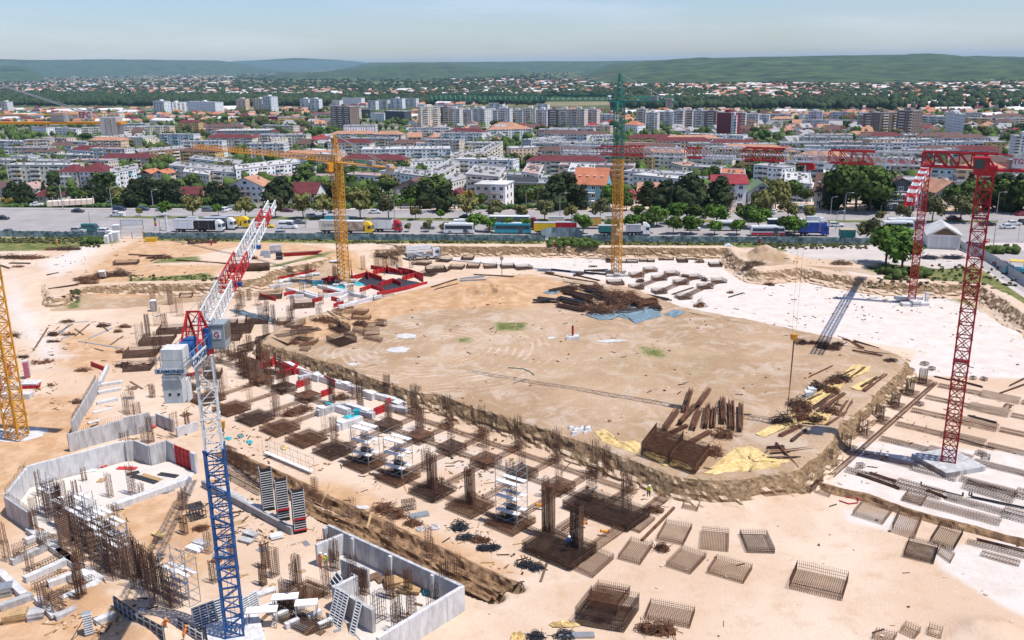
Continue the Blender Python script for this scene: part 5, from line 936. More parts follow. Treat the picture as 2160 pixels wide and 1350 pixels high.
# ================================================================ FENCES, STREET FURNITURE, VEHICLES
FL=[(-80,498.),(0,499.5),(223,502),(303,503.5),(720,506),(1143,509.5),(1480,512),(1840,516)]
def fline(px):return P(px,np.interp(px,*zip(*FL)),0.)
def fence(px0,px1,h,label,mt=M['mesh'],step=2.6,pts=None,post=M['dark'],wave=.12,name='mesh_fence',rail=True):
 line=pts or[fline(px0+(px1-px0)*i/60)for i in range(61)];seg=[(b-a).length for a,b in zip(line,line[1:])];tot=sum(seg);n=max(1,round(tot/step));P_=[]
 for i in range(n+1):
  s=tot*i/n;k=0
  while k<len(seg)-1 and s>seg[k]:s-=seg[k];k+=1
  P_.append(line[k].lerp(line[k+1],min(1,s/seg[k])))
 t=thing(name,P_[0],label,'fence')
 for i,p in enumerate(P_):MB().bar((0,0,0),(0,0,h+.15),.09).obj('post',post,t,tuple(p-P_[0]))
 rs=random.Random(int(px0 or 1))
 for i in range(n):
  a,b=P_[i]-P_[0],P_[i+1]-P_[0];d=(b-a).normalized();nr=Vector((d.y,-d.x,0));mb=MB();K=5;sag=rs.uniform(0,.22)if wave else 0
  for k in range(K+1):
   q=a.lerp(b,k/K);o1,o2=(rs.uniform(-1,1)*wave if 0<k<K else 0),(rs.uniform(-1,1)*wave if 0<k<K else 0);top=h-sag*math.sin(math.pi*k/K)
   for z,o in((.05,0),(h*.5,o1),(top,o2)):mb.v.append((q.x+nr.x*(.05+o),q.y+nr.y*(.05+o),z))
  for k in range(K):
   for j in range(2):o=k*3+j;mb.f.append((o,o+3,o+4,o+1));mb.m.append(0)
  mb.obj('panel',mt,t)
 return t
fence(-80,222,2.,'green mesh fence west of the site gate')
fence(304,1150,2.,'long green mesh fence from the gate to the broken corner')
fence(1225,1845,2.,'green mesh fence behind the far pit bank, past the weeds')
fence(1150,1222,3.,'taller patched grey screen in a gap of the mesh fence',mat('patched_mesh',(.30,.37,.42),.7,.3,.4,col2=(.16,.24,.26)),pts=[P(1142,506,0.),P(1160,500,0.),P(1215,500,0.),P(1228,508,0.)],wave=.2)
fence(0,0,2.2,'fence of pale upright boards running from the shed to the photo edge',mat('pale_sheet',(.45,.47,.48),.6,.15,.5),2.2,[P(2016,516,0.),P(2030,528,0.),P(2052,537,0.),P(2076,545,0.),P(2100,560,0.),P(2130,582,0.),P(2200,625,0.)],wave=0,name='board_fence')
GA=fline(100);GB=fline(600);RA=math.atan2(GB.y-GA.y,GB.x-GA.x)
g0,g1=P(256,504,0.),P(303,504,0.);t=thing('site_gate',g0,'wide wire gate standing open to the sandy track','gate')
v=g1-g0
for q in(0,.5,1):MB().bar(v*q,v*q+Vector((0,0,3.4 if q!=.5 else 2.2)),.14).obj('post',M['yel'],t)
for q in(0,.5):
 mb=MB();a,b=v*(q+.02),v*(q+.48);mb.path([a+Vector((0,0,.2)),b+Vector((0,0,.2)),b+Vector((0,0,2.1)),a+Vector((0,0,2.1)),a+Vector((0,0,.2)),b+Vector((0,0,2.1))],.08)
 for k in range(8):c=a.lerp(b,k/7);mb.bar(c+Vector((0,0,.2)),c+Vector((0,0,2.1)),.03,n=3)
 mb.obj('gate_leaf',WALL['tan'],t)
p=P(279,484,0.);t=thing('panel_board',(p.x,p.y,0),'row of six small white panels on a frame over the gateway','sign')
for k in range(6):MB().box((-2.9+k*1.16,0,2.2),(1.0,.08,1.5)).obj('panel',M['white'],t)
MB().bar((-3.6,.1,1.4),(3.6,.1,1.4),.1).bar((-3.6,.1,3.),(3.6,.1,3.),.1).bar((-3.6,.1,0),(-3.6,.1,3.),.12).bar((3.6,.1,0),(3.6,.1,3.),.12).obj('frame',M['dark'],t)
def lamp(px,py,top,label,arms=1,m=M['steel']):
 p=P(px,py,0.);h=3
 for z in np.arange(2,16,.2):
  if proj((p.x,p.y,z))[1]<top:h=z;break
 t=thing('street_lamp',(p.x,p.y,0),label,'street lamp',rz=random.uniform(-.4,.4));MB().cyl((0,0,0),.15,h*.95,6,r2=.08).obj('pole',m,t)
 for s in(1,-1)[:arms]:MB().path([(0,0,h*.95),(s*.5,0,h*.99),(s*1.6,0,h)],.1).obj('arm',m,t);MB().box((s*1.9,0,h),(.8,.3,.16)).obj('lamp_head',M['white'],t)
for a in[(238,450,395,'tall lamp before the pine group, near a white pickup'),(192,486,446,'leaning lamp beside the mesh fence'),(323,434,400,'lamp standing inside the pine group'),(338,486,450,'slender lamp left of the white trailers'),(645,480,440,'lamp beside the minibus and the cream trailer'),(830,446,403,'lamp before the brown gabled house'),(1110,440,400,'white lamp before the black-roofed house'),(1135,438,396,'lamp before the ochre block'),(1181,466,408,'lamp on the median by tall pines'),(1780,467,407,'tall curved lamp on the median by the big trees'),(1763,486,445,'low lamp above the white estate car'),(1752,452,416,'lamp on the kerb near the tan house'),(1858,446,406,'wooden lamp post beside the dark grey house'),(2102,452,405,'green based pole right of the tall red mast'),(2095,520,462,'twin-headed pole in the verge near the lane'),(1870,476,458,'short lamp by the white buses'),(1920,452,410,'white pole behind the striped jib'),(833,468,420,'pole at the olive median tree')]:lamp(*a,arms=2 if 'twin' in a[3]else 1)
def pole(px,py,h,label,m,w=.25,name='pole'):p=P(px,py,0.);t=thing(name,(p.x,p.y,0),label,'pole');MB().cyl((0,0,0),w/2,h,8).box((0,0,h),(w*1.4,w*1.4,.1)).obj('shaft',m,t);return t
pole(133,442,9,'lattice-like pale mast beside the greenhouse',M['steel'],.4);pole(353,487,5.5,'white advertising pillar between gate and trailers',M['white'],.9,'pillar')
t=pole(327,486,4.2,'flagpole with a blue, yellow and red flag',M['steel'],.12,'flagpole');fb=MB()
for k,m in enumerate((0,1,2)):fb.cm=k;fb.poly([(.05,0,4.1-k*.9),(.7,.1,4.0-k*.9),(.7,.1,3.1-k*.9),(.05,0,3.2-k*.9)])
fb.obj('flag',[M['navy'],M['orange'],M['red']],t)
p=P(150,432,0.);t=thing('greenhouse',(p.x,p.y,0),'pale frame greenhouse behind the hedge','greenhouse',rz=.3)
for k in range(9):MB().path([(-8+k*2,-2,0),(-8+k*2,-2,2),(-8+k*2,0,3),(-8+k*2,2,2),(-8+k*2,2,0)],.12).obj('arch',M['steel'],t)
MB().hexa([(-8,-1.9,.1),(8,-1.9,.1),(8,1.9,.1),(-8,1.9,.1)],[(-8,-1.9,1.9),(8,-1.9,1.9),(8,1.9,1.9),(-8,1.9,1.9)]).obj('glazing',WALL['tan'],t)
# standing letters of the sports hall sign, seen from behind
p=P(2150,512,0.);t=thing('standing_letters',(p.x+1,p.y,0),'dark standing letters of a rooftop-style sign seen from behind','sign',rz=0)
for txt,z,s in(('SALA',4.1,1.5),('SPORTURILOR',2.3,1.5)):o=link('lettering',text_mesh(txt,s*1.1,M['dark'],.08),t,(5.6 if txt!='SALA' else 2.2,0,z));o.rotation_euler=(R(90),0,math.pi)
for k in range(5):MB().bar((-1.5+k*3,0,0),(-1.5+k*3,0,5),.1).obj('post',M['steel'],t)
# ---------------------------------------------------------------- vehicles
PAINT={k:mat('paint_'+k,c,.3,.03,1,spec=.5)for k,c in dict(black=(.02,.02,.025),white=(.74,.75,.76),navy=(.02,.035,.08),grey=(.16,.17,.19),silver=(.42,.43,.45),red=(.42,.015,.03),maroon=(.14,.015,.03),yellow=(.78,.50,.02),blue=(.02,.06,.32),teal=(.03,.30,.38),green=(.02,.16,.15),tan=(.55,.45,.30),cream=(.66,.60,.48),gold=(.70,.40,.10)).items()}
def wheel(t,x,y,r=.33,w=.22):
 o=MB().cyl((x,y-w/2,r),r,w,10,'y').obj('wheel',M['tyre'],t);MB().cyl((x,y-w/2-.015,r),r*.55,w+.03,8,'y').obj('rim',M['steel'],o)
def car_proto(kind,col):
 t=thing('car',(0,0,-300),'','car');L,W_,H,hood=dict(sedan=(4.5,1.78,1.45,.95),suv=(4.6,1.85,1.68,1.05),estate=(4.6,1.78,1.5,.95),van=(5.9,2.0,2.5,1.2),pickup=(5.6,1.95,1.9,1.1))[kind]
 l,w=L/2,W_/2;mb=MB();mb.hexa([(-l,-w,.25),(l,-w,.25),(l,w,.25),(-l,w,.25)],[(-l*.98,-w,hood*.92),(l*.96,-w,hood*.82),(l*.96,w,hood*.82),(-l*.98,w,hood*.92)])
 a0,a1,b0,b1=dict(sedan=(-l*.80,l*.42,-l*.45,l*.10),suv=(-l*.96,l*.45,-l*.85,l*.12),estate=(-l*.97,l*.42,-l*.86,l*.08),van=(-l*.99,l*.86,-l*.97,l*.50),pickup=(-l*.05,l*.60,l*.0,l*.38))[kind]
 zb=hood*.86;mb.hexa([(a0,-w*.96,zb),(a1,-w*.96,zb),(a1,w*.96,zb),(a0,w*.96,zb)],[(b0,-w*.8,H),(b1,-w*.8,H),(b1,w*.8,H),(b0,w*.8,H)])
 if kind=='pickup':mb.box((-l*.52,0,1.25),(l*.9,W_,.1))
 mb.obj('body',PAINT[col],t);g=MB();fr=lambda f,s:(a0+(b0-a0)*f,a1+(b1-a1)*f,w*(.96-.16*f)+.012)
 x00,x01,y0=fr(.15,0);x10,x11,y1=fr(.85,0);z0,z1=zb+(H-zb)*.15,zb+(H-zb)*.85
 side0=.0 if kind!='van' else.55
 for s in(-1,1):g._add([(x00+(x01-x00)*side0+.15,s*y0,z0),(x01-.15,s*y0,z0),(x11-.1,s*y1,z1),(x10+(x11-x10)*side0+.1,s*y1,z1)],[(0,1,2,3)])
 if kind=='van':g.box((-l*.35,0,1.75),(L*.55,W_*.93,.5))
 g._add([(x01+.02,-y0*.9,z0),(x01+.02,y0*.9,z0),(x11+.02,y1*.88,z1),(x11+.02,-y1*.88,z1),(x00-.02,-y0*.9,z0),(x00-.02,y0*.9,z0),(x10-.02,y1*.88,z1),(x10-.02,-y1*.88,z1)],[(0,1,2,3),(7,6,5,4)])
 g.obj('window',M['glass'],t)
 for x in(-l*.62,l*.62):
  for y in(-w*.9,w*.9):wheel(t,x,y)
 for s in(-1,1):MB().box((l*.965,s*w*.7,hood*.65),(.1,.35,.18)).obj('headlight',M['white'],t);MB().box((-l*.985,s*w*.75,hood*.7),(.08,.3,.2)).obj('tail_light',M['red'],t)
 return t
for px,py,kind,col,rz,lab in[(165,448,'sedan','black',0,'black saloon driving alone on the wide avenue'),(253,444,'suv','navy',0,'navy car at the kerb beside the white pickup'),(302,444,'estate','navy',0,'dark blue estate parked before the pine group'),(341,445,'sedan','silver',0,'silver car half hidden by a young tree'),(440,446,'suv','grey',0,'dark grey estate parked at the kerb'),(477,446,'suv','white',1.4,'white car parked nose to the avenue'),(488,443,'sedan','grey',1.4,'grey car parked in the villa entrance'),(6,463,'sedan','black',0,'black car entering at the photo edge'),(248,456,'pickup','white',3.1,'white pickup with an open bed'),(660,459,'estate','silver',0,'silver car driving behind the lamp'),(632,472,'sedan','grey',0,'grey saloon beside the white minibus'),(564,480,'estate','yellow',0,'yellow taxi behind the luffing jib'),(596,496,'suv','silver',.2,'pale car parked right behind the mesh fence'),(702,455,'suv','white',0,'white car beside the yellow mast'),(690,458,'sedan','white',0,'white saloon following by the yellow mast'),(791,450,'sedan','white',0,'white hatchback under the biggest median tree'),(606,447,'sedan','maroon',0,'dark red car under the trees'),(903,483,'sedan','grey',0,'dark grey saloon behind an olive shrub tree'),(983,461,'sedan','black',0,'black car on the far lane above the bus'),(1764,478,'estate','white',0,'white estate car in the middle of the near lane'),(1689,447,'van','silver',1.3,'silver minibus parked under trees'),(1632,450,'sedan','white',1.2,'white car emerging from a side drive'),(2012,464,'sedan','maroon',0,'dark maroon saloon past the striped jib'),(2084,476,'sedan','black',0,'black car just right of the tall red mast'),(2126,482,'sedan','white',0,'nearer white saloon of two abreast'),(2137,475,'sedan','white',0,'farther white saloon of two abreast'),(2158,455,'sedan','red',0,'red car at the edge of the photo'),(2164,474,'suv','black',0,'black car at the edge of the photo'),(1408,452,'suv','white',0,'white car behind the dense tree row'),(1290,447,'sedan','grey',0,'grey car behind the yellow centre mast'),(78,434,'sedan','white',.4,'white open car parked on the lawn'),(166,490,'suv','silver',0,'silver car roof showing over the fence'),(193,488,'van','green',0,'dark green van behind the fence'),(223,492,'suv','white',0,'white car behind the fence near the booths'),(20,492,'sedan','grey',0,'grey car roof showing over the fence at the photo edge'),(608,482,'van','white',0,'white minibus with dark side windows'),(1048,440,'sedan','silver',1.3,'silver car parked before the white cube house'),(2045,520,'sedan','silver',1.9,'silver car beside the storage shed'),(2058,523,'sedan','navy',1.9,'navy car beside the storage shed'),(2112,562,'sedan','maroon',1.9,'purple car parked along the board fence'),(1462,486,'suv','white',0,'white car nosing out of the dense tree row')]:
 t=car_proto(kind,col);p=P(px,py,0.);t.location=(p.x,p.y,.012);t.rotation_euler[2]=RA+rz;t['label']=lab
 if kind=='van':t['category']='van'
def truck(px0,px1,py,trail,cabc,lab,h=4.,tl=None,text=None,top=None,cabover=True,length=None,trailer_only=False):
 a,b=P(px0,py,0.),P(px1,py,0.);L=(b-a).length;c=(a+b)/2;t=thing('truck',(c.x,c.y,.012),lab,'truck' if not trailer_only else 'trailer',rz=RA);l=L/2;cl=2.3 if not trailer_only else 0;x0,x1=-l,l-cl-.6*(cl>0)
 MB().box(((x0+x1)/2,0,(h+1.2)/2),(x1-x0,2.5,h-1.2)).obj('cargo_box',PAINT[trail]if trail in PAINT else trail,t);MB().box(((x0+x1)/2,0,h+.03),(x1-x0+.1,2.54,.12)).obj('box_roof',PAINT[top or 'silver'],t)
 fr=MB().box((0,0,.95),(L*.96,1.,.35));fr.obj('chassis',M['dark'],t)
 for k in range(max(2,int((x1-x0)/3))):MB().bar((x0+(k+.5)*(x1-x0)/max(2,int((x1-x0)/3)),-1.265,1.2),(x0+(k+.5)*(x1-x0)/max(2,int((x1-x0)/3)),-1.265,h),.05,n=3).obj('curtain_pole',M['grey'],t)
 if cl:
  mb=MB();mb.hexa([(l-cl,-1.22,.6),(l,-1.22,.5),(l,1.22,.5),(l-cl,1.22,.6)],[(l-cl,-1.2,3.1),(l-.25,-1.18,2.9),(l-.25,1.18,2.9),(l-cl,1.2,3.1)]);mb.hexa([(l-cl,-1.1,3.1),(l-.4,-1.1,2.95),(l-.4,1.1,2.95),(l-cl,1.1,3.1)],[(l-cl,-1.,3.85),(l-1.3,-1.,3.8),(l-1.3,1.,3.8),(l-cl,1.,3.85)]);k=mb.obj('cab',PAINT[cabc],t)
  g=MB();g._add([(l-.02,-1.1,1.7),(l-.02,1.1,1.7),(l-.2,1.08,2.75),(l-.2,-1.08,2.75)],[(0,1,2,3)]);g.v=[(x+.04,y,z)for x,y,z in g.v]
  for s in(-1,1):g.box((l-.9,s*1.22,2.2),(1.,.03,.8))
  g.obj('cab_window',M['glass'],k);MB().box((l+.02,0,.7),(.15,2.3,.5)).obj('bumper',M['dark'],k)
 for x in([x0+1.2,x0+2.4,x0+3.6][:3 if L>10 else 2]+([l-1.1]if cl else[])+([l-3.4]if L>10 and cl else[])):
  for y in(-1.05,1.05):wheel(t,x,y,.5,.32)
 if text:o=link('lettering',text_mesh(text[0],text[1],text[2]),t,((x0+x1)/2+text[3],-1.29,h-1.1));o.rotation_euler=(R(90),0,0)
 return t
GR=mat('curtain_print',(.30,.17,.10),.6,.5,.5,col2=(.65,.52,.38))
truck(370,412,489,'white','white','white box trailer standing next to the white pillar',trailer_only=True);truck(414,474,489,'black','white','black curtain truck with a white cab beside the box trailer',h=3.8)
truck(398,418,484,'white','white','white trailer half behind the box trailer',trailer_only=True);truck(432,499,484,'grey','white','grey curtain truck with white cab and yellow roof edge',h=3.9);truck(470,528,481,'yellow','yellow','bright yellow truck with rigid box',h=4)
truck(676,724,492,'cream','yellow','cream trailer lettered on its side, left of the yellow mast',text=('SCHENKER',1.,M['grey'],0),trailer_only=True);truck(722,788,493,GR,'yellow','yellow cab truck with a printed brown trailer by the yellow mast',top='white');truck(688,735,480,'teal','white','teal topped trailer behind the cream trailer',trailer_only=True)
truck(788,848,489,'white','red','white curtain trailer pulled by a red cab',h=4.1,top='black');truck(1034,1136,484,'grey','maroon','long grey trailer with a dark red cab behind the turquoise bus',h=4.2,top='white');truck(1127,1172,494,'yellow','yellow','yellow curtain trailer beyond the turquoise bus',trailer_only=True,h=3.6);truck(1173,1216,493,'red','red','red curtain trailer next to the yellow one',trailer_only=True,h=3.6)
truck(1158,1190,484,'cream','white','cream trailer behind the yellow and red ones',trailer_only=True);truck(1222,1268,482,'gold','white','orange-tan trailer behind the broad tree',trailer_only=True,h=3.8);truck(1277,1302,480,'cream','white','cream box truck behind the centre mast',trailer_only=True,h=3.8);truck(1262,1300,496,'green','white','green trailer seen past the broad tree',trailer_only=True,h=3.);truck(1320,1372,496,'silver','white','silver trailer hidden by small trees',h=3.2)
truck(1618,1690,490,'navy','white','navy trailer partly hidden behind the bright tree',h=4,top='white',trailer_only=True);truck(1683,1746,497,'blue','blue','bright blue curtain truck with a blue cab',h=4.1);truck(1700,1744,485,'white','white','white truck behind the bright blue one',h=4.);truck(1770,1801,507,'green','white','short dark green box body with a tan roof near the shed',trailer_only=True,h=3.2,top='tan')
def bus(px0,px1,py,col,lab,low=None,h=3.1,rz=0.):
 a,b=P(px0,py,0.),P(px1,py,0.);L=(b-a).length;c=(a+b)/2;t=thing('bus',(c.x,c.y,.012),lab,'bus',rz=RA+rz);l=L/2
 MB().hexa([(-l,-1.25,.35),(l,-1.25,.35),(l,1.25,.35),(-l,1.25,.35)],[(-l+.05,-1.2,h),(l-.25,-1.2,h),(l-.25,1.2,h),(-l+.05,1.2,h)]).obj('body',PAINT[col],t)
 g=MB()
 for s in(-1,1):g.hexa([(-l+.4,s*1.26-.02,1.5),(l-.3,s*1.26-.02,1.5),(l-.3,s*1.26+.02,1.5),(-l+.4,s*1.26+.02,1.5)],[(-l+.4,s*1.22-.02,h-.5),(l-.4,s*1.22-.02,h-.5),(l-.4,s*1.22+.02,h-.5),(-l+.4,s*1.22+.02,h-.5)])
 g.box((l-.06,0,1.9),(.1,2.2,1.5)).obj('window',M['glass'],t);MB().box((0,0,h+.1),(L*.5,1.6,.25)).obj('roof_unit',PAINT['white'],t);MB().box((l*.45,-1.27,1.5),(1.2,.05,2.1)).obj('door',M['glass'],t)
 if low:MB().box((0,0,.75),(L*.99,2.53,.7)).obj('skirt',PAINT[low],t)
 for x in(-l*.6,l*.62):
  for y in(-1.1,1.1):wheel(t,x,y,.48,.3)
 return t
bus(938,1000,492,'white','white city bus with dark windows behind a green tree');bus(1044,1120,492,'teal','turquoise coach behind the small green trees','teal');bus(957,1000,484,'white','second white bus behind the first');bus(1583,1654,497,'white','white and red coach under the trees','red',h=2.9);bus(1862,1925,488,'white','nearer of two white coaches beside the shed');bus(1872,1950,482,'white','farther white coach beside the shed');bus(1505,1560,486,'white','white coach hidden in the dense tree row',h=2.9)
# yellow-roofed green paver on the lane
p=P(2143,578,0.);t=thing('road_paver',(p.x,p.y,.02),'green road machine under a yellow canopy on the lane','machine',rz=-.4)
MB().box((0,0,1.),(4.6,2.1,1.1)).box((-1.4,0,1.7),(1.4,1.6,.6)).obj('body',PAINT['teal'],t);MB().box((0,0,3.2),(3.4,2.4,.16)).obj('canopy',PAINT['yellow'],t)
for x in(-1.5,1.5):
 for y in(-1,1):MB().bar((x,y,1.5),(x,y,3.2),.09).obj('canopy_post',M['dark'],t)
for y in(-.95,.95):MB().box((0,y,.35),(4.2,.45,.7)).obj('track',M['tyre'],t)
MB().hexa([(2.2,-1.2,.3),(4.,-1.2,.3),(4.,1.2,.3),(2.2,1.2,.3)],[(2.3,-1.3,1.3),(4.2,-1.5,1.2),(4.2,1.5,1.2),(2.3,1.3,1.3)]).obj('hopper',M['dark'],t)
# concrete pump in the pit
a,b=P(856,549,ZP),P(929,545,ZP);c=(a+b)/2;t=thing('concrete_pump_truck',(c.x,c.y,ZP+.03),'white concrete pump truck with folded boom below the far bank','truck',rz=math.atan2((b-a).y,(b-a).x));l=(b-a).length/2
MB().box((-.3,0,1.1),(2*l-1,2.2,.45)).box((-l*.45,0,1.6),(l,2.3,.7)).obj('chassis',M['grey'],t);MB().hexa([(l-2.2,-1.2,.7),(l,-1.2,.6),(l,1.2,.6),(l-2.2,1.2,.7)],[(l-2.2,-1.15,3.1),(l-.2,-1.15,3.),(l-.2,1.15,3.),(l-2.2,1.15,3.1)]).obj('cab',PAINT['white'],t)
MB().box((l-.05,0,2.2),(.1,2.1,.9)).box((l-1.,0,2.2),(1.0,2.4,.75)).obj('cab_window',M['glass'],t)
for z,y,e in((2.3,-.6,0),(3.0,-.2,.3),(3.0,.5,.2),(3.6,.1,.5)):MB().bar((-l+.2,y,z),(l-2.3-e,y,z+.25),.42,.5).obj('boom_section',PAINT['white'],t)
for s in(-1,1):MB().bar((-l*.1,s*1.15,1.3),(-l*.1-2,s*1.25,2.1),.2).obj('outrigger',PAINT['white'],t)
MB().hexa([(-l,-.8,.9),(-l+1.2,-.8,.9),(-l+1.2,.8,.9),(-l,.8,.9)],[(-l-.3,-1.1,1.7),(-l+1.3,-1.1,1.7),(-l+1.3,1.1,1.7),(-l-.3,1.1,1.7)]).obj('hopper',M['dark'],t)
for x in(-l*.75,-l*.5,l*.25,l*.7):
 for y in(-1.05,1.05):wheel(t,x,y,.52,.34)
# storage shed
a,b=P(1956,524,0.),P(2024,527,0.);c=(a+b)/2;rz=math.atan2((b-a).y,(b-a).x);t=thing('storage_shed',(c.x,c.y,0),'grey gabled storage shed with three shuttered openings','shed',rz=rz);w=(b-a).length/2;D_=11
mb=MB();mb.box((0,D_/2,1.9),(2*w,D_,3.8));mb._add([(-w,0,3.8),(w,0,3.8),(0,0,6),(-w,D_,3.8),(w,D_,3.8),(0,D_,6)],[(0,1,2),(4,3,5)]);mb.obj('wall',WALL['lgrey'],t);rb=MB()
for s in(-1,1):rb.hexa([(s*(w+.6),-.7,3.5),(0,-.7,6.05),(0,D_+.7,6.05),(s*(w+.6),D_+.7,3.5)],[(s*(w+.6),-.7,3.7),(0,-.7,6.3),(0,D_+.7,6.3),(s*(w+.6),D_+.7,3.7)])
rb.obj('roof',ROOF['lgrey'],t);MB().poly([(-w*.8,-.04,3.9),(w*.8,-.04,3.9),(w*.1,-.04,5.6),(-w*.1,-.04,5.6)]).obj('gable_boards',M['woodd'],t)
for x in(-w*.62,0,w*.62):MB().box((x,-.06,1.7),(1.9,.12,3.)).obj('shutter',WALL['grey'],t)
# booths, containers, toilets
def booth(px,py,z,label,col,w=1.1,d=1.1,h=2.3,name='portable_toilet',cat='portable toilet',door='white',rz=.2):
 p=P(px,py,z);t=thing(name,(p.x,p.y,z+.03),label,cat,rz=rz);MB().box((0,0,h/2),(w,d,h)).obj('body',PAINT[col]if col in PAINT else M[col],t);MB().hexa([(-w*.54,-d*.54,h),(w*.54,-d*.54,h),(w*.54,d*.54,h),(-w*.54,d*.54,h)],[(-w*.35,-d*.35,h+.22),(w*.35,-d*.35,h+.22),(w*.35,d*.35,h+.22),(-w*.35,d*.35,h+.22)]).obj('roof',PAINT['white']if door=='white' else M['grey'],t)
 MB().box((0,-d/2-.03,h*.48),(w*.7,.05,h*.85)).obj('door',PAINT['silver']if col!='grey' else M['steel'],t);return t
booth(226,514,0,'small white portable toilet beside the booth at the gate','white');booth(234,509,0,'white portable toilet touching the gate booth','white');booth(245,507,0,'white gatekeeper booth beside the open gate','white',2.4,2.2,2.6,'booth','booth');booth(247,498,0,'pale blue-grey cabinet behind the gate booth','silver',2.,1.,3.4,'cabinet','cabinet')
booth(325,656,ZP,'blue-grey portable toilet alone in the sandy pit corner','grey',1.2,1.2,2.4);booth(1647,575,ZP,'turquoise portable toilet under the dirt bank','teal',1.1,1.1,2.3)
p=P(320,510,0.);t=thing('waste_container',(p.x,p.y,0),'small yellow container at the foot of the mesh fence','container');MB().hexa([(-1.4,-.8,0),(1.4,-.8,0),(1.4,.8,0),(-1.4,.8,0)],[(-1.8,-1,1.3),(1.8,-1,1.3),(1.8,1,1.3),(-1.8,1,1.3)]).obj('bin_body',PAINT['yellow'],t);MB().box((0,0,1.35),(3.7,.1,.12)).obj('rim',M['dark'],t)
p=P(218,588,0.);t=thing('crate',(p.x,p.y,.9),'white box lying on the rusty scrap heap','crate');o=MB().box((0,0,.6),(1.4,.8,1.7)).obj('box_body',M['white'],t);o.rotation_euler=(.5,0,.2);MB().box((0,-.42,.6),(1.2,.04,1.4)).obj('lid',PAINT['silver'],o)
p=P(582,534,0.);t=thing('cabinet',(p.x,p.y,0),'grey steel cabinet leaning on a black one beside the track','cabinet',rz=.3);MB().box((0,0,1.6),(3.2,1.6,1.5)).obj('body',M['conc'],t);MB().box((0,0,.4),(3.,1.4,.8)).obj('stand',M['grey'],t)
p=P(589,548,0.);t=thing('cabinet',(p.x,p.y,0),'black open cabinet in front of the grey one','cabinet');MB().box((0,.3,1.),(1.7,.6,2.)).obj('body',M['dark'],t);MB().box((0,-.1,.9),(1.6,.1,.08)).obj('shelf',M['steel'],t)
# white tent in the pit corner
p=P(1537,541,ZP);t=thing('tent',(p.x,p.y,ZP),'small white gabled tent in the far pit corner','tent',rz=-.15);mb=MB();mb._add([(-1.7,0,0),(1.7,0,0),(1.7,3,0),(-1.7,3,0),(-1.7,0,2.4),(1.7,0,2.4),(1.7,3,2.4),(-1.7,3,2.4),(0,0,3.3),(0,3,3.3)],[(0,3,7,4),(1,5,6,2),(4,7,9,8),(5,8,9,6),(3,2,6,9,7),(4,8,5)]);mb.obj('canvas',M['white'],t)
for s in(-1.7,1.7):MB().bar((s,0,0),(s,0,2.4),.1).obj('pole',M['steel'],t)
MB().box((.2,1.2,.5),(2.2,1,1)).obj('bench',M['woodd'],t)
# ================================================================ THE BUILDING SITE
UA=R(-40.5);UV_U=Vector((math.cos(UA),math.sin(UA),0));UV_V=Vector((-UV_U.y,UV_U.x,0))
def W2(u,v,z=ZP):q=(UV_U*u+UV_V*v)*((CAMZ-ZP)/53.5);q.z=z;return q
def toloc(o,pts):return[Vector((p[0]-o.x,p[1]-o.y,p[2]-o.z))for p in pts]
def quad(px,z=ZP,sq=True):
 q=[P(a,b,z)for a,b in px]
 if sq:
  e1=(q[1]-q[0]+q[2]-q[3])/2;e2=(q[3]-q[0]+q[2]-q[1])/2;c=(q[0]+q[1]+q[2]+q[3])/4;q=[c-e1/2-e2/2,c+e1/2-e2/2,c+e1/2+e2/2,c-e1/2+e2/2]
 return q
def mat_tray(q,label,h=.75,s=.22,bw=.035,m=None,group=None,up=1.25,layers=2,name='rebar_mat',cat='rebar mat',lift=.04,solid=False):
 """a mesh tray of crossed bars with its ends bent up on all four sides"""
 m=m or M['rust'];c=(q[0]+q[1]+q[2]+q[3])/4;L=toloc(c,q);a,b,c_,d=L;e1,e2=b-a,d-a;n1,n2=max(3,int(e1.length/s)),max(3,int(e2.length/s));t=thing(name,tuple(c),label,cat,group)
 mb=MB();zs=[lift+.02]+([h*.75]if layers>1 else[])
 for zi,z in enumerate(zs):
  Z=Vector((0,0,z))
  for i in range(n1+1):p=a+e1*(i/n1);mb.bar(p+Z,p+e2+Z,bw,n=3)
  for j in range(n2+1):p=a+e2*(j/n2);mb.bar(p+Z+Vector((0,0,bw)),p+e1+Z+Vector((0,0,bw)),bw,n=3)
 mb.obj('mesh_bars',m,t,kind='stuff');ub=MB()
 for k,(p,e,n)in enumerate(((a,e1,n1),(b,e2,n2),(d,e1,n1),(a,e2,n2))):
  for i in range(n+1):r=p+e*(i/n);ub.bar(r+Vector((0,0,lift)),r+Vector((0,0,h*up)),bw,n=3)
  for z in(.45,.8):ub.bar(p+Vector((0,0,h*z)),p+e+Vector((0,0,h*z)),bw,n=3)
 ub.obj('upturned_bars',m,t,kind='stuff');return t
def cage_box(c,L,W_,H,az,label,m=None,s=.25,bw=.04,group=None,name='rebar_cage',cat='rebar cage',z0=0.):
 m=m or M['rust'];t=thing(name,tuple(c),label,cat,group,rz=az);l,w=L/2,W_/2;n1=max(2,int(L/s));mb=MB()
 for i in range(n1+1):
  x=-l+L*i/n1;mb.path([(x,-w,z0),(x,w,z0),(x,w,z0+H),(x,-w,z0+H),(x,-w,z0)],bw,3)
 mb.obj('stirrups',m,t,kind='stuff');mb=MB();ny=max(1,int(W_/.3))
 for j in range(ny+1):
  y=-w+W_*j/ny
  for z in(0,H):mb.bar((-l,y,z0+z),(l,y,z0+z),bw*1.2,n=3)
 for z in(.33,.66):
  for y in(-w,w):mb.bar((-l,y,z0+H*z),(l,y,z0+H*z),bw,n=3)
 mb.obj('long_bars',m,t,kind='stuff');return t
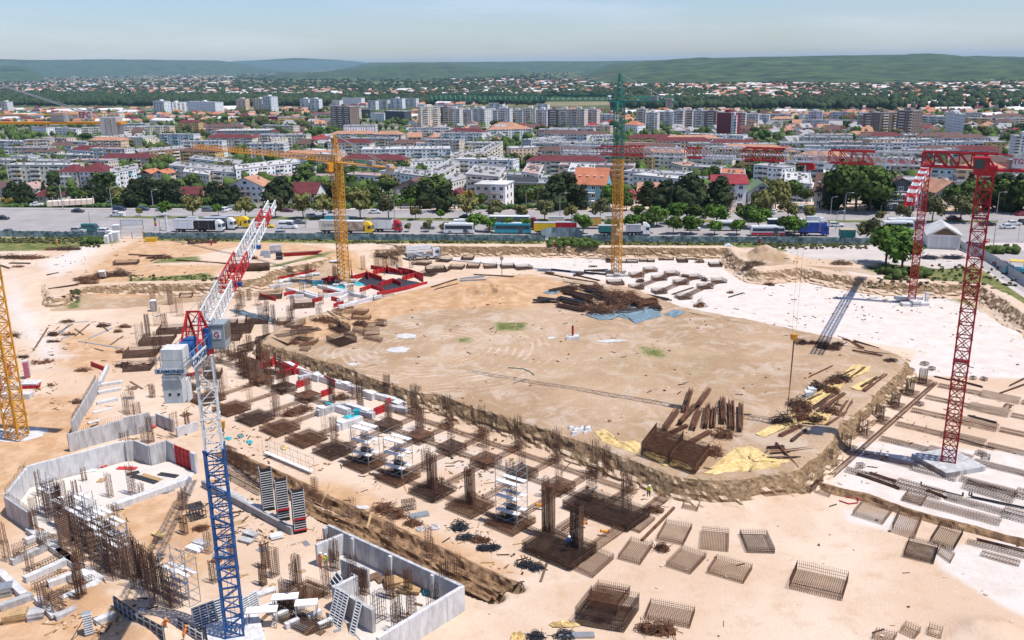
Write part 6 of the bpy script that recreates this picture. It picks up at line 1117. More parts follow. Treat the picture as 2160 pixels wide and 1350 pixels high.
def column_cage(c,label,h=5.,w=.9,d=.5,az=UA,nb=(5,3),m=None,ties=.25,bw=.045,lean=(0,0),tall=None,group=None,tie_to=1.,z0=0.,name='column_cage'):
 t=thing(name,tuple(c),label,'column rebar',group,rz=az);mb=MB();rs=random.Random(int(c[0]*13+c[1]*7));pts=[]
 for i in range(nb[0]):
  for j in range(nb[1]):
   if 0<i<nb[0]-1 and 0<j<nb[1]-1:continue
   pts.append((-w/2+w*i/max(1,nb[0]-1),-d/2+d*j/max(1,nb[1]-1)))
 for x,y in pts:k=rs.uniform(.93,1.04);mb.bar((x,y,z0),(x+lean[0]+rs.uniform(-.06,.06),y+lean[1]+rs.uniform(-.06,.06),z0+h*k),bw,n=3)
 mb.obj('upright_bars',m or M['rust'],t,kind='stuff');mb=MB();z=.2
 while z<h*tie_to:f=z/h;ox,oy=lean[0]*f,lean[1]*f;mb.path([(-w/2+ox,-d/2+oy,z0+z),(w/2+ox,-d/2+oy,z0+z),(w/2+ox,d/2+oy,z0+z),(-w/2+ox,d/2+oy,z0+z),(-w/2+ox,-d/2+oy,z0+z)],bw*.8,3);z+=ties
 mb.obj('ties',m or M['rust'],t,kind='stuff');return t
def heap(px,py,w,d,h,label,m=None,z=ZP,n=90,group=None,seed=None):
 c=P(px,py,z);c.z=hz(c.x,c.y)-.03 if z!=ZP else ZP;t=thing('rebar_heap',tuple(c),label,'rebar heap',group);rs=random.Random(seed or int(px*31+py));m=m or M['rust'];core=MB()
 for _ in range(max(5,int(w*d*1.2))):
  a,r=rs.uniform(0,6.28),rs.random()**.5*.75;x,y=math.cos(a)*r*w/2,math.sin(a)*r*d/2;s=rs.uniform(.35,.6)*min(1,h);zz=rs.uniform(0,h*.5)*(1-r)
  core.hexa([(x+dx*s,y+dy*s,0)for dx,dy in((-1,-.8),(.9,-1),(1,.7),(-.7,1))],[(x+dx*s*.6+rs.uniform(-.2,.2),y+dy*s*.6,zz+s*rs.uniform(.6,1.))for dx,dy in((-1,-.8),(.9,-1),(1,.7),(-.7,1))])
 core.obj('packed_coils',m,t,kind='stuff');mb=MB()
 for _ in range(n):
  a,r=rs.uniform(0,6.28),rs.random()**.5;x,y=math.cos(a)*r*w/2,math.sin(a)*r*d/2;zz=rs.uniform(.1,h*(1.15-r*.8));k=rs.choice((0,0,1));R0=rs.uniform(.3,.75)*min(1.2,max(h,.6));th=rs.uniform(0,3.14);ti=rs.uniform(-.9,.9)
  if k:pts=[(x+math.cos(th)*s_*R0*2,y+math.sin(th)*s_*R0*2,max(.04,zz+s_*ti*.6))for s_ in(-1,-.2,.5,1)]
  else:pts=[(x+R0*(math.cos(q)*math.cos(th)-math.sin(q)*math.sin(th)*math.cos(ti)),y+R0*(math.cos(q)*math.sin(th)+math.sin(q)*math.cos(th)*math.cos(ti)),max(.04,zz+R0*math.sin(q)*math.sin(ti)))for q in[1.05*i for i in range(rs.choice((4,6,7)))]]
  mb.path(pts,.055,3)
 mb.obj('tangled_bars',m,t,kind='stuff');return t
def bundle(px0,py0,px1,py1,n,w,label,m=None,z=ZP,bw=.1,name='bar_bundle',cat='bar bundle',group=None,h=.25,bent=False,zz=None):
 a,b=P(px0,py0,z),P(px1,py1,z)
 if zz is None:
  for p in(a,b):p.z=max(hz(p.x,p.y),z-.3)+.05
 c=(a+b)/2;t=thing(name,tuple(c),label,cat,group);d=(b-a);u=d.normalized();v=Vector((-u.y,u.x,0));rs=random.Random(int(px0*17+py0));mb=MB()
 for i in range(n):
  o=v*rs.uniform(-w/2,w/2)+u*rs.uniform(-.25,.25)+Vector((0,0,rs.uniform(0,h)));p,q=a-c+o,b-c+o+v*rs.uniform(-.1,.1)
  if bent:mb.path([p+Vector((0,0,.5)),p,q,q+Vector((0,0,.5))],bw,4)
  else:mb.bar(p,q,bw,n=4)
 mb.obj('bars' if n>1 else 'bar',m or M['rust2'],t,**({'kind':'stuff'}if n>1 else{}));return t
def plank(px0,py0,px1,py1,label,m=None,z=ZP,w=.28,h=.06,n=1,zz=.0,rise=0.,name='plank',cat='plank'):
 a,b=P(px0,py0,z),P(px1,py1,z)
 for p in(a,b):p.z=(ZP if z==ZP else hz(p.x,p.y))+.05+zz
 b.z+=rise;c=(a+b)/2;t=thing(name,tuple(c),label,cat);d=(b-a).normalized();v=Vector((-d.y,d.x,0))
 for i in range(n):o=v*(i-(n-1)/2)*w*1.15;MB().bar(a-c+o,b-c+o,w,h).obj('board',m or M['wood'],t)
 return t
def scaffold(c,L,D,H,az,label,lev=2.0,m=None,decks=(1,2,3),group=None,bays=1,name='scaffold'):
 m=m or M['steel'];t=thing(name,tuple(c),label,'scaffold',group,rz=az);l,d=L/2,D/2;mb=MB();nl=int(H/lev);xs_=[-l+L*i/bays for i in range(bays+1)]
 for x in xs_:
  for y in(-d,d):mb.bar((x,y,0),(x,y,H),.065,n=4)
  for k in range(nl+1):mb.bar((x,-d,k*lev+.1),(x,d,k*lev+.1),.05,n=3);mb.bar((x,-d,k*lev+1.),(x,d,k*lev+1.),.04,n=3)
 mb.obj('frame',m,t);mb=MB()
 for k in range(nl):
  for i in range(bays):
   for y in(-d,d):mb.bar((xs_[i],y,k*lev),(xs_[i+1],y,(k+1)*lev),.045,n=3);mb.bar((xs_[i],y,(k+1)*lev),(xs_[i+1],y,(k+1)*lev),.045,n=3);mb.bar((xs_[i],y,(k+.5)*lev),(xs_[i+1],y,(k+.5)*lev),.04,n=3)
 mb.obj('braces',m,t)
 for k in decks:
  if k*lev<=H+.1:
   for s in(-1,1):MB().box((0,s*d*.62,k*lev+.06),(L*1.05,D*.34,.07)).obj('deck',WALL['lgrey'],t)
 return t
def conc_wall(p,q,h,t_=.35,label='',m=None,z0=None,parent=None,joints=1.25,name='concrete_wall',starters=False,cap=None):
 """a cast wall of panels with open joints between them, each pour a piece"""
 o=(p+q)/2 if parent is None else Vector((0,0,0));t=parent if parent is not None else thing(name,tuple(o),label,'concrete wall');d=q-p;L=d.length;u=d.normalized();n=max(1,round(L/joints));az=math.atan2(u.y,u.x)
 for i in range(n):
  c=p+u*(L*(i+.5)/n)-o;MB().box((c.x,c.y,c.z+h/2),(L/n-.015,t_+.01*(i%2),h),az).obj('panel',m or M['conc'],t)
 if starters:
  mb=MB();k=int(L/.3)
  for i in range(k):c=p+u*(L*(i+.5)/k)-o;mb.bar((c.x,c.y,c.z+h),(c.x+random.uniform(-.05,.05),c.y,c.z+h+.8),.035,n=3)
  mb.obj('starter_bars',M['rust'],t,kind='stuff')
 return t
def form_wall(p,q,h,label='',m=None,parent=None,pw=.95,rib=None,name='formwork_panel_row'):
 """a row of shuttering panels with ribs, each panel a piece"""
 o=(p+q)/2 if parent is None else Vector((0,0,0));t=parent if parent is not None else thing(name,tuple(o),label,'formwork');d=q-p;L=d.length;u=d.normalized();n=max(1,round(L/pw));az=math.atan2(u.y,u.x);v=Vector((u.y,-u.x,0));m=m or M['form']
 for i in range(n):
  c=p+u*(L*(i+.5)/n)-o;w=L/n-.04;mb=MB();mb.box((c.x,c.y,c.z+h/2),(w,.09,h),az)
  for k in range(3):zz=h*(k+.5)/3;mb.cm=1;mb.box((c.x+v.x*.08,c.y+v.y*.08,c.z+zz),(w,.08,.07),az)
  for s in(-.46,.46):mb.box((c.x+u.x*w*s+v.x*.08,c.y+u.y*w*s+v.y*.08,c.z+h/2),(.07,.09,h),az)
  mb.obj('panel',[m,rib or M['formb']],t)
 return t
ORD=['first','second','third','fourth','fifth','sixth','seventh','eighth','ninth','tenth','eleventh','twelfth','thirteenth','fourteenth','fifteenth','sixteenth']
# --- row A: big footing mats nearest the trench
RA_U=[-138.1,-130.0,-122.8,-116.3,-109.8,-103.3,-96.8,-90.1,-83.4,-76.8,-70.1,-63.5]
for i,u in enumerate(RA_U):
 s=2.2;q=[W2(u-s,73.5-s),W2(u+s,73.5-s),W2(u+s,73.5+s),W2(u-s,73.5+s)]
 mat_tray(q,f"brown footing mat, {ORD[i]} from the far end of the row beside the trench",.75,.2,.045,M['rust']if i%3 else M['rust2'],'footing mats in the row beside the trench')
for k,u in enumerate((-76.8,-70.1)):column_cage(W2(u,73.6),f"{'farther' if k == 0 else 'nearer'} of two tall brown column cages between the scaffold towers",5.4,1.1,.7,UA+.2,(7,4),ties=.16,lean=(-.1,0),bw=.055)
for k,u in enumerate((-90.1,-83.4,-63.5)):
 scaffold(W2(u,73.8),3.,2.2,5.6 if k<2 else 7.4,UA+.1,['scaffold tower round a black column form, farther of the pair','scaffold tower round a black column form, nearer of the pair','tallest scaffold tower, standing alone by the double column cap'][k],1.85,decks=(1,2,3))
 t=thing('column_form',tuple(W2(u,73.8)),['black column form inside the farther paired tower','black column form inside the nearer paired tower','black column form inside the lone scaffold tower'][k],'formwork',rz=UA+.1);MB().box((0,0,1.2),(1.1,.8,2.3)).obj('form_box',M['dark'],t);column_cage(W2(u,73.8)+Vector((0,0,0)),['bars rising from the farther paired tower','bars rising from the nearer paired tower','bars rising from the lone scaffold tower'][k],4.8,.9,.6,UA,(5,3),m=M['rust2'])
for k,u in enumerate((-138,-130,-122.8,-116.3,-109.8,-103.3,-96.8)):column_cage(W2(u+.3,76.8),f"thin bare column bars, {ORD[k]} from the far end along the trench row",3.6+.5*(k%2),.9,.5,UA,(4,2),m=M['rustl'],ties=1.2,bw=.035,tie_to=.6)
# --- row B: raised dark caps
RB_U=[-130.2,-123.6,-117.0,-110.4,-103.8,-97.2,-90.4,-83.8,-77.1,-70.6,-64.4]
for i,u in enumerate(RB_U):
 if i in(3,4):continue
 cage_box(W2(u,84.3),3.1,3.0,1.0,UA,f"dark square pile cap cage, {ORD[i]} from the far end of the middle row",M['rust2']if i%2 else M['rust'],.14,.05,'pile cap cages in the middle row','pile_cap_cage','rebar cage')
 column_cage(W2(u,84.3),f"starter bars on the {ORD[i]} pile cap of the middle row",3.8,.9,.5,UA,(4,3),m=M['rust2']if i%2 else M['rustl'],ties=.9,bw=.04,z0=.2)
for i,u in enumerate([-98.7,-91.0,-84.1,-77.0,-70.0,-63.6]):
 column_cage(W2(u,91.2),f"tall thin column bars under the bank, {ORD[i]} from the far end",4.9,1.,.6,UA,(6,3),m=M['rust2'],ties=.55,bw=.045,tie_to=.75)
 cage_box(W2(u,91.2),1.8,1.6,.7,UA,f"small cap cage at the foot of the bank, {ORD[i]} from the far end",M['rust'],.2,.04,'small cap cages at the foot of the bank')
def strip_cage(p,q,w,h,label,m=None,grp='long ground beam cages',s=.3):d=q-p;cage_box((p+q)/2,d.length,w,h,math.atan2(d.y,d.x),label,m or M['rust'],s,.035,grp,'beam_cage','beam cage')
for i,u in enumerate([-103.5,-96.9,-90.2,-83.5,-76.9,-70.2,-63.7,-57.2]):strip_cage(W2(u,76.2),W2(u,91.),.75,.45,f"beam cage running to the bank, {ORD[i]} from the far end")
for j,v in enumerate((84.3,89.6,93.2)):strip_cage(W2(-104,v),W2(-56+(j==2)*3,v),.7,.42,f"long beam cage parallel to the bank, {('nearest the trench', 'between the caps and the bank', 'hard against the bank')[j]}")
strip_cage(W2(-138,73.5),W2(-63,73.5),.6,.35,'long beam cage threading the trench row of mats');strip_cage(W2(-130,84.3),W2(-106,84.3),.7,.4,'beam cage linking the far pile caps')
for i,u in enumerate((-130.2,-123.6,-117,-110.4)):strip_cage(W2(u,76.2),W2(u,83),.7,.4,f"short beam cage between far caps and mats, {ORD[i]} from the far end")
# double cap with two big column cages
mat_tray([W2(-58.4,69.6),W2(-51.6,69.6),W2(-51.6,74.6),W2(-58.4,74.6)],'large double footing mat carrying two column cages',1.1,.17,.055,M['rust2'])
column_cage(W2(-58.2,74.2),'farther tall column cage on the double footing',6.,1.3,.8,UA,(8,5),ties=.15,bw=.06);column_cage(W2(-53.4,73.2),'nearer dark column cage on the double footing',6.,1.2,.8,UA,(8,5),m=M['rust2'],ties=.13,bw=.06)
mat_tray([W2(-61,80.6),W2(-51.4,80.6),W2(-51.4,85.6),W2(-61,85.6)],'double footing mat behind the two big column cages',1.0,.18,.05,M['rust2'])
for k,u in enumerate((-58.6,-53.4)):column_cage(W2(u,83.4),f"{('farther', 'nearer')[k]} slim column bars on the rear double footing",5.4,1.1,.6,UA,(6,3),m=M['rust2'],ties=.6,bw=.045)
strip_cage(W2(-58,76),W2(-58,81),.8,.5,'beam cage joining the two double footings, farther');strip_cage(W2(-52.4,75),W2(-52.4,96),1.2,.5,'wide beam cage running from the double footing to the bank');strip_cage(W2(-63,73.6),W2(-58,73.6),.8,.5,'short beam cage between lone tower and double footing')
for k,(px,py)in enumerate(((1138,1067),(1230,1105),(1275,1123))):p=P(px,py,ZP+.5);t=thing('gas_bottle',tuple(p),['orange roll on the beam cage nearest the lone tower','orange roll between the two double footings','orange roll on the wide beam cage'][k],'roll',rz=UA+.4);MB().cyl((-.45,0,.15),.17,.9,8,'x').obj('roll_body',M['orange'],t);MB().cyl((-.5,0,.15),.18,.1,8,'x').cyl((.4,0,.15),.18,.1,8,'x').obj('roll_end',M['form'],t)
# --- loose mats on the pale floor in front
F7=lambda l:[(x/3.857+1080,y/3.857+1000)for x,y in l];F8=lambda l:[(x/3.857+1620,y/3.857+1000)for x,y in l]
for pts,lab,kw in[(F7([(490,775),(655,850),(828,690),(670,625)]),'square rebar mat just right of the double footing',{}),(F7([(865,695),(1040,743),(1145,595),(970,550)]),'rebar mat between the long steel profile and a wire tangle',{}),(F7([(1255,752),(1450,820),(1580,680),(1385,620)]),'rebar mat with crossing diagonal wires on top',{}),(F7([(1590,812),(1880,895),(1955,778),(1665,695)]),'wide rebar mat rightmost of the front row of loose mats',{}),(F7([(885,428),(1035,487),(1165,370),(1010,325)]),'low pale rebar mat beside the wide beam cage',{'h':.4}),(F7([(1180,543),(1390,585),(1465,445),(1255,405)]),'rebar mat behind the small wire tangle',{}),(F7([(1535,612),(1757,636),(1765,485),(1545,465)]),'squarest rebar mat, centre of the back row',{'s':.17}),(F7([(1910,645),(2140,645),(2065,500),(1855,488)]),'dark edged rebar mat at the end of the back row',{'m':M['rust2']}),(F7([(1080,1178),(1445,1270),(1487,1115),(1130,1065)]),'long rebar mat beside the yellow wrapped cage',{}),(F7([(1390,282),(1500,306),(1545,225),(1420,200)]),'small pale mat under the plateau corner',{'m':M['rustl'],'h':.5}),(F7([(1140,212),(1245,240),(1335,168),(1250,132)]),'flat reddish mat at the end of the beam cages',{'m':M['rustl'],'h':.15}),(F8([(170,935),(600,1035),(650,872),(235,778)]),'biggest rebar mat, lying alone on the sand',{'h':1.0,'s':.2}),(F8([(695,332),(925,420),(1022,298),(770,238)]),'shiny mat on wet white concrete',{'m':M['rustl']}),(F8([(1005,470),(1190,530),(1250,378),(1070,325)]),'narrow mat next to the shiny one',{'m':M['rustl'],'h':.9}),(F8([(1315,560),(1510,625),(1582,492),(1400,432)]),'mat half sunk in white concrete',{'m':M['rust2']}),(F8([(1100,677),(1345,740),(1385,602),(1150,550)]),'dark filled mat in the sand by the white slab',{'m':M['rust2'],'s':.14}),(F8([(1095,218),(1245,265),(1290,198),(1140,155)]),'faint wire tray on the white slab',{'m':M['rustl'],'h':.5}),(F8([(230,112),(340,150),(372,103),(270,68)]),'small mat at the foot of the soil ridge, farther',{'m':M['rustl'],'h':.4}),(F8([(382,152),(490,190),(532,142),(402,103)]),'small mat at the foot of the soil ridge, nearer',{'m':M['rustl'],'h':.4}),(F8([(1380,640),(1480,740),(1520,650),(1410,600)]),'crumpled thin mat beside the dark filled one',{'m':M['rustl'],'h':.3}),(F8([(850,1345),(1010,1380),(1050,1320),(880,1290)]),'wire tray cut by the lower photo edge, leftmost of three',{'m':M['rustl'],'h':.5}),(F8([(1080,1290),(1190,1345),(1240,1290),(1120,1240)]),'middle wire tray of three at the lower edge',{'m':M['rustl'],'h':.6}),(F8([(1300,1310),(1400,1350),(1420,1290),(1310,1255)]),'last wire tray of three at the lower edge',{'m':M['rustl'],'h':.6})]:
 mat_tray(quad(pts),lab,**{**dict(h=.62,s=.2,bw=.035,layers=1),**kw})
# stacked yellow-tipped cage at the lower edge
mat_tray(quad(F7([(520,1230),(900,1290),(1040,1110),(640,1040)])),'tall stacked rebar cage with yellow tips at the lower edge',1.6,.2,.05,M['rust2'],layers=2);mat_tray([p+Vector((0,0,1.7))for p in quad(F7([(600,1200),(850,1240),(960,1110),(700,1050)]))],'second rebar cage lying on the yellow-tipped one',.9,.2,.045,M['rust'])
# --- grid of strip footings at the tall red crane
RV=[154.8,147.8,140.6,133.4,126.4,119.6,113.0]
for i,v in enumerate(RV):
 column_cage(W2(-40.2,v),f"dark column cage, {ORD[i]} from the far end of the row by the red crane",2.6,1.2,.6,UA,(6,4),m=M['rust2']if i<4 else M['rust'],ties=.18 if i<4 else.5,bw=.05)
 cage_box(W2(-40.3,v),2.8,2.2,.55,UA,f"small cap under the {ORD[i]} column cage by the red crane",M['rust'],.18,.035)
 for k in range(4):a=-37.6+k*12.6;strip_cage(W2(a,v),W2(a+6.6,v),.9,.5,f"narrow strip cage, {ORD[k]} out along line {ORD[i]} by the red crane",M['rust'],'strip footing cages by the red crane',.28);cage_box(W2(a+9.4,v),5.6,1.9,.65,UA,f"wide strip cage, {ORD[k]} out along line {ORD[i]} by the red crane",M['rust2']if(i+k)%2 else M['rust'],.3,.035,'wide strip cages by the red crane')
 strip_cage(W2(-45.3,v),W2(-42,v),.9,.5,f"stub cage meeting the plateau's toe, {ORD[i]} from the far end",M['rustl'],'stub cages')
strip_cage(W2(-43.6,108),W2(-43.6,158),.7,.4,"long cage along the plateau's toe by the red crane");strip_cage(W2(-38.4,110),W2(-38.4,156),.6,.35,'second long cage parallel to the plateau toe')
mat_tray([W2(-41.5,103.4),W2(-38.6,103.4),W2(-38.6,107.6),W2(-41.5,107.6)],'bushy footing mat nearest the plateau corner',.9,.2,.04,M['rust']);column_cage(W2(-39.8,105.4),'light bars on the bushy footing',1.9,.9,.6,UA,(5,3),ties=.5)
strip_cage(P(1905,1050,ZP),P(2110,1105,ZP),1.6,.4,'pale long cage on the white slab',M['rustl']);strip_cage(P(2035,1025,ZP),P(2140,1055,ZP),2.2,.6,'dark strip cage near the photo edge on the white slab',M['rust2']);strip_cage(P(2040,1145,ZP),P(2180,1180,ZP),.8,.35,'pale cage on the lower white slab',M['rustl']);strip_cage(P(2070,1170,ZP),P(2150,1192,ZP),1.0,.35,'short pale cage on the lower white slab',M['rustl'])
for k,a in enumerate([(1809,1002,1898,1033),(1835,1000,1890,1018),(1945,1027,2033,1050),(1955,1035,1996,1052),(2047,1050,2165,1075),(2040,878,2100,893),(2110,830,2160,812),(2130,815,2160,800),(2002,800,2070,818),(1970,795,2005,803),(2020,928,2100,950),(2060,1140,2160,1165)]):bundle(*a,3 if k%3 else 5,.25,['pair of dark bars on the white slab','short dark bars on the white slab','bent dark channel on the white slab','thin dark bar below the channel','long dark channel cut by the photo edge','black pipe among the strip cages','loose bar bundle at the photo edge, upper','loose bar bundle at the photo edge, lower','dark bars right of the red mast','dark bars behind the red mast','dark bars below the black pipe','dark bar on the lower slab'][k],M['dark']if k in(2,4,5)else M['rust2'],bw=.12,bent=k in(2,4))
for k,(px,py,w)in enumerate(((1950,770,1.2),(1965,780,1.0),(1922,783,.9),(2068,960,1.1),(2080,967,1.1),(2052,800,.8),(2075,802,.9),(2125,860,1.0),(1815,985,.9),(1940,855,1.0))):c=P(px,py,ZP);cage_box(c,w,w*.8,.5,random.uniform(0,3),f"small loose cage box, {ORD[k]} listed around the red crane" if False else['small dark ring of bars behind the red mast','flat box of bars behind the red mast','small frame at the plateau toe','cube cage at the crane slab','second cube cage at the crane slab','small cage right of the red mast','twin small cage right of the red mast','dark cube at the photo edge','folded frame on the pale floor','pale stool-like frame between strips'][k],M['rust2'],.25,.05)
# --- far floor: trays in an arc and rows
F5=lambda x,y:(x/3+720,y/3+400);F6=lambda x,y:(x/3.724+1060,y/3.724+500)
def tray_at(px,py,wpx,label,dpt=3.4,h=.7,az=0.,m=None,s=.25):
 c=P(px,py,ZP);L=wpx*c.length/1888*1.0;L=wpx*(c-Vector((0,0,50))).length/1888;u=Vector((math.cos(az),math.sin(az),0));v=Vector((-u.y,u.x,0));mat_tray([c-u*L/2-v*dpt/2,c+u*L/2-v*dpt/2,c+u*L/2+v*dpt/2,c-u*L/2+v*dpt/2],label,h,s,.05,m or M['rust2'],layers=1)
arc=[(650,452,28,-.35),(800,440,24,-.15),(730,498,30,-.2),(835,492,26,-.1),(943,492,27,.12),(1052,492,28,.15),(1150,500,34,.35),(635,512,32,-.3),(510,472,34,-.4),(545,540,34,-.4)]
for i,(x,y,w,az)in enumerate(arc):px,py=F5(x,y);tray_at(px,py,w,f"mesh tray in the arc behind the plateau, {['behind the pump truck', 'rear one alone', 'third', 'fourth', 'fifth', 'sixth', 'last'][i] if i < 7 else ['by the red forms', 'nearest the truck', 'lowest by the red forms'][i - 7]}",3.6,.7,az)
rowf=[(1315,152,30,2.4),(1612,152,26,2.6),(1410,190,20,4.5),(1285,180,30,1.6),(1105,190,17,2.4),(1165,192,14,2.4),(1020,200,22,2.),(1210,138,13,1.6),(1110,136,14,1.6),(1078,160,20,1.8),(990,150,24,2.4),(1670,225,24,4.),(1820,245,34,1.6),(940,200,18,2.),(840,190,14,4.5),(1740,215,16,2.),(2270,420,24,2.)]
for i,(x,y,w,dp)in enumerate(rowf[:-1]):px,py=F6(x,y);tray_at(px,py,w,'dark tray under the far pit bank',dp,.6,-.05,M['rust2'])
for i,(x,y)in enumerate(((735,125),(830,160),(1110,128),(1210,128))):px,py=F6(x,y+20);c=P(px,py,ZP);cage_box(c,3.,.5,2.4,-.05,f"upright mesh panel against the far bank, {ORD[i]} from the pump truck side",M['rust'],.3,.045)
for i,st in enumerate([[(1050,310,26,3),(1160,268,24,3)],[(1050,405,26,3),(1230,335,26,3),(1330,298,26,3)],[(1230,438,26,3),(1400,368,26,3),(1505,325,26,3)],[(1420,480,28,3.2),(1590,400,26,3),(1700,355,24,3)]]):
 for k,(x,y,w,dp)in enumerate(st):px,py=F6(x,y);tray_at(px,py,w,f"{('nearest', 'second', 'farthest')[k]} tray of diagonal string {('one', 'two', 'three', 'four')[i]} beyond the bar store",dp,.8,.25,M['rust2']if i else M['rust'])
 for(x0,y0,*_),(x1,y1,*_)in zip(st,st[1:]):strip_cage(P(*F6(x0,y0),ZP),P(*F6(x1,y1),ZP),1.2,.5,'slim cage joining two trays of a diagonal string beyond the bar store',M['rust'],'slim cages joining far trays')
tray_at(*F6(885,368),32,'dark double tray before the centre crane base',4,.7,.1)
for k in range(5):px=1672+k*12.5;tray_at(px,592-k*.5,11,f"one of five small dark mats leaning in a row, {ORD[k]} from the toilet",2.4,.35,-.3,M['rust2'],.2)
for k,(x,y,w,d,h)in enumerate([(205,140,3,1,.5),(270,155,2.6,1,.6),(370,150,5,1.4,.9),(410,142,3,1.2,1.),(475,155,3,1,.5),(517,130,2,1.2,1.2),(560,126,2,1.2,1.2),(1552,200,2.4,1.6,.8),(1087,352,2.2,1.6,1.),(1430,312,2,1.4,.8),(1590,345,1.4,1.2,1.),(365,290,2.6,1.8,.8),(610,295,2.6,1.6,.9),(1545,545,2.6,2,1.7),(720,235,2.6,.8,.4),(1820,180,2,2,1.),(2000,285,1.6,1.2,.7),(2075,375,1.4,1.,.7),(2110,380,1.4,1.,.7),(1790,440,1.4,.8,.4)]):px,py=F6(x,y);heap(px,py,w,d,h,'small rusty heap on the far pale floor',M['rust']if k%2 else M['rust2'],n=26)
for k,(a,b,c_,d)in enumerate([(380,258,530,275),(345,292,470,320),(560,300,760,345),(640,268,830,262),(640,280,850,305),(470,320,740,365),(620,290,560,310),(700,270,840,275),(950,420,1130,460),(960,440,1300,500),(1150,470,1330,500),(1130,455,1300,490),(1460,178,1580,182),(660,175,850,178),(980,178,1060,180),(1775,478,1890,445),(1890,445,1905,452),(1330,455,1500,400),(1920,348,1960,315),(1950,350,2020,300)]):bundle(*F6(a,b),*F6(c_,d),6 if k<12 else 2,.7 if k<12 else.2,'dark bars lying on the far pale floor',M['rust2']if k%3 else M['dark'],bw=.12)
# --- bar store on the plateau: blue film, profiles and coils
def film(pts,label,m,z=0.,name='ground_film',n=9,amp=.34):
 """creased sheet lying on the ground, its outline as seen"""
 q=[P(a,b,z)for a,b in pts];c=sum(q,Vector((0,0,0)))/len(q);rs=random.Random(int(pts[0][0]));t=thing(name,tuple(c),label,'plastic sheet');mb=MB();rings=[0,.35,.7,1.];K=len(q)*3;pts2=[]
 for i in range(len(q)):
  for k in range(3):pts2.append(q[i].lerp(q[(i+1)%len(q)],k/3))
 idx=[]
 for r in rings[1:]:
  row=[]
  for p in pts2:w=c.lerp(p,r*(rs.uniform(.92,1.04)if r==1 else 1));row.append(len(mb.v));mb.v.append((w.x-c.x,w.y-c.y,(hz(w.x,w.y)if z==0 else ZP)-c.z+.04+rs.random()*amp*(.3 if r==1 else 1)))
  idx.append(row)
 mb.v.append((0,0,(hz(c.x,c.y)if z==0 else ZP)-c.z+.08));ci=len(mb.v)-1
 for i in range(K):
  j=(i+1)%K;mb.f.append((ci,idx[0][i],idx[0][j]));mb.m.append(0)
  for a,b in zip(idx,idx[1:]):mb.f.append((a[i],b[i],b[j],a[j]));mb.m.append(0)
 mb.obj('sheet',m,t);return t
film([F6(*p)for p in((650,610),(760,655),(860,650),(890,620),(1000,650),(1050,680),(1240,620),(1270,560),(1100,520),(900,540),(700,570))],'blue-grey ground film showing in front of the dark bar store',M['tarpb']);film([F6(*p)for p in((1265,605),(1355,628),(1440,590),(1350,572))],'separate smaller piece of blue-grey film',M['tarpb']);film([F6(*p)for p in((310,440),(400,455),(520,400),(500,392),(390,415))],'turquoise film under the left end of the bar store',M['tarpb']);film([F6(*p)for p in((420,480),(600,500),(620,520),(470,495))],'turquoise film between rows of profiles',M['teal'])
for k,(a,b,c_,d,n)in enumerate([(245,518,420,510,10),(280,500,450,515,10),(370,440,530,400,9),(400,425,520,398,6),(470,430,640,470,16),(490,445,700,490,18),(440,495,650,540,18),(480,520,640,560,14),(430,545,640,590,12),(620,385,760,420,14),(600,400,740,440,10),(560,470,720,530,12),(640,440,790,460,8),(900,600,1110,590,6),(1150,570,1250,580,8),(720,470,800,500,8)]):bundle(*F6(a,b),*F6(c_,d),n,1.5,'dark steel profiles in the bar store on the plateau',M['rust2']if k%3 else M['dark'],0.,.16,h=.8,name='profile_stack',cat='steel stack',group='stacked profiles of the bar store')
for k,(x,y,w,d,h)in enumerate([(655,570,4,2.6,1.7),(745,605,4,3,2.),(755,560,4,3,1.9),(835,600,4,2.6,1.7),(820,490,4,3,1.9),(880,460,4,3,1.8),(930,490,4,3,1.8),(990,530,4,2.6,1.5),(920,560,4,2.6,1.6),(1000,470,3.4,2.4,1.5),(860,530,3.6,2.4,1.9),(780,450,3.6,2.2,1.6),(1050,500,3,2,1.2),(550,410,1.8,1.6,1.4),(700,420,3,2,1.2),(740,400,3,2,1.3)]):heap(*F6(x,y),w,d,h,'rusty coil heap in the bar store on the plateau',M['rust']if k%3!=1 else M['rust2'],0.,70,group='coil heaps of the bar store')
c=P(*F6(1120,540),0.);t=thing('bar_stack',(c.x,c.y,c.z),'big layered stack of brown bars ending the bar store','steel stack',rz=.5);rs=random.Random(3);mb=MB()
for k in range(60):z=rs.randrange(7)*.22+.15;mb.bar((-2.6+rs.uniform(-.3,.3),rs.uniform(-1.6,1.6)*(1-z/3),z),(2.6+rs.uniform(-.3,.3),rs.uniform(-1.6,1.6)*(1-z/3),z),.17)
mb.obj('bars',M['rust'],t,kind='stuff')
# --- plateau front: yellow films, big cages, standing bundles
for pts,lab in[(((1255,912),(1275,905),(1300,930),(1350,938),(1352,960),(1320,952),(1270,932)),'yellow film at the plateau lip before the big cage'),(((1485,1000),(1500,985),(1530,960),(1550,945),(1585,938),(1610,955),(1650,975),(1675,970),(1670,988),(1600,1000),(1540,1005)),'large yellow film under crossed planks'),(((1590,915),(1640,890),(1690,862),(1720,870),(1780,872),(1760,900),(1700,890),(1650,905),(1610,922)),'yellow film under dark coils near the plateau edge'),(((1690,850),(1740,815),(1800,770),(1838,772),(1830,785),(1790,800),(1760,835),(1720,860)),'long yellow film carrying coils, running uphill'),(((1790,818),(1830,800),(1882,788),(1850,810),(1828,830)),'narrow yellow film closest to the plateau corner'),(((1350,958),(1360,950),(1420,972),(1480,985),(1470,996),(1400,984)),'yellow film edge under the big cages')]:film(pts,lab,M['tarp'])
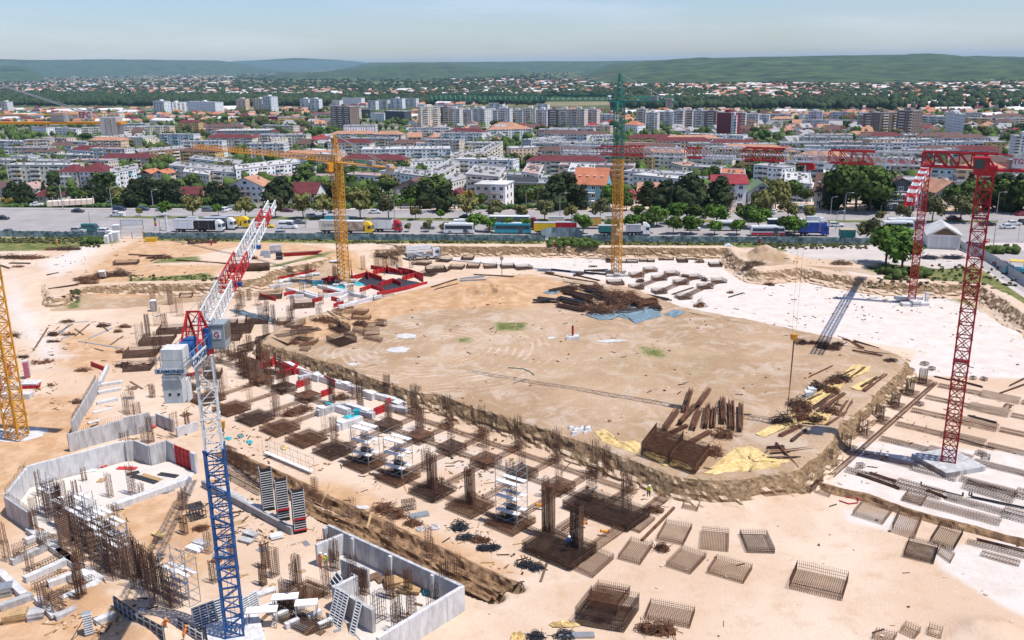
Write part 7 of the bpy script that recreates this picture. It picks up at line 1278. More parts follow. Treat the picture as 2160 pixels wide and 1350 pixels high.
mat_tray(quad([(1352,962),(1412,985),(1440,938),(1385,922)],0.),'upper big brown cage on the plateau lip',1.7,.22,.06,M['rust'],layers=2,lift=.1);mat_tray(quad([(1410,985),(1465,1000),(1495,965),(1440,942)],0.),'lower big brown cage on the plateau lip',1.5,.2,.06,M['rust'],layers=2,lift=.1);mat_tray([p+Vector((0,0,.8))for p in quad([(1355,960),(1462,996),(1490,962),(1388,925)],0.)],'mesh layer spread over both big brown cages',.3,.25,.05,M['rust'],layers=1)
CQ=lambda x,y:(x/3.857+1080,y/3.857+650)
for k,(a,b,c_,d)in enumerate([(1400,850,1455,690),(1510,825,1605,685),(1235,1015,1345,845),(1360,960,1480,820),(1470,1000,1525,850),(1570,985,1595,815),(1630,975,1645,830),(1720,945,1710,760),(1790,990,1780,785),(1855,1000,1858,805),(1225,1065,1420,970),(1415,1130,1610,1015)]):
 bundle(*CQ(a,b),*CQ(c_,d),26,.75,f"long brown rebar bundle, {['slanting alone near the top', 'longest slanting one', 'slanting leftmost', 'slanting beside its twin', 'first of the upright rank', 'second of the upright rank', 'third of the upright rank', 'fourth and tallest of the rank', 'fifth of the rank', 'last of the rank', 'lying behind the big cages', 'lying toward the tangle'][k]}",M['rust'],0.,.07,h=.9 if k<10 else.5,name='rebar_bundle',cat='rebar bundle')
heap(*CQ(1725,1045),2.2,1.8,1.7,'upright rusty tangle beside the bundle rank',M['rust'],0.,60);heap(*CQ(1640,1165),1.8,1.4,1.0,'small coil behind the yellow film',M['rust'],0.,40);heap(*CQ(1650,1195),2.,1.4,.9,'second small coil behind the yellow film',M['rust'],0.,40)
CR4=lambda x,y:(x/3.857+1620,y/3.857+650)
for k,(x,y,w,d,h)in enumerate([(120,930,3,2.2,1.8),(270,850,3.2,2.4,2.),(245,800,2.6,2,1.6),(280,905,2.4,2,1.6),(400,660,2.4,2,1.4),(500,680,2.4,1.8,1.1),(590,590,3,2,1.5),(530,610,2.4,1.6,.9),(400,920,2,1.6,1.),(520,850,2,1.6,1.),(270,290,2.2,1.6,.9),(520,335,2.6,1.6,1.1),(450,300,2.2,1.4,.8),(570,300,2,1.4,.7),(440,325,1.4,1.2,.7),(1000,430,2.4,1.6,.5),(370,290,1.8,1,.7)]):heap(*CR4(x,y),w,d,h,'dark coil heap on the yellow film of the plateau edge' if k<10 else 'black scrap heap on the plateau near the hook',M['rust']if k<10 and k%2 else M['rust2'],0.,60)
for k,(a,b,c_,d,n)in enumerate([(500,600,700,510,10),(640,590,780,490,12),(760,650,900,570,8),(780,680,960,540,14),(370,820,560,690,8),(400,850,620,700,8),(330,760,430,710,4),(420,810,520,700,4),(460,870,560,760,5),(560,880,640,760,5),(600,900,680,760,5),(470,960,620,860,6),(500,950,640,850,5),(340,570,530,480,2),(360,600,560,690,3),(100,1040,270,960,8),(190,1080,310,990,8),(20,1180,380,1130,5),(0,1220,250,1215,4),(620,245,770,330,12),(700,265,910,330,14),(690,350,930,395,4),(790,355,1050,380,4),(60,1100,240,1290,4),(0,1140,120,1130,10),(540,780,680,830,3),(1150,1330,1180,1345,2)][:-1]):bundle(*CR4(a,b),*CR4(c_,d),n,.6,'brown bars lying on the plateau edge' if k<19 else 'dark profiles on the plateau near the hook',M['rust']if k%2 else M['rust2'],0.,.1,h=.35,name='bar_bundle')
CS=lambda x,y:(x/3.857+1080,y/3.857+650)
for k,(a,b,c_,d)in enumerate([(1700,1250,1960,1210),(1650,1330,1900,1240),(1560,1300,1700,1340),(1880,1320,2080,1250),(1930,1335,2083,1150),(960,1120,1030,1070),(1850,1160,2040,1300)]):plank(*CS(a,b),*CS(c_,d),'plank across the large yellow film',M['wood']if k%2 else M['woodd'],0.,.3,.1)
for k,(x,y)in enumerate(((330,715),(355,690))):c=P(*CR4(x,y),0.);t=thing('bulk_bag',(c.x,c.y,hz(c.x,c.y)),('nearer' if k==0 else 'farther')+' white bulk bag at the end of the coil film','bulk bag');MB().hexa([(-.5,-.5,0),(.5,-.5,0),(.55,.5,0),(-.5,.5,0)],[(-.65,-.5,.8),(.6,-.6,.9),(.5,.6,.75),(-.5,.55,.95)]).obj('bag_body',M['white'],t);MB().path([(-.5,0,.8),(0,0,1.2),(.5,0,.8)],.06).obj('bag_strap',M['white'],t)
# survey pillar, hose, patches on the plateau
c=P(1208,716,0.);t=thing('survey_pillar',(c.x,c.y,hz(c.x,c.y)-.05),'red and white survey pipe standing on a broken concrete block','pillar');MB().hexa([(-1.3,-.8,0),(1.3,-.9,0),(1.2,.9,0),(-1.2,.8,0)],[(-1.2,-.6,.75),(1.2,-.8,.9),(1.1,.8,.9),(-1.,.7,.8)]).obj('block',M['concw'],t);MB().cyl((0,0,.85),.2,1.9,8).obj('pipe',M['form'],t);MB().cyl((.0,0,2.75),.05,1.2,5).obj('rod',M['white'],t)
def hose(pts,label,m,z,w=.14,name='hose'):
 q=[P(a,b,z)for a,b in pts];c=q[0].copy();t=thing(name,tuple(c),label,'hose');mb=MB();n=[Vector((p.x-c.x,p.y-c.y,(hz(p.x,p.y)if z==0 else ZP)-c.z+.1))for p in q];mb.path(n,w,5);mb.obj('tube',m,t)
hose([(1071,777),(1090,778),(1105,780),(1118,785),(1127,792)],'green hose lying on the bare plateau',M['green'],0.);hose([(1770,1057),(1790,1064),(1808,1062),(1812,1054),(1800,1049),(1785,1050)],'magenta hose loop on wet concrete',M['form'],ZP)
hose([(1184,960),(1200,942),(1225,926),(1250,922)],'black cables hanging over the plateau lip',M['dark'],0.,.1,'cable');hose([(1083,810),(1110,800)],'black cable end on the plateau',M['dark'],0.,.08,'cable')
spot=mat('spilled_concrete',(.52,.50,.49),.9,.2,1.2)
for k,(px,py,w,h,lab)in enumerate([(862,708,26,7,'blot of white spilled concrete, upper of two'),(842,737,30,8,'blot of white spilled concrete, lower of two'),(744,770,12,4,'small pale spill near the lip'),(1163,714,11,3,'white slab lying near the survey pillar'),(1290,719,36,4,'long white smear beside the survey pillar'),(768,1070,16,5,'white spill beside the trench bars'),(888,1118,12,7,'white heap beside the trench'),(918,1113,14,8,'white heap with yellow rim beside the trench'),(820,1137,14,6,'pale spill further along the trench')]):
 film([(px+w*math.cos(a)*random.uniform(.6,1.1),py+h*math.sin(a)*random.uniform(.6,1.1))for a in[2*math.pi*i/9 for i in range(9)]],lab,spot,0. if k<5 else ZP,'concrete_spill',amp=.06 if k not in(6,7)else.35)
for k,(px,py)in enumerate([(1205,905),(1215,910),(1225,908),(1235,914),(1212,917),(1228,902),(1240,907)]):c=P(px,py,0.);s=random.uniform(.3,.6);t=thing('rubble_block',(c.x,c.y,hz(c.x,c.y)),'broken concrete lump on the plateau lip','rubble','broken concrete lumps on the lip');MB().hexa([(-s,-s,0),(s,-s*.8,0),(s*.9,s,0),(-s,s*.7,0)],[(-s*.6,-s*.7,s),(s*.7,-s*.5,s*.8),(s*.5,s*.6,s*1.1),(-s*.8,s*.5,s*.7)]).obj('lump',M['concw'],t)
# --- scattered cages and timber on the plateau's far tip
C2=lambda x,y:(x/3.857+540,y/3.857+650)
for pts,lab,kw in[([(573,270),(680,320),(822,275),(715,232)],'thick dark mat stack on the plateau tip',dict(h=1.0,m=M['rust2'],s=.14)),([(590,165),(680,210),(770,180),(680,145)],'dark mat stack with timber on top',dict(h=.9,m=M['rust2'],s=.14)),([(875,250),(1010,280),(1035,260),(900,228)],'flat wire tray beside the standing one',dict(m=M['rustl'],h=.5)),([(785,190),(870,215),(890,195),(800,168)],'small wire tray behind the dark stacks',dict(m=M['rustl'],h=.5)),([(790,145),(890,158),(910,140),(810,128)],'wire tray holding a dark coil',dict(m=M['rust'],h=.5)),([(775,95),(920,103),(940,80),(790,72)],'long wire tray on the plateau tip',dict(m=M['rust'],h=.6)),([(775,58),(880,60),(918,30),(830,22)],'wire tray farthest on the plateau tip',dict(m=M['rust'],h=.6)),([(350,320),(470,300),(510,270),(400,275)],'wire tray at the plateau tip corner',dict(m=M['rust'],h=.6)),([(355,350),(420,358),(447,335),(380,325)],'lowest wire tray at the tip corner',dict(m=M['rustl'],h=.5)),([(715,218),(800,228),(810,205),(730,200)],'little tray between the two dark stacks',dict(m=M['rustl'],h=.4)),([(230,160),(330,170),(410,130),(300,115)],'tangle tray at the pit side of the tip',dict(m=M['rust2'],h=1.))]:mat_tray(quad([C2(*p)for p in pts],0.),lab,**{**dict(s=.22,bw=.045,layers=1),**kw})
for x,y,L,W_,H,lab in[(765,40,1.8,1.6,1.2,'box cage at the far tip'),(1018,140,2.2,1.2,1.1,'box cage lying alone'),(940,215,3.0,.6,2.4,'wire tray standing on edge'),(380,250,3.4,2.6,2.2,'tall brown cage at the tip corner'),(675,45,2.4,1.6,.9,'box cage next to the sand track')]:c=P(*C2(x,y),0.);cage_box(c,L,W_,H,random.uniform(-.5,.5),lab,M['rust']if x!=380 else M['rust2'],.2,.05)
heap(*C2(535,105),4,1.6,1.1,'low rusty tangle behind the timber on the tip',M['rust'],0.,60);heap(*C2(590,120),3,1.4,.8,'rusty tangle end beside the timber',M['rust'],0.,40);heap(*C2(845,130),2.2,1.4,.9,'coil sitting in a wire tray',M['rust2'],0.,40);heap(*C2(315,292),1.4,1.1,1.,'round rusty coil at the tip corner',M['rust'],0.,30)
for k,(a,b,c_,d)in enumerate([(585,60,700,160),(620,75,740,160),(640,70,770,135),(620,110,760,120),(650,130,770,110),(660,95,700,150)]):plank(*C2(a,b),*C2(c_,d),'timber laid crosswise over the dark mat stack',M['wood']if k%2 else M['woodd'],0.,.35,.14,zz=.9)
plank(*C2(160,230),*C2(520,165),'long grey boards on the plateau tip',M['dark']if False else M['woodd'],0.,.5,.15,4);bundle(*C2(120,232),*C2(270,308),8,.5,'dark bars at the very tip corner',M['rust2'],0.,.12);bundle(*C2(200,190),*C2(500,178),8,.5,'dark bars beside the grey boards',M['rust2'],0.,.12);plank(*C2(630,425),*C2(765,385),'pale plank on the plateau, left of the spill',M['wood'],0.,.4);plank(*C2(830,490),*C2(970,455),'pale plank on the plateau near the lip',M['wood'],0.,.4);plank(*C2(745,575),*C2(785,505),'plank leaning up the plateau bank',M['wood'],ZP,.25,.08,rise=2.5);plank(*C2(900,110),*C2(1025,88),'thin pale plank beyond the wire tray',M['wood'],0.,.2)
bundle(*F5(570,618),*F5(730,570),5,.5,'bars beside the sand track to the ramp',M['rust2'],0.,.1);bundle(*F5(590,632),*F5(735,598),4,.3,'second set of bars beside the sand track',M['rust2'],0.,.1);bundle(*F5(755,580),*F5(915,572),6,.8,'grey profiles at the ramp top',M['grey'],0.,.14);bundle(*F5(755,562),*F5(900,545),6,.8,'more grey profiles at the ramp top',M['grey'],0.,.14);bundle(*F5(840,535),*F5(1090,555),5,.8,'dark bars at the edge behind the ramp',M['rust2'],0.,.14)
c=P(1059,600,ZP);t=thing('site_pole',(c.x,c.y,ZP),'thin pole with a round sign before the arc of trays','pole');h=6.6;MB().cyl((0,0,0),.08,h,6).obj('shaft',M['rust'],t);MB().cyl((0,-.05,h),.5,.1,12,'y').obj('disc',M['steel'],t)
# --- west part: cast walls, slab, foundations
Z1=lambda x,y:(x/5,y/5+850);Z2=lambda x,y:(x/5.838+430,y/5.838+900);Z4=lambda x,y:(x/3.23,y/3.23+1090);L1=lambda x,y:(x/3.857,y/3.857+650);L5=lambda x,y:(x/3.857,y/3.857+1000);L6=lambda x,y:(x/3.857+540,y/3.857+1000);ZM=lambda x,y:(x/4.696+480,y/4.696+480);C4=lambda x,y:(x/3,y/3+400);N3=lambda x,y:(x/2.8925+700,y/2.8925+850)
F7=lambda x,y:(x/3.857+1080,y/3.857+1000)
def G(F,x,y,z=ZP):return P(*F(x,y),z)
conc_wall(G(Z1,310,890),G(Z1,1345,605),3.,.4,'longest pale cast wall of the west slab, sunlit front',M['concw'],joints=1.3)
conc_wall(G(Z1,310,895),G(Z1,95,1185),2.9,.4,'short pale cast wall turning the outer corner',M['concw'],starters=True)
conc_wall(G(Z1,95,1190),G(Z1,345,1365),2.7,.45,'cast wall on the outer corner with rusty starter bars',M['conc'],starters=True)
conc_wall(G(Z1,735,515),G(Z1,1330,350),2.7,.4,'parallel cast wall behind the longest one',M['conc'],starters=True)
t=thing('concrete_wall',tuple(G(Z1,1590,660)),'zigzag cast core wall with dark open corners','concrete wall');o_=t.location.copy()
for(a,b),(c_,d)in(((1345,620),(1440,598)),((1440,598),(1595,662)),((1595,662),(1785,602)),((1785,602),(1862,640)),((1330,350),(1440,330)),((1440,330),(1600,290))):conc_wall(G(Z1,a,b)-o_,G(Z1,c_,d)-o_,3.,.34,parent=t,m=M['conc'])
form_wall(G(Z1,1866,645),G(Z1,2030,715),2.9,'dark red shutter closing the zigzag wall');conc_wall(G(Z1,2035,720),G(Z1,2085,745),2.9,.4,'pale wall stub past the red shutter',M['concw'])
conc_wall(G(Z1,1665,235),G(Z1,1840,305),2.,.35,'grey wall with a shaded face beyond the zigzag wall',M['conc']);conc_wall(G(Z1,1870,360),G(Z1,2090,290),1.5,.35,'low pale wall running to the white mast',M['concw']);conc_wall(G(Z1,1660,235),G(Z1,1440,300),1.7,.35,'pale wall closing the shaft with boards inside',M['concw'])
conc_wall(G(L1,800,680),G(L1,600,1040),2.4,.35,'raking cast wall with an inserted red panel',M['conc'],starters=True);form_wall(G(L1,735,800),G(L1,622,1010),2.2,'bright red triangular stretch of shuttering on the raking wall',M['formb'],rib=M['form'])
form_wall(G(L1,745,470),G(L1,870,520),.9,'low red shutter at the head of the narrow white wall');conc_wall(G(L1,880,500),G(L1,815,640),1.0,.5,'narrow white wall leading to the raking wall',M['concw'])
for k,(a,b,c_,d)in enumerate([(800,640,1000,610),(800,700,990,665),(790,785,960,750),(760,870,920,830),(720,955,880,915)]):conc_wall(G(L1,a,b),G(L1,c_,d),.5,.8,f"low white ground beam beside the raking wall, {ORD[k]} from the far end",M['concw'],joints=4)
sl=[G(Z1,*p,ZP)for p in((350,1290),(110,1190),(320,905),(1340,625),(1600,672),(1800,622),(2050,745),(2010,825),(1190,1125),(900,1290),(560,1400))];c=sum(sl,Vector((0,0,0)))/len(sl);t=thing('floor_slab',tuple(c),'pale cast floor slab inside the west walls','slab');MB().poly([(p.x-c.x,p.y-c.y,.14)for p in sl],.3).obj('slab_body',mat('slab_grey',(.60,.56,.53),.9,.12,.4,col2=(.66,.58,.50)),t)
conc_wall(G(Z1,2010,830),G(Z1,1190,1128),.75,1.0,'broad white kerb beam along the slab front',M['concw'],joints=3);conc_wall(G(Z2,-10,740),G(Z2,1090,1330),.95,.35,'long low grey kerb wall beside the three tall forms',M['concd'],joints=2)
sl=[G(Z2,*p,ZP)for p in((0,730),(300,760),(720,1000),(1200,1290),(1090,1325))];c=sl[0];t=thing('floor_slab',tuple(c),'grey floor strip behind the low kerb wall','slab');MB().poly([(p.x-c.x,p.y-c.y,.1)for p in sl],.3).obj('slab_body',M['conc'],t)
# south walls of the basement box
W_=M['conc'];conc_wall(G(L6,600,590),G(L6,1680,1105),2.8,.35,'long ribbed basement wall beside the trench',W_,joints=1.1);o=[x for x in bpy.data.objects if x.get('label')=='long ribbed basement wall beside the trench'][0]
for x,y in((805,690),(1110,838),(1450,998)):p=G(L6,x,y)-o.location;MB().box((p.x,p.y-.2,1.35),(.4,.5,2.75),UA).obj('pilaster',M['concw'],o)
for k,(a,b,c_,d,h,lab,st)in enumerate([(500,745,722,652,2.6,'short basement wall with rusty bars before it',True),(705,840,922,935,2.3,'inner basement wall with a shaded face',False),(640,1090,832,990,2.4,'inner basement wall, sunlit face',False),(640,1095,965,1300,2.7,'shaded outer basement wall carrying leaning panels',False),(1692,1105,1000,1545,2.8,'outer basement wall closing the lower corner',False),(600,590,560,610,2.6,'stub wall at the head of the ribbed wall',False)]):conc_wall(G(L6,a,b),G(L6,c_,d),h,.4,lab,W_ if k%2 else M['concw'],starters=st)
sl=[G(L6,*p,ZP)for p in((620,600),(1680,1105),(1000,1540),(640,1100))];c=sl[0];t=thing('floor_slab',tuple(c),'floor slab inside the basement walls','slab');MB().poly([(p.x-c.x,p.y-c.y,.12)for p in sl],.3).obj('slab_body',MAT['slab_grey'],t)
def rib_panel(p,q,h,lean,label,n=10,name='ribbed_shutter',dark=True,lift=.05,cols=1):
 o=(p+q)/2;d=(q-p);L=d.length;t=thing(name,(o.x,o.y,ZP+lift),label,'formwork',rz=math.atan2(d.y,d.x));f=lambda x,z,y=0.:(x,y+lean*z/h,z)
 if dark:MB().hexa([f(-L/2,0,.05),f(L/2,0,.05),f(L/2,0,.12),f(-L/2,0,.12)],[f(-L/2,h,.05),f(L/2,h,.05),f(L/2,h,.12),f(-L/2,h,.12)]).obj('back_sheet',M['dark'],t)
 for i in range(cols+1):x=-L/2+L*i/cols;MB().bar(f(x,0),f(x,h),.1).obj('side_rail',M['white'],t)
 for k in range(n+1):MB().bar(f(-L/2,h*k/n),f(L/2,h*k/n),.08,.1).obj('rib',M['white'],t)
 return t
rib_panel(G(L6,590,1200),G(L6,692,1262),3.1,1.2,'white ribbed panel leaning on the outer basement wall, wider',12,cols=3);rib_panel(G(L6,762,1295),G(L6,802,1315),2.9,1.2,'white ribbed panel leaning on the outer basement wall, narrower',11);rib_panel(G(L6,755,940),G(L6,790,955),1.6,.5,'small ladder-like panel inside the basement',5);rib_panel(G(L6,575,910),G(L6,620,970),1.2,1.2,'small tilted panel outside the basement box',4)
rib_panel(G(L5,1590,1290),G(L5,1830,1200),2.4,.4,'ribbed shutter row behind the blue mast foot',9,cols=4);rib_panel(G(L5,1980,1190),G(L5,2120,1110),2.,.4,'ribbed shutter right of the blue mast foot',9,cols=2);rib_panel(G(L6,-10,1090),G(L6,20,1070),1.6,.2,'ribbed shutter edge near the basement corner',8)
for k,(x,y,hh)in enumerate(((800,1020,5.6),(985,1145,5.5),(1190,1290,5.5))):
 p=G(Z2,x,y);t=thing('column_shutter',(p.x,p.y,ZP),f"tall ribbed column shutter, {('farthest', 'middle', 'nearest')[k]} of three standing together",'formwork',rz=R(22));MB().box((0,0,hh/2),(1.4,.8,hh)).obj('shutter_box',M['tyre'],t)
 for i in range(int((hh-.5)/.31)):MB().box((.04,-.42,.55+i*.31),(1.3,.05,.07)).obj('rib',M['white'],t)
 for s in(-.68,.68):MB().box((s,-.43,hh/2+.2),(.06,.07,hh-.3)).obj('rail',M['white'],t)
 for i in range(int(hh/.35)):MB().box((-.74,0,.5+i*.35),(.1,.7,.08)).obj('side_rib',M['grey'],t)
 if k:
  for z in((1.6,)if k==1 else(.5,1.9)):MB().box((.02,-.56,z),(1.45,.12,.16)).obj('waler',M['red'],t)
 MB().box((0,0,hh+.05),(.9,.5,.2)).obj('bar_tops',M['rust'],t)
# guard rail with plank walkway behind them
a,b=G(Z2,760,350),G(Z2,1330,590);c=(a+b)/2;t=thing('walkway',tuple(c),'narrow plank walkway with tall guard frames along the trench','walkway');d=b-a;n=6;v=Vector((-d.y,d.x,0)).normalized()
for i in range(n):MB().bar(a-c+d*(i/n)+Vector((0,0,.5)),a-c+d*((i+1)/n)*.998+Vector((0,0,.5)),.6,.07).obj('board',WALL['lgrey'],t)
for i in range(n+1):
 for s in(-.35,.45):p=a-c+d*(i/n)+v*s;MB().bar(p,p+Vector((0,0,2.4)),.05,n=3).obj('guard_post',M['steel'],t)
mb=MB()
for z in(1.2,2.2):mb.bar(a-c+v*.45+Vector((0,0,z)),b-c+v*.45+Vector((0,0,z)),.04,n=3)
mb.obj('guard_rail',M['steel'],t)
# wall reinforcement screens and scaffolds in the dense cluster
rs=random.Random(12)
for i,(x,y,h,w)in enumerate([(440,380,4.6,1.6),(500,440,5,1.2),(560,520,5.2,1.8),(640,590,5.2,1.4),(700,650,5,2.),(760,700,5.4,1.4),(830,770,5.4,2.),(900,820,5.4,1.6),(980,880,5.6,1.4),(1060,860,5,2.2),(1150,950,5.8,1.8),(1230,1000,5.8,2.4),(1290,1060,5.,1.6),(1380,1080,5.2,1.6),(1440,1100,4.6,1.2),(600,420,4.2,1.2),(760,560,4.2,1.4),(900,660,4.2,1.4),(1010,730,4.4,1.4)]):
 column_cage(G(L5,x,y),f"wall bar screen in the cluster by the blue mast, {ORD[i % 16]} from the slab{' rear line' if i >= 15 else ''}",h*rs.uniform(.75,1.08),w,.35,UA+(.0 if i%2 else 1.4),(max(4,int(w/.22)),2),m=M['rust2']if i%3==1 else(M['rust']if i%3 else M['rustl']),ties=.6,bw=.045,group='wall bar screens in the dense cluster')
for i,(x,y,H)in enumerate([(420,330,5.2),(540,430,5.6),(640,500,5.6),(740,560,5.4),(820,640,5.6),(900,720,5.6),(990,790,5.6),(700,400,4.8),(860,520,4.8),(1440,1000,5.),(1530,1030,4.8),(960,600,4.6)]):scaffold(G(L5,x,y),2.5,1.3,H*rs.uniform(.72,1.1),UA+.08,f"scaffold bay in the dense cluster, {ORD[i]} from the slab corner",1.7,decks=(1,2)if i%2 else(2,),group='scaffold bays in the dense cluster')
for i,(x,y,w)in enumerate([(380,300,1.0),(900,190,.9),(330,180,.8),(620,200,.6),(60,700,1.2),(30,560,1.),(250,780,1.),(420,1100,1.6),(1700,640,.9),(1740,880,.8),(1900,700,.9),(1500,200,.5),(690,60,.5),(1150,170,.7)]):column_cage(G(L5,x,y),f"thin bars rising from the west foundations, {['behind the cluster', 'on the slab front', 'at the slab corner', 'on the slab middle', 'at the photo edge', 'above the photo edge wall', 'between white beams', 'dark and thick by the trench box', 'beside the blue mast', 'low by the blue mast', 'right of the blue mast', 'near the kerb beam', 'on the slab by the wall', 'at the kerb beam end'][i]}",[3.4,3.4,3.6,2.6,2.6,2.6,2.,2.4,3,2.6,3.,1.6,2,1.6][i],w,.5,UA,(5,3),m=M['rustl']if i not in(7,9)else M['rust2'],ties=.7 if i!=7 else.25,bw=.04)
for i,(a,b,c_,d)in enumerate([(80,330,400,190),(170,450,480,310),(330,480,500,420),(420,590,690,470),(200,110,560,370),(400,250,520,350),(0,400,170,560),(260,580,380,705),(380,715,660,595),(650,500,790,640),(650,745,780,690),(180,190,330,130),(0,640,230,560),(560,370,1000,700)]):conc_wall(G(Z4,a,b),G(Z4,c_,d),.7 if i!=13 else.25,.75 if i!=13 else 1.6,f"white foundation beam of the lower photo corner, {['uppermost', 'second down', 'short middle one', 'long lower one', 'long diagonal one', 'short cross piece', 'at the photo edge', 'dark ended one', 'lowest one', 'beside the dark shutters', 'lowest stub', 'top stub', 'pale strip at the edge', 'low footing of the screens'][i]}",M['concw']if i%4 else M['conc'],joints=3)
for i,(a,b,c_,d)in enumerate([(90,300,380,175),(180,420,470,280),(390,570,640,455),(230,510,430,420)]):strip_cage(G(Z4,a,b),G(Z4,c_,d),.7,1.0,f"beam cage between white foundation beams, {ORD[i]} down",M['rust2'])
form_wall(G(Z4,790,650),G(Z4,950,770),1.9,'dark shutter run with a white top, upper stretch',M['dark'],rib=M['grey']);form_wall(G(Z4,955,775),G(Z4,1130,870),1.9,'dark shutter run with a white top, lower stretch',M['dark'],rib=M['grey']);conc_wall(G(Z4,785,655),G(Z4,1120,875),.2,.5,'white strip along the dark shutters',M['concw']);form_wall(G(Z4,1215,760),G(Z4,1390,860),1.2,'dark low shutter behind the mast foot',M['dark'],rib=M['white'])
p=G(Z4,610,800);t=thing('column_shutter',(p.x,p.y,ZP),'short ribbed column shutter at the lower photo edge','formwork',rz=.5);MB().box((0,0,1.2),(.8,.6,2.4)).obj('shutter_box',M['grey'],t)
for i in range(9):MB().box((0,-.34,.3+i*.25),(.8,.1,.1)).obj('rib',M['white'],t)
for s in(-1,1):MB().bar((s*.4,0,1.6),(s*1.7,-.3,0),.07,n=4).obj('prop',M['woodd'],t)
def sheet_stack(F,x,y,L,W_,n,label,m,az=.4,th=.12):
 p=G(F,x,y);t=thing('sheet_stack',(p.x,p.y,ZP),label,'material stack',rz=az);r=random.Random(int(x))
 for i in range(n):MB().box((r.uniform(-.08,.08),r.uniform(-.08,.08),.1+i*(th+.03)),(L,W_,th),r.uniform(-.05,.05)).obj('board',m,t)
 for s in(-.3,.3):MB().box((s*L,0,.02),(.12,W_,.1)).obj('bearer',M['woodd'],t)
for a in[(Z4,110,700,2.2,1.4,6,'rough timber stack at the lower photo corner',M['wood'],.3),(Z4,255,690,1.5,1.3,6,'neat grey board stack beside the timber stack',M['conc'],.3),(Z4,30,530,1.6,1.4,7,'grey board stack at the photo edge',M['steel'],.4),(Z4,1075,130,1.5,.8,2,'yellow pallet lying on bare sand',M['tarp'],-.6),(Z4,1330,230,1.9,1.,3,'pale panel stack on the sand, farther',WALL['lgrey'],-.5),(Z4,560,400,1.7,1.,2,'pale panel lying on white beams',WALL['lgrey'],-.6),(Z4,700,510,1.8,.9,2,'pale ribbed panel at the beam end',WALL['lgrey'],-.6),(L5,2040,500,1.8,.9,3,'grey panel stack right of the blue mast',M['conc'],-.5),(L5,2000,550,1.8,.9,2,'second grey panel stack right of the blue mast',M['conc'],-.5),(Z4,1370,200,1.8,1.,4,'grey panel stack touching the blue mast',M['conc'],-.5),(N3,530,692,2.4,.9,2,'light grey sheets lying beside the trench',M['steel'],.35),(L6,80,970,1.9,.9,2,'pale slab panel near the ribbed shutter',M['concw'],.6),(F7,520,1320,3.4,.7,2,'grey duct lying at the lower edge',M['steel'],0.),(L6,170,520,1.4,1.,3,'white crates on the sand by the tall forms',M['white'],.5)]:sheet_stack(*a)
t=cage_box(G(L5,1600,350),1.8,1.8,1.5,.6,'black cube cage casting a shadow on bare sand',M['dark'],.35,.09)
for k,(x,y,w,d,h,F,lab)in enumerate([(1640,445,1.8,1.2,.35,L5,'rust spill on bare sand beside the blue mast'),(325,660,3,1.8,1.1,N3,'rusty heap beside the trench, largest'),(400,690,2.2,1.6,.9,N3,'cone of rusty bars beside the trench'),(495,742,2.2,1.2,.6,N3,'flat rusty heap beside the trench'),(785,765,1.8,1.4,.8,N3,'grey bundle of ties by the trench, farther'),(825,828,2.4,1.0,.6,N3,'grey bar heap by the trench'),(910,845,2.,1.,.6,N3,'reddish bar heap by the trench'),(1850,612,1.2,.8,.5,L6,'dark small heap by the trench'),(1925,608,1.5,.9,.5,L6,'second dark small heap by the trench'),(110,745,2,1,.5,F7,'brown and grey bar heap near the front'),(200,770,1.6,1.,.6,F7,'grey bar heap near the front'),(1160,300,2.,1.4,.7,F7,'wire tangle under the plateau corner'),(1220,612,1.5,1.3,.6,F7,'small wire tangle between mats'),(1230,1285,2.,1.2,.9,F7,'brown coil at the lower photo edge'),(1090,1270,1.4,1.,.8,F7,'boxy brown coil at the lower photo edge'),(430,1320,1.8,1.,.6,F7,'dark coil beside the grey duct'),(200,1335,1.4,1.,.6,F7,'grey wire coil at the lower edge')]):heap(*F(x,y),w,d,h,lab,M['dark']if 'grey' in lab or 'dark' in lab else M['rust'],n=55)
cage_box(G(N3,470,645),1.6,1.,1.1,.3,'small wire crate beside the rusty heaps',M['rust2'],.3,.06)
for k,(x,y,h)in enumerate([(125,700,2.6),(365,810,2.6),(590,865,2.4)]):column_cage(G(N3,x,y),f"pale thin column bars in the trench, {ORD[k]} from the tall forms",h,.8,.5,UA,(4,3),m=M['rustl'],ties=.4,bw=.04)
for k,(x,y,h)in enumerate([(1420,680,2.6),(1640,850,3.),(1110,600,2.6),(700,560,2.4),(590,350,2.2),(480,150,2.2)]):column_cage(G(L6,x,y),f"thin column bars standing in the trench beside the basement, {ORD[k]} listed",h,.8,.5,UA,(4,3),m=M['rust'],ties=.35,bw=.04,group='thin column bars in the trench')
for k,(x,y,h,w)in enumerate([(340,900,3.6,.9),(250,1080,3.,1.6),(80,760,3.2,.9),(390,1080,2.6,.9),(890,980,3.,.9),(620,700,2.8,1.8),(640,780,2.4,1.2),(1090,1010,3.2,.9),(1240,980,3.,.8),(60,900,2.6,.8),(730,640,2.6,.7)]):column_cage(G(L6,x,y),['brown column cage left of the basement box','wide dark column cage near the lower edge','pale column bars by the kerb wall end','low column cage near the lower edge','leaning column cage inside the basement box','wall bars before the short basement wall','lower wall bars before the short basement wall','thin bars inside the basement box','second thin bars inside the basement box','short bars at the slab of the lower edge','slim bars behind the sunlit inner wall'][k],h,w,.5,UA,(6,3),m=M['rust']if k!=1 else M['rust2'],ties=.22,bw=.045,lean=(-.3,0)if k==4 else(0,0))
mat_tray(quad([L6(*p)for p in((150,1050),(330,1110),(600,980),(420,900))]),'wide brown mesh left of the basement box',.9,.22,.045,M['rust'],layers=2);mat_tray(quad([L6(*p)for p in((170,1200),(420,1320),(620,1240),(380,1130))]),'brown mesh under white trestles at the lower edge',.6,.22,.04,M['rust2'],layers=2)
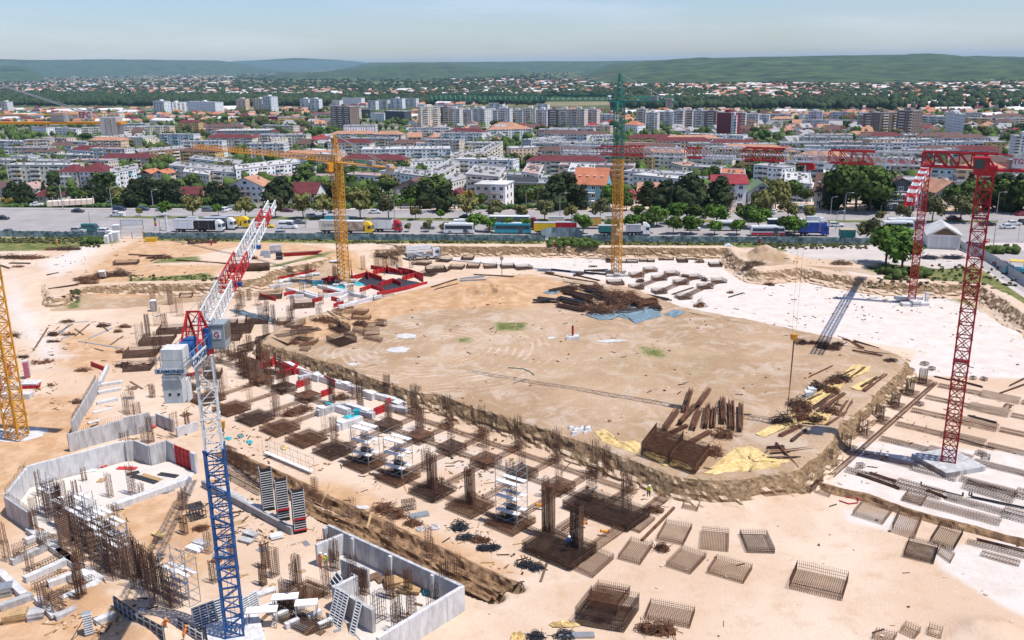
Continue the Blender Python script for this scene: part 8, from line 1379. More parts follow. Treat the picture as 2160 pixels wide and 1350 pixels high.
for k in range(7):x,y=300+k*95,-20+k*45;cage_box(G(Z2,290+k*75,420+k*55),2.2,.25,2.2+.4*(k%2),UA,f"mesh wall standing in the trench line, {ORD[k]} from the blue mast",M['rust']if k%2 else M['rust2'],.22,.04,'mesh walls standing in the trench line',z0=.1)
strip_cage(G(Z2,280,600),G(Z2,720,840),.9,.9,'brown beam cage in front of the tall forms',M['rust2']);strip_cage(G(Z2,1290,850),G(Z2,1560,1000),.8,.8,'brown beam cage beyond the tall forms',M['rust'])
c=P(*L5(1580,1090),ZP)
# --- far west: red shutters and white beams round the yellow crane
for i,(pl,h,m)in enumerate([([(1240,520),(1390,480),(1530,530)],1.2,'form'),([(1310,640),(1430,600)],1.,'formb'),([(1500,590),(1640,545),(1720,580)],1.2,'form'),([(1440,470),(1590,430),(1730,470)],1.2,'formb'),([(1420,410),(1600,440),(1800,470)],1.1,'form'),([(1690,430),(1820,455),(1940,500)],1.1,'form'),([(1730,530),(1860,490),(1940,540)],1.2,'formb'),([(1480,680),(1720,630),(1980,570)],1.,'form'),([(1430,600),(1550,640)],1.,'form'),([(340,560),(560,520),(880,450)],1.1,'form'),([(840,750),(940,720)],1.,'formb'),([(1030,720),(1110,740)],1.,'formb'),([(1050,795),(1150,765)],1.,'form'),([(1280,745),(1370,725)],.8,'form'),([(333,690),(480,728)],.9,'formb'),([(560,680),(670,655)],.9,'form'),([(950,640),(1060,657)],.8,'formb'),([(930,550),(1110,510)],1.2,'form'),([(1000,520),(1130,560)],1.2,'form'),([(1230,470),(1240,520)],2.,'formb'),([(1380,480),(1400,520)],1.8,'formb'),([(1580,420),(1600,460)],1.8,'formb')]):
 o=G(ZM,*pl[0]);t=thing('shutter_run',tuple(o),f"red shutter run at the yellow crane, number {i + 1} in the maze" if False else f"{'bright' if m == 'formb' else 'dark'} red shutter run in the maze at the yellow crane",'formwork')
 for a,b in zip(pl,pl[1:]):form_wall(G(ZM,*a)-o,G(ZM,*b)-o,h,parent=t,m=M[m],rib=M['form']if m=='formb' else M['formb'],pw=1.5)
for i,(a,b,c_,d)in enumerate([(590,625,900,715),(770,655,930,705),(900,595,1120,655),(990,605,1180,655),(1110,655,1390,705),(1250,645,1100,745),(1200,775,1530,695),(950,695,1250,655),(420,605,640,575),(590,705,760,695),(1100,805,1290,765),(1130,570,1180,600),(330,470,560,440)]):conc_wall(G(ZM,a,b),G(ZM,c_,d),.8,.8,'white cast ground beam at the foot of the yellow crane',M['concw'],joints=3)
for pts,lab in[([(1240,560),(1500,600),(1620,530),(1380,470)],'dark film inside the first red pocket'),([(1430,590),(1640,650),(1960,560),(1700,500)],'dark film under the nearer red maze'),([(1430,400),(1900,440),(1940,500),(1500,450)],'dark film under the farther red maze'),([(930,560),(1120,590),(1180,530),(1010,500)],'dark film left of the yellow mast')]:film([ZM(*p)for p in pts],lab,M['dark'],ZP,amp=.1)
for pts,lab in[([(1010,575),(1090,570),(1175,605),(1140,615)],'turquoise film strip before the yellow mast'),([(1225,535),(1300,540),(1360,570),(1280,580)],'turquoise film strip past the yellow mast'),([(690,545),(760,520),(870,540),(780,565)],'grey-blue film beside the white beams')]:film([ZM(*p)for p in pts],lab,M['teal']if 'turq' in lab else M['tarpb'],ZP,amp=.25)
p=G(ZM,895,570);t=thing('crate',(p.x,p.y,ZP),'turquoise box among the white beams','crate');MB().box((0,0,.5),(2.4,1.4,1.)).obj('box_body',M['teal'],t);MB().box((0,0,1.05),(2.5,1.5,.1)).obj('lid',PAINT['teal'],t)
film([ZM(*p)for p in((0,810),(120,820),(300,870),(470,900),(510,960),(440,945),(250,900),(100,860))],'long crumpled dark blue film on the pale floor',M['tarpb'],ZP,amp=.6)
for i,(x,y,w,d,m)in enumerate([(760,775,42,5,'rust2'),(1550,725,42,5,'rust2'),(430,690,44,5,'rust2'),(295,930,44,5,'rust2'),(120,990,44,6,'rust2'),(2060,430,40,5,'rust2'),(1200,395,30,3,'rust'),(560,950,26,3,'rust')]):tray_at(*ZM(x,y),w,['dark mat at the foot of white beams','dark mat at the edge of the sand track','dark mat inside a red shutter corner','dark mat beyond the blue film','dark mat behind the grey cab','dark mat behind the red maze','mat behind the yellow mast','bushy mat at the plateau tip foot'][i],d,.9,.2,M[m],.18)
for i,(x,y,h)in enumerate([(740,690,4.2),(500,640,3.6),(1345,420,4.),(1480,400,2.6),(1560,390,4.),(1640,380,4.),(1670,370,4.),(970,690,4.),(930,760,3.),(300,770,3.2),(820,460,2.6),(1820,400,2.6),(1210,420,3.),(1350,700,2.6),(640,900,2.6),(100,700,3.)]):column_cage(G(ZM,x,y),'thin starter bars between the beams at the yellow crane',h,1.,.7,.3,(5,3),m=M['rustl']if i%2 else M['rust'],ties=1.,bw=.045,tie_to=.8)
for i,(x,y)in enumerate([(1090,220),(990,260),(900,300),(470,260),(200,560)]):column_cage(G(C4,1100+i*10 if i<1 else[1100,1000,930,890,1140][i],[780,860,960,980,800][i]),f"tall thin bars on the pale corner floor, {['beside the jib foot', 'left of the jib foot', 'far from the jib foot', 'at the dark mats', 'nearest the cab'][i]}",4.2,1.4,.8,.3,(6,3),m=M['rustl'],ties=3,bw=.04,tie_to=.5)
for i,(x,y,w,dd)in enumerate([(1000,960,60,6),(900,1040,60,5),(1090,895,50,5),(1130,1020,40,4),(1500,890,60,6),(1450,860,30,4),(880,1130,50,4),(1350,1180,30,4),(1180,680,24,2.4),(800,470,44,3),(1285,335,54,4),(1430,940,60,5)]):
 px,py=C4(x,y);z=ZP if y>640 else 0.;c=P(px,py,z);Lm=w*(c-Vector((0,0,50))).length/1888;u=Vector((math.cos(.15),math.sin(.15),0));v=Vector((-u.y,u.x,0));mat_tray([c-u*Lm/2-v*dd/2,c+u*Lm/2-v*dd/2,c+u*Lm/2+v*dd/2,c-u*Lm/2+v*dd/2],['dark mat behind the counterweights','wide dark mat left of the counterweights','dark mat under the red frame','narrow mat right of the counterweights','dark mat behind the cab','small mat right of the cab','mat below the counterweights','mat among the white mast legs','little brown mat under the far bank','long brown tray on the grassy shelf','brown tray leaning by the mesh fence','dark mat under the cab'][i],.8,.2,.05,M['rust2'],layers=1)
for i in range(8):column_cage(W2(-150+i*2.6,78+(i*5)%12),f"tall loose bars crowding behind the white mast, {ORD[i]} of the crowd",4.2,1.2,.8,UA+i*.4,(6,3),m=M['rust2']if i%2 else M['rust'],ties=.9,bw=.05,group='tall loose bars behind the white mast')
for i in range(4):strip_cage(W2(-152,78+i*4),W2(-141,78+i*4),.8,.6,'dark beam cage behind the white mast',M['rust2'])
# middle: red shutters and white beams at the plateau foot
for i,(pl,h)in enumerate([([(0,440),(100,415)],1.2),([(20,505),(160,460)],1.2),([(160,475),(280,515)],1.2),([(180,570),(340,520)],1.2),([(210,440),(350,500)],1.2),([(345,535),(470,575)],1.1),([(330,655),(440,615)],1.2),([(530,725),(620,695)],1.1),([(960,878),(1080,830)],1.3),([(560,605),(650,645)],1.3),([(640,550),(740,585)],1.2),([(130,480),(160,450)],1.6),([(310,545),(340,520)],1.7),([(1060,840),(1095,820)],2.)]):
 o=G(C2,*pl[0]);t=thing('shutter_run',tuple(o),f"red shutter run at the plateau foot, {ORD[i]} from the far tip",'formwork');form_wall(G(C2,*pl[0])-o,G(C2,*pl[1])-o,h,parent=t,m=M['form'],rib=M['formb'],pw=.8)
for i,(a,b,c_,d)in enumerate([(80,395,170,372),(150,420,420,560),(420,560,720,650),(350,600,520,560),(660,645,860,690),(880,710,1240,810),(500,880,720,810),(660,1000,860,925),(740,820,880,860),(860,880,960,900),(200,380,400,480),(640,830,760,870),(1050,830,1230,860)]):conc_wall(G(C2,a,b),G(C2,c_,d),1.,.9,f"white cast beam at the plateau foot, {ORD[i]} from the far tip",M['concw']if i%3 else M['conc'],joints=2.4)
for i,(x,y)in enumerate([(740,660),(800,690),(940,740),(1150,820),(540,860),(700,980),(900,880),(500,590)]):p=G(C2,x,y);t=thing('column_block',(p.x,p.y,ZP),f"white cast block above the beams at the plateau foot, {ORD[i]} listed" if False else 'white cast block above the beams at the plateau foot','concrete block');MB().box((0,0,.6),(1.5,1.1,1.2),UA).obj('block',M['concw'],t);MB().box((0,0,1.22),(1.3,.9,.06),UA).obj('top_face',WALL['white'],t)
for i,(x,y,h)in enumerate([(620,770,5.),(850,800,4.6),(1070,740,4.2),(640,1120,4.6),(175,880,4.2),(1320,800,3.6),(245,620,1.8),(430,690,2.6),(800,740,3.6),(1190,740,2.4),(935,640,2.6),(1080,900,3.)]):column_cage(G(C2,x,y),['darkest bar column at the plateau foot','second dark bar column at the plateau foot','third dark bar column at the plateau foot','thin pale bars behind the paired towers','tall pale bars standing alone on the clear floor','dark bars where the bank bends','short cage on the pale floor in the red pocket','thin bars by the lower red shutter','bars beside the white column blocks','bars against the bank, lower','bars against the bank, upper','pale bars behind the last red shutter'][i],h,1.0,.6,UA,(6,4),m=M['rust2']if i in(0,1,2,5)else M['rustl'],ties=.4 if i<3 else 1.,bw=.05)
for k,(x,y)in enumerate(((690,740),(280,870),(390,830),(110,530),(340,850))):heap(*C2(x,y),2.2,1.4,1.,['brown coil beside the white blocks','rusty heap on the pale floor, larger','rusty heap on the pale floor, darker','little brown heap inside the red pocket','rusty heap touching the larger one'][k],M['rust'],n=50)
for k in range(2):film([C2(*p)for p in(((700,890),(760,870),(850,880),(780,910)),((540,775),(600,765),(640,790),(580,800)))[k]],'teal film patch among the white beams',M['teal'],ZP)
p=G(C2,825,875);t=thing('crate',(p.x,p.y,ZP),'turquoise bag-like box at the white beam corner','crate');MB().hexa([(-.4,-.4,0),(.4,-.4,0),(.4,.4,0),(-.4,.4,0)],[(-.6,-.5,1.),(.6,-.5,1.),(.5,.5,.9),(-.5,.5,1.)]).obj('box_body',M['teal'],t);MB().box((0,0,1.),(.9,.8,.06)).obj('lid',PAINT['teal'],t)
for a in[(Z2,300,150,'turquoise'),(Z2,560,195,'small turquoise'),(Z2,450,120,'pale turquoise')]:film([a[0](a[1]+dx,a[2]+dy)for dx,dy in((-45,0),(0,-25),(50,-5),(10,28))],f"{a[3]} film scrap beside the white mast",M['teal']if 'pale' not in a[3]else M['cyan'],ZP)
film([Z2(x,y)for x,y in((930,265),(985,235),(1050,250),(1020,285),(960,290))],'yellow film scrap beyond the walkway',M['tarp'],ZP);film([F7(x,y)for x,y in((300,1230),(380,1200),(520,1210),(560,1240),(430,1255),(330,1250))],'yellow film at the lower photo edge',M['tarp'],ZP,amp=.4);film([F7(x,y)for x,y in((0,1300),(60,1290),(120,1330),(60,1380),(-20,1380))],'orange-yellow film heap at the lower photo edge',M['tarp'],ZP,amp=.5)
for k,(a,b,c_,d,lab,m)in enumerate([(265,460,140,480,'x','wood')]):pass
plank(*F7(290,710),*F7(232,880),'single pale plank near the front',M['woodd']);t=bundle(*F7(1060,545),*F7(1320,280),1,.1,'long dark steel profile lying between loose mats',M['rust'],bw=.3);bundle(*F7(690,110),*F7(600,190),1,.1,'short grey profile on the pale floor',M['grey'],bw=.15);plank(*Z2(1450,960),*Z2(1560,800),'leaning plank over the trench',M['wood'],rise=1.2);plank(*Z2(2010,1260),*Z2(2070,1130),'second plank over the trench',M['wood'],rise=.8);plank(*L6(905,430),*L6(945,365),'third plank over the trench',M['wood'],rise=.8);plank(*N3(405,415),*N3(455,540),'orange pole leaning on the scaffold tower',M['orange'],w=.1,h=.1,rise=0)
for k,(a,b,c_,d)in enumerate([(640,270,1000,330),(1000,230,900,300),(480,200,590,130),(500,210,560,130),(610,230,730,130),(610,170,680,220),(500,250,600,215),(390,280,480,275),(270,350,390,160),(720,250,910,165),(840,350,770,330),(1060,600,1160,660),(450,130,720,110),(820,130,880,190)]):plank(*L1(a,b),*L1(c_,d),f"loose bar or board on the sandy west side, {['longest, beside the cut', 'short, above the cut', 'grey pair outer', 'grey pair inner', 'crossed long one', 'crossed short one', 'brown stub', 'brown edge one', 'bent strip by the road', 'beside the scrap', 'inside the white wedge', 'on the pale strips', 'dark one along the road', 'steep one at the scrap'][k]}",M['woodd']if k%3 else M['grey'],w=.35,h=.12)
for k,(x,y,w,d,h,F)in enumerate([(550,115,3,1.2,.7,L1),(840,150,2.6,1.4,.9,L1),(1020,155,3,1.2,.7,L1),(435,220,2,1.4,1.,L1),(560,220,2.4,.8,.5,L1),(440,275,2.6,.6,.4,L1),(960,195,1.6,.8,.5,L1),(190,400,2,.7,.4,L1),(660,525,2.6,1.6,1.,L1),(1000,475,3.,1.8,1.,L1),(985,360,1.8,1.,.6,L1),(100,230,3,2,.9,L1),(350,440,5,3,.5,L1),(450,600,4,2.4,.4,L1),(420,640,1.4,1.,.6,L1),(625,770,1.4,.8,.6,L1)]):heap(*F(x,y),w,d,h,'dark scrap heap on the sandy west side' if k!=15 else 'bright red tangle on the sandy west side',M['rust2']if k%2 else(M['formb']if k==15 else M['rust']),n=40)
for k,(x,y,w,d,h)in enumerate([(60,435,12,3,1.2),(200,435,10,3,1.2),(320,382,3,1.4,1.1),(430,382,8,2.2,1.2),(550,575,6,2.6,1.3),(650,555,5,3,1.6),(750,545,6,3.2,2.),(560,595,5,1.6,.9),(1060,435,2.4,1.4,.9),(980,435,5,1.4,.7),(1600,440,3,1.6,.9),(115,490,3,1,.6),(255,875,3,3,1.)][:-1]):heap(*C4(x,y),w,d,h,'long rusty scrap heap on the sandy west shelf',M['rust']if k%3 else M['rust2'],0.,110 if w>4 else 40)
for k,(a,b,c_,d)in enumerate([(815,412,1060,425),(880,425,1050,415),(950,455,1040,425),(300,545,370,530),(310,630,500,605),(0,480,60,500),(60,465,190,470),(1120,450,1440,470)]):bundle(*C4(a,b),*C4(c_,d),5,.5,'thin rusty bars scattered on the sandy west shelf',M['rust2'],0.,.12)
p=P(*C4(1580,515),0.);t=thing('steel_pipe',(p.x,p.y,hz(p.x,p.y)),'big dark steel pipe lying behind the luffing jib','pipe',rz=.1);MB().cyl((-5,0,1.),1.,10,14,'x').obj('pipe_body',M['rust2'],t);MB().cyl((-5.05,0,1.),.85,.1,12,'x').obj('pipe_mouth',M['dark'],t)
p=P(*C4(1900,415),0.);t=thing('boat_shaped_hopper',(p.x,p.y,hz(p.x,p.y)),'long red steel trough on the sand shelf','trough',rz=.25);MB().hexa([(-4,-.5,0),(4,-.5,0),(4,.5,0),(-4,.5,0)],[(-5,-.8,.9),(6,-.8,.9),(6,.8,.9),(-5,.8,.9)]).obj('trough_body',M['form'],t);MB().box((0,0,.92),(9.5,1.2,.05)).obj('trough_inside',M['woodd'],t)
for k,(x,y)in enumerate(((1680,415),(1690,430))):p=P(*C4(x,y),0.);t=thing('covered_load',(p.x,p.y,hz(p.x,p.y)),('pale covered load beside the grey cabinet','small pale load beside the grey cabinet')[k],'material stack');s=1.4-k*.5;MB().hexa([(-s,-s*.7,0),(s,-s*.7,0),(s,s*.7,0),(-s,s*.7,0)],[(-s*.7,-s*.5,s*.9),(s*.6,-s*.5,s),(s*.7,s*.5,s*.8),(-s*.6,s*.4,s)]).obj('cover',M['steel'],t)
for k,(x,y)in enumerate([(1750,525),(1800,515),(1900,490),(1940,485),(1985,478),(2120,440)]):p=P(*C4(x,y),0.);t=thing('small_slab',(p.x,p.y,hz(p.x,p.y)),'pale slab laid on the bank edge above the white beams','slab','pale slabs on the bank edge');MB().box((0,0,.3),(2.8,1.6,.25),.2).obj('slab_top',M['concw'],t);MB().box((-.8,0,.1),(.3,1.2,.2),.2).box((.8,0,.1),(.3,1.2,.2),.2).obj('slab_feet',M['conc'],t,kind='stuff')
# red shutters at the left edge, round concrete pad of the edge crane
film([L1(x,y)for x,y in((-60,1080),(60,1090),(230,1080),(350,1040),(400,990),(330,975),(200,970),(50,980),(-80,1000))],'round pale concrete pad under the edge crane',M['concw'],ZP,'concrete_pad',amp=.05)
for k,(x,y,h)in enumerate(((235,600,3.1),(90,590,2.6),(10,700,3.))):
 p=G(L1,x,y);t=thing('column_shutter',(p.x,p.y,ZP+.9),f"red ribbed column shutter at the photo edge, {('tallest', 'shorter', 'cut by the edge')[k]}",'formwork',rz=.3);MB().box((0,0,h/2-.9*(k>0)),(.9,.8,h+.9*(k>0))).obj('shutter_box',M['concw'],t)
 for i in range(8):MB().box((0,-.45,.2+i*h/8.5),(.95,.12,.14)).obj('rib',M['formb'],t)
for k,(a,b,c_,d)in enumerate(((180,640,330,640),(-60,660,180,650),(-60,730,260,730),(-60,880,80,880))):conc_wall(G(L1,a,b),G(L1,c_,d),.9,2.2 if k<2 else 1.4,f"white cast base at the photo edge, {ORD[k]} down",M['concw'],joints=4)
form_wall(G(L1,185,665),G(L1,325,662),.8,'red shutter strip under the white cast base');form_wall(G(L1,325,655),G(L1,345,610),.8,'red shutter end of the white cast base')
heap(*Z4(420,560),3,1.6,.8,'boards and bars piled between white foundation beams',M['woodd'],n=50)
for k,(a,b,c_,d)in enumerate([(930,660,1120,680),(1240,700,1440,705),(850,740,1020,720),(1340,770,1470,740),(1500,770,1690,830),(1400,780,1650,855),(1050,850,1090,810),(1680,760,1870,790),(1440,310,1640,255)]):plank(*Z1(a,b),*Z1(c_,d),['red ribbed strip lying on the slab','red plate lying on the slab','white and black plates on the slab','dark boards on the slab','brown board on the slab','long grey channels on the slab','small hollow frame on the slab','black bars near the kerb beam','red board in the shaft opening'][k],M['formb']if k in(0,1,8)else(M['white']if k==2 else(M['wood']if k in(4,6)else M['dark'])),w=.4,h=.1,n=2,zz=.16)
p=G(Z1,1060,660);t=thing('loose_shutter',(p.x,p.y,ZP+.15),'dark red panel propped against the longest pale wall','formwork',rz=-.9);o=MB().hexa([(-.25,0,0),(.25,0,0),(.25,.12,0),(-.25,.12,0)],[(-.25,1.3,2.6),(.25,1.3,2.6),(.25,1.42,2.6),(-.25,1.42,2.6)]).obj('panel',M['form'],t);MB().bar((-.28,-.02,0),(-.28,1.28,2.6),.07).bar((.28,-.02,0),(.28,1.28,2.6),.07).obj('panel_rail',M['white'],t)
for a,b,c_,d in[(1430,500,1560,560)]:pass
for k in range(8):p=G(L1,1440+k*26,580-k*8);t=thing('loose_shutter',(p.x,p.y,ZP+.1),'bright red panel of the row lying behind the white mast','formwork','row of red panels behind the white mast',rz=.35);MB().box((0,0,0),(.85,1.5,.12)).obj('panel',M['formb'],t);MB().box((0,0,.09),(.08,1.4,.06)).obj('panel_rail',M['form'],t)
for k,(x,y,L,lab)in enumerate([(250,1130,2.6,'white trestle at the lower edge, left'),(420,1180,2.2,'white trestle at the lower edge, right'),(60,1240,3.,'white trestle table cut by the edge')]):
 p=G(L6,x,y);t=thing('trestle',(p.x,p.y,ZP),lab,'trestle',rz=.1);MB().box((0,0,1.9),(L,1.1,.1)).obj('table_top',WALL['lgrey'],t)
 for s in(-.45,.45):MB().path([(s*L,-.5,0),(s*L,-.5,1.85)],.07).path([(s*L,.5,0),(s*L,.5,1.85)],.07).bar((s*L,-.5,.3),(s*L,.5,1.6),.05).obj('trestle_leg',M['steel'],t)
# crane 2 dry stack, ladder, dead brush, debris of the dirt bank
a,b=P(1668,594,ZP),P(1681,551,0.);t=thing('access_ladder',tuple(a),'long yellow timber ladder on the dirt bank beside the toilet','ladder');d=b-a;d.z=3.7;v=Vector((.45,0,0))
for s in(-1,1):MB().bar(v*s,v*s+d,.14).obj('rail',M['wood'],t)
for i in range(9):MB().bar(-v+d*(i+.5)/9,v+d*(i+.5)/9,.1).obj('rung',M['wood'],t)
for k,(px,py,w,h)in enumerate([(820,535,9,2.6),(1775,557,5,1.2),(1590,560,5,1.6),(1555,548,3,1.5),(1880,575,7,.6),(2010,545,6,1.2),(1960,545,5,1.)]):heap(px,py,w,3,h,['brush pile of dead branches at the end of the far bank','dry branches on the dirt bank','dark dug clods beside the tent','clods at the pit corner','white rubble under the big trees','dark scrap machinery on the yard','second dark scrap on the yard'][k],M['woodd']if k not in(4,5,6)else(M['concw']if k==4 else M['dark']),0.,90)
for k,(x,y,F)in enumerate([(2080,505,None),(2066,522,None),(2092,523,None)]):p=P(x,y+8,0.);t=thing('road_barrier',(p.x,p.y,0),('red machine frame on the verge, rear','red machine frame on the verge, left','red machine frame on the verge, right')[k],'machine');MB().path([(-.8,0,.1),(-.8,0,1.1),(.8,0,1.1),(.8,0,.1)],.14).obj('frame',M['red'],t);MB().box((0,.2,.4),(1.,.5,.5)).obj('drum',M['red'],t)
for k,(px,py)in enumerate([(446,517),(121,517),(1168,520),(1220,513),(1603,514)]):p=P(px,py,0.);t=thing('marker_post',(p.x,p.y,0),['red marker by the far booth' if False else 'red drum near the long brown tray','orange marker in the grass strip','red post before the patched screen','yellow post at the patched screen','red post beside the tent'][k],'marker');MB().cyl((0,0,0),.25,1.5,8).obj('post_body',M['red']if k%2==0 else M['orange'],t);MB().cyl((0,0,1.5),.28,.1,8).obj('post_cap',M['white'],t)
def scatter(name,label,m,zones,smin,smax,long_=1.,seed=1):
 r=np.random.default_rng(seed);mb=MB()
 for(x0,x1,y0,y1),z,n in zones:
  for _ in range(n):
   p=P(r.uniform(x0,x1),r.uniform(y0,y1),z)
   if z==ZP and abs(hz(p.x,p.y)-ZP)>.5 or fbm(np.array([p.x*.16]),np.array([p.y*.16]),3,71)[0]<.5:continue
   zz=hz(p.x,p.y);s=r.uniform(smin,smax);a=r.uniform(0,6.28);w=s*(long_ if r.random()<.6 else 1.);mb.box((p.x,p.y,zz+s*.15),(w,s*r.uniform(.3,.9)/(1 if w==s else 3),s*.4),a)
 mb.obj(name,m,kind='stuff',label=label)
ZW=[((0,540,660,1000),ZP,420),((100,560,1000,1350),ZP,420),((480,1150,760,1250),ZP,380),((850,2160,1000,1350),ZP,60),((1600,2160,560,1000),ZP,200),((800,1600,535,590),ZP,120)];ZT=[((560,1880,620,980),0.,260),((0,800,505,590),0.,220),((1560,2100,545,600),0.,120)]
scatter('debris','small rusty and dark offcuts strewn over the ground',M['rust2'],ZW+ZT,.12,.42,3.5,1);scatter('stones','pale stones and clods strewn over the ground',M['track'],ZW+ZT,.12,.4,1.,2);scatter('offcuts','short timber offcuts strewn about the works',M['wood'],ZW[:3],.15,.4,4.,3);scatter('clods','brown clods fallen from the banks',M['soil'],[((560,1500,860,1060),ZP,500),((830,1560,530,542),ZP,160),((1660,2160,590,690),ZP,220)]+ZT[:1],.15,.5,1.,4)
rc=random.Random(21)
for(x0,x1,y0,y1),n in[((280,540,1010,1200),16),((440,720,1130,1340),26),((0,220,1130,1330),20),((60,380,880,1010),10),((560,900,1180,1330),12),((240,400,780,900),12)]:
 for k in range(n):
  px,py,a,L=rc.uniform(x0,x1),rc.uniform(y0,y1),rc.choice((-.6,.5,.2,1.)),rc.uniform(10,34);kind=rc.randrange(4);plank(px,py,px+L*math.cos(a),py-L*.6*math.sin(a),('pale plank lying on the sand','dark board lying on the sand','grey strip lying on the sand','brown bar bundle on the sand')[kind],(M['wood'],M['woodd'],M['steel'],M['rust'])[kind],w=rc.uniform(.15,.45),h=.07,n=rc.choice((1,1,2,3)))
for k in range(34):px,py=rc.choice(((rc.uniform(420,720),rc.uniform(1150,1345)),(rc.uniform(60,400),rc.uniform(1010,1130)),(rc.uniform(250,420),rc.uniform(830,960)),(rc.uniform(0,180),rc.uniform(1120,1300))));column_cage(P(px,py,ZP),('rust-brown column bars among the west works','thin pale column bars among the west works')[k%2],rc.uniform(2.2,4.4),rc.uniform(.6,1.3),.5,UA+rc.choice((0,1.57)),(5,3),m=M['rust']if k%2==0 else M['rustl'],ties=rc.choice((.25,.5,1.)),bw=.045)
for k in range(12):p=G(L5,430+k*78,330+k*62+rc.uniform(-50,20));column_cage(p,'dark bar screen packed in the cluster by the blue mast',rc.uniform(3.6,5.2),rc.uniform(1.,2.),.3,UA+rc.choice((0,1.5)),(7,2),m=M['rust2'],ties=.4,bw=.05)
for(x0,x1,y0,y1),n in[((440,640,700,850),26),((500,760,570,690),20),((300,460,640,780),12),((860,1330,880,1060),10),((740,960,1230,1340),8)]:
 for k in range(n):
  c=P(rc.uniform(x0,x1),rc.uniform(y0,y1),ZP)
  if abs(hz(c.x,c.y)-ZP)<.4:column_cage(c,('tall thin bars standing over the footings','dark bar group standing over the footings')[k%2],rc.uniform(2.6,4.8),rc.uniform(.8,1.6),.6,UA+rc.choice((0,1.57)),(6,3),m=M['rust2']if k%2 else M['rust'],ties=rc.choice((.4,1.,1.6)),bw=.045)
for k in range(9):c=P(rc.uniform(440,600),rc.uniform(700,800),ZP);cage_box(c,rc.uniform(3,6),rc.uniform(1.5,3.5),.8,UA+rc.choice((0,1.57)),'dark mesh cage crowded behind the white mast',M['rust2'],.2,.05)
for a in[(L6,1150,900,2.6,1.6,5,'timber bundles stacked on the basement floor',M['wood'],.3),(L6,1250,960,2.4,1.4,4,'second timber stack on the basement floor',M['wood'],-.2),(L6,960,850,1.6,1.,2,'dark pallet on the basement floor',M['woodd'],.6),(L6,1040,870,1.6,1.,2,'second dark pallet on the basement floor',M['woodd'],.6),(L6,1390,980,.8,.7,3,'turquoise crate against the ribbed wall',M['teal'],.4)]:sheet_stack(*a)
for k in range(10):px,py=rc.uniform(800,960),rc.uniform(1215,1320);plank(px,py,px+rc.uniform(-18,22),py-rc.uniform(2,14),'board on the basement floor',(M['wood'],M['woodd'],M['formb'])[k%3],w=.25,h=.1,zz=.15)
for k in range(6):conc_wall(G(L6,60+k*90,1120+(k%3)*70),G(L6,170+k*90,1070+(k%3)*70),.6,.5,'low pale beam near the lower photo edge',M['concw'],joints=3)
# ---------------------------------------------------------------- people
def body_mesh(arm=0.,bend=0.):
 J=[(0,0,.95),(0,-.02-bend*.1,1.2),(0,-.02-bend*.22,1.45),(0,-.03-bend*.28,1.56),(0,-.04-bend*.3,1.68),(.1,0,.9),(.13,-.02,.5),(.13,.02,.08),(.14,-.12,.05),(-.1,0,.9),(-.14,.06,.5),(-.13,.1,.08),(-.13,-.04,.05),(.2,-.02-bend*.2,1.42),(.28,-.06-arm*.1,1.14),(.27,-.22-arm*.25,.94+arm*.25),(-.2,-.02-bend*.2,1.42),(-.29,0,1.14),(-.27,-.12,.9)]
 Rr=[.14,.135,.16,.065,.105,.11,.08,.055,.045,.11,.08,.055,.045,.075,.052,.042,.075,.052,.042];E=[(0,1),(1,2),(2,3),(3,4),(0,5),(5,6),(6,7),(7,8),(0,9),(9,10),(10,11),(11,12),(2,13),(13,14),(14,15),(2,16),(16,17),(17,18)]
 me=bpy.data.meshes.new('b');me.from_pydata(J,E,[]);o=bpy.data.objects.new('b',me);COL.objects.link(o);md=o.modifiers.new('s','SKIN');sv=me.skin_vertices[0].data
 for v,r in zip(sv,Rr):v.radius=(r,r)
 sv[0].use_root=True;md2=o.modifiers.new('ss','SUBSURF');md2.levels=1;md2.render_levels=1;dg=bpy.context.evaluated_depsgraph_get();out=bpy.data.meshes.new_from_object(o.evaluated_get(dg));bpy.data.objects.remove(o);out.name='body';return out
def person(p,top,legs,helm,label,rz=0.,arm=0.,bend=0.):
 t=thing('person',tuple(p),label,'person',rz=rz);me=body_mesh(arm,bend);me.materials.clear()
 for m in(legs,top,M['skin']):me.materials.append(m)
 for f in me.polygons:z=f.center.z;f.material_index=0 if z<.92 else(2 if z>1.52 or(abs(f.center.x)>.2 and z<1.0)else 1)
 link('body',me,t);hy=-.04-bend*.3;MB().cyl((0,hy,1.7),.145,.1,10,r2=.08).cyl((0,hy-.03,1.69),.17,.025,10).obj('helmet',helm,t);MB().box((0,hy-.105,1.645),(.09,.02,.02)).box((0,hy-.12,1.61),(.03,.04,.05)).obj('face',M['skin'],t);return t
person(P(1198,1158,ZP+1.1),M['navy'],M['dark'],M['helmet'],'worker in light blue crouching over bars on the double footing',.4,1.,.8)
person(P(1921,815,ZP+.5),M['hiyel'],M['dark'],M['helmet'],'worker in a yellow vest at the farthest column by the red crane',1.2,.6,.3);person(P(677,1196,ZP),M['hiviz'],M['hiviz'],M['helmet'],'worker in orange beside the short basement wall',2.5,.4);person(P(688,1198,ZP),M['hiyel'],M['navy'],M['helmet'],'worker in yellow beside the one in orange',1.,.2)
person(P(350,1335,ZP+.2),M['hiviz'],M['wood'],M['orange'],'bending worker in orange near the dark shutters, farther',.8,.8,1.);person(P(389,1356,ZP+.2),M['hiviz'],M['wood'],M['orange'],'bending worker in orange near the dark shutters, nearer',2.2,.8,1.);person(P(1368,1048,ZP+.4),M['hiyel'],M['dark'],M['helmet'],'worker in yellow kneeling on the wide beam cage',.2,.7,.8);person(P(838,570,ZP),M['teal'],M['navy'],M['helmet'],'worker in turquoise inside the red shutter maze',.4,.3,.2)
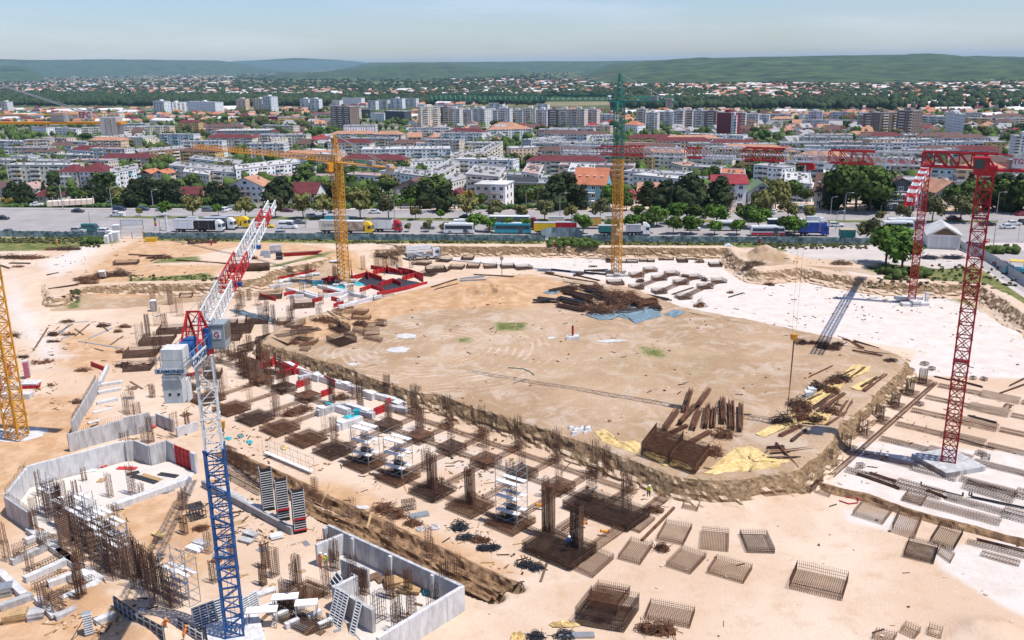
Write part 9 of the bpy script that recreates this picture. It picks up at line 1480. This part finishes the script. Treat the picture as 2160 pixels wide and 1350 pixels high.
# ---------------------------------------------------------------- every label singles out one thing
MARKS=[('hospital',420,230),('civic hall',510,280),('green crane',1305,250),('yellow crane',712,350),('blue house',1243,400),('red tower',1528,255),('ochre block',1140,400),('netted building',757,280),('billboard',2020,250),('white-red house',1537,410),('guesthouse',175,370),('striped jib',1940,400),('dark grey house',1895,410),('brown gabled house',868,410),('EPC board',200,255),('brown towers',1870,250),('pine group',325,400),('big belt trees',1805,410),('maroon institute',200,320),('photo corner tower',2150,320),('first towers',910,245),('blue hall',350,290),('red school',1227,275),('long white block',850,330),('orange gable',520,400),('green-roofed house',1605,400),('black-roofed house',1100,425),('tall red mast',2060,500),('centre mast',1300,520),('site gate',280,500),('tan towers',1215,250),('grey house rows',1780,320),('cream blocks',1560,320),('west suburbs',40,250),('east suburbs',2100,275),('hook',1672,715),('bar store',1280,640),('plateau corner',1900,760),('big cages',1420,960),('tent',1537,540),('pump truck',890,535),('maze',820,590),('white mast',440,850),('raking wall',180,850),('sand road',60,650),('plateau tip',620,700),('plateau foot',700,820),('grassy shelf',200,560)]
def relabel():
 tops=[o for o in bpy.data.objects if o.parent is None and o.get('label')and o.get('category')];by={}
 for o in tops:by.setdefault(o['label'],[]).append(o)
 for lab,os_ in by.items():
  if len(os_)<2:continue
  cl={}
  for o in os_:
   x,y=proj(o.location);m=min(MARKS,key=lambda m:(m[1]-x)**2+((m[2]-y)*2.2)**2);cl.setdefault(m[0],[]).append((x,y,o))
  words_=lab.split(' ')
  for nm,l in cl.items():
   l.sort(key=lambda a:a[0]);base=lab
   room=16-len(nm.split())-2-4
   if len(words_)>room:base=' '.join(words_[:room]);
   while base.split(' ')[-1]in('the','a','in','of','on','at','with','and','between','beside','to'):base=base.rsplit(' ',1)[0]
   for i,(x,y,o)in enumerate(l):
    pl='' if len(l)==1 else(f", {ORD[i]} from the left" if i<16 else f", {ORD[len(l) - 1 - i]} from the right" if len(l)-1-i<16 else ', one of the middle ones')
    o['label']=f"{base} near the {nm}{pl}"
   if len(l)>1:
    for _,_,o in l:
     if not o.get('group'):o['group']=lab
relabel()
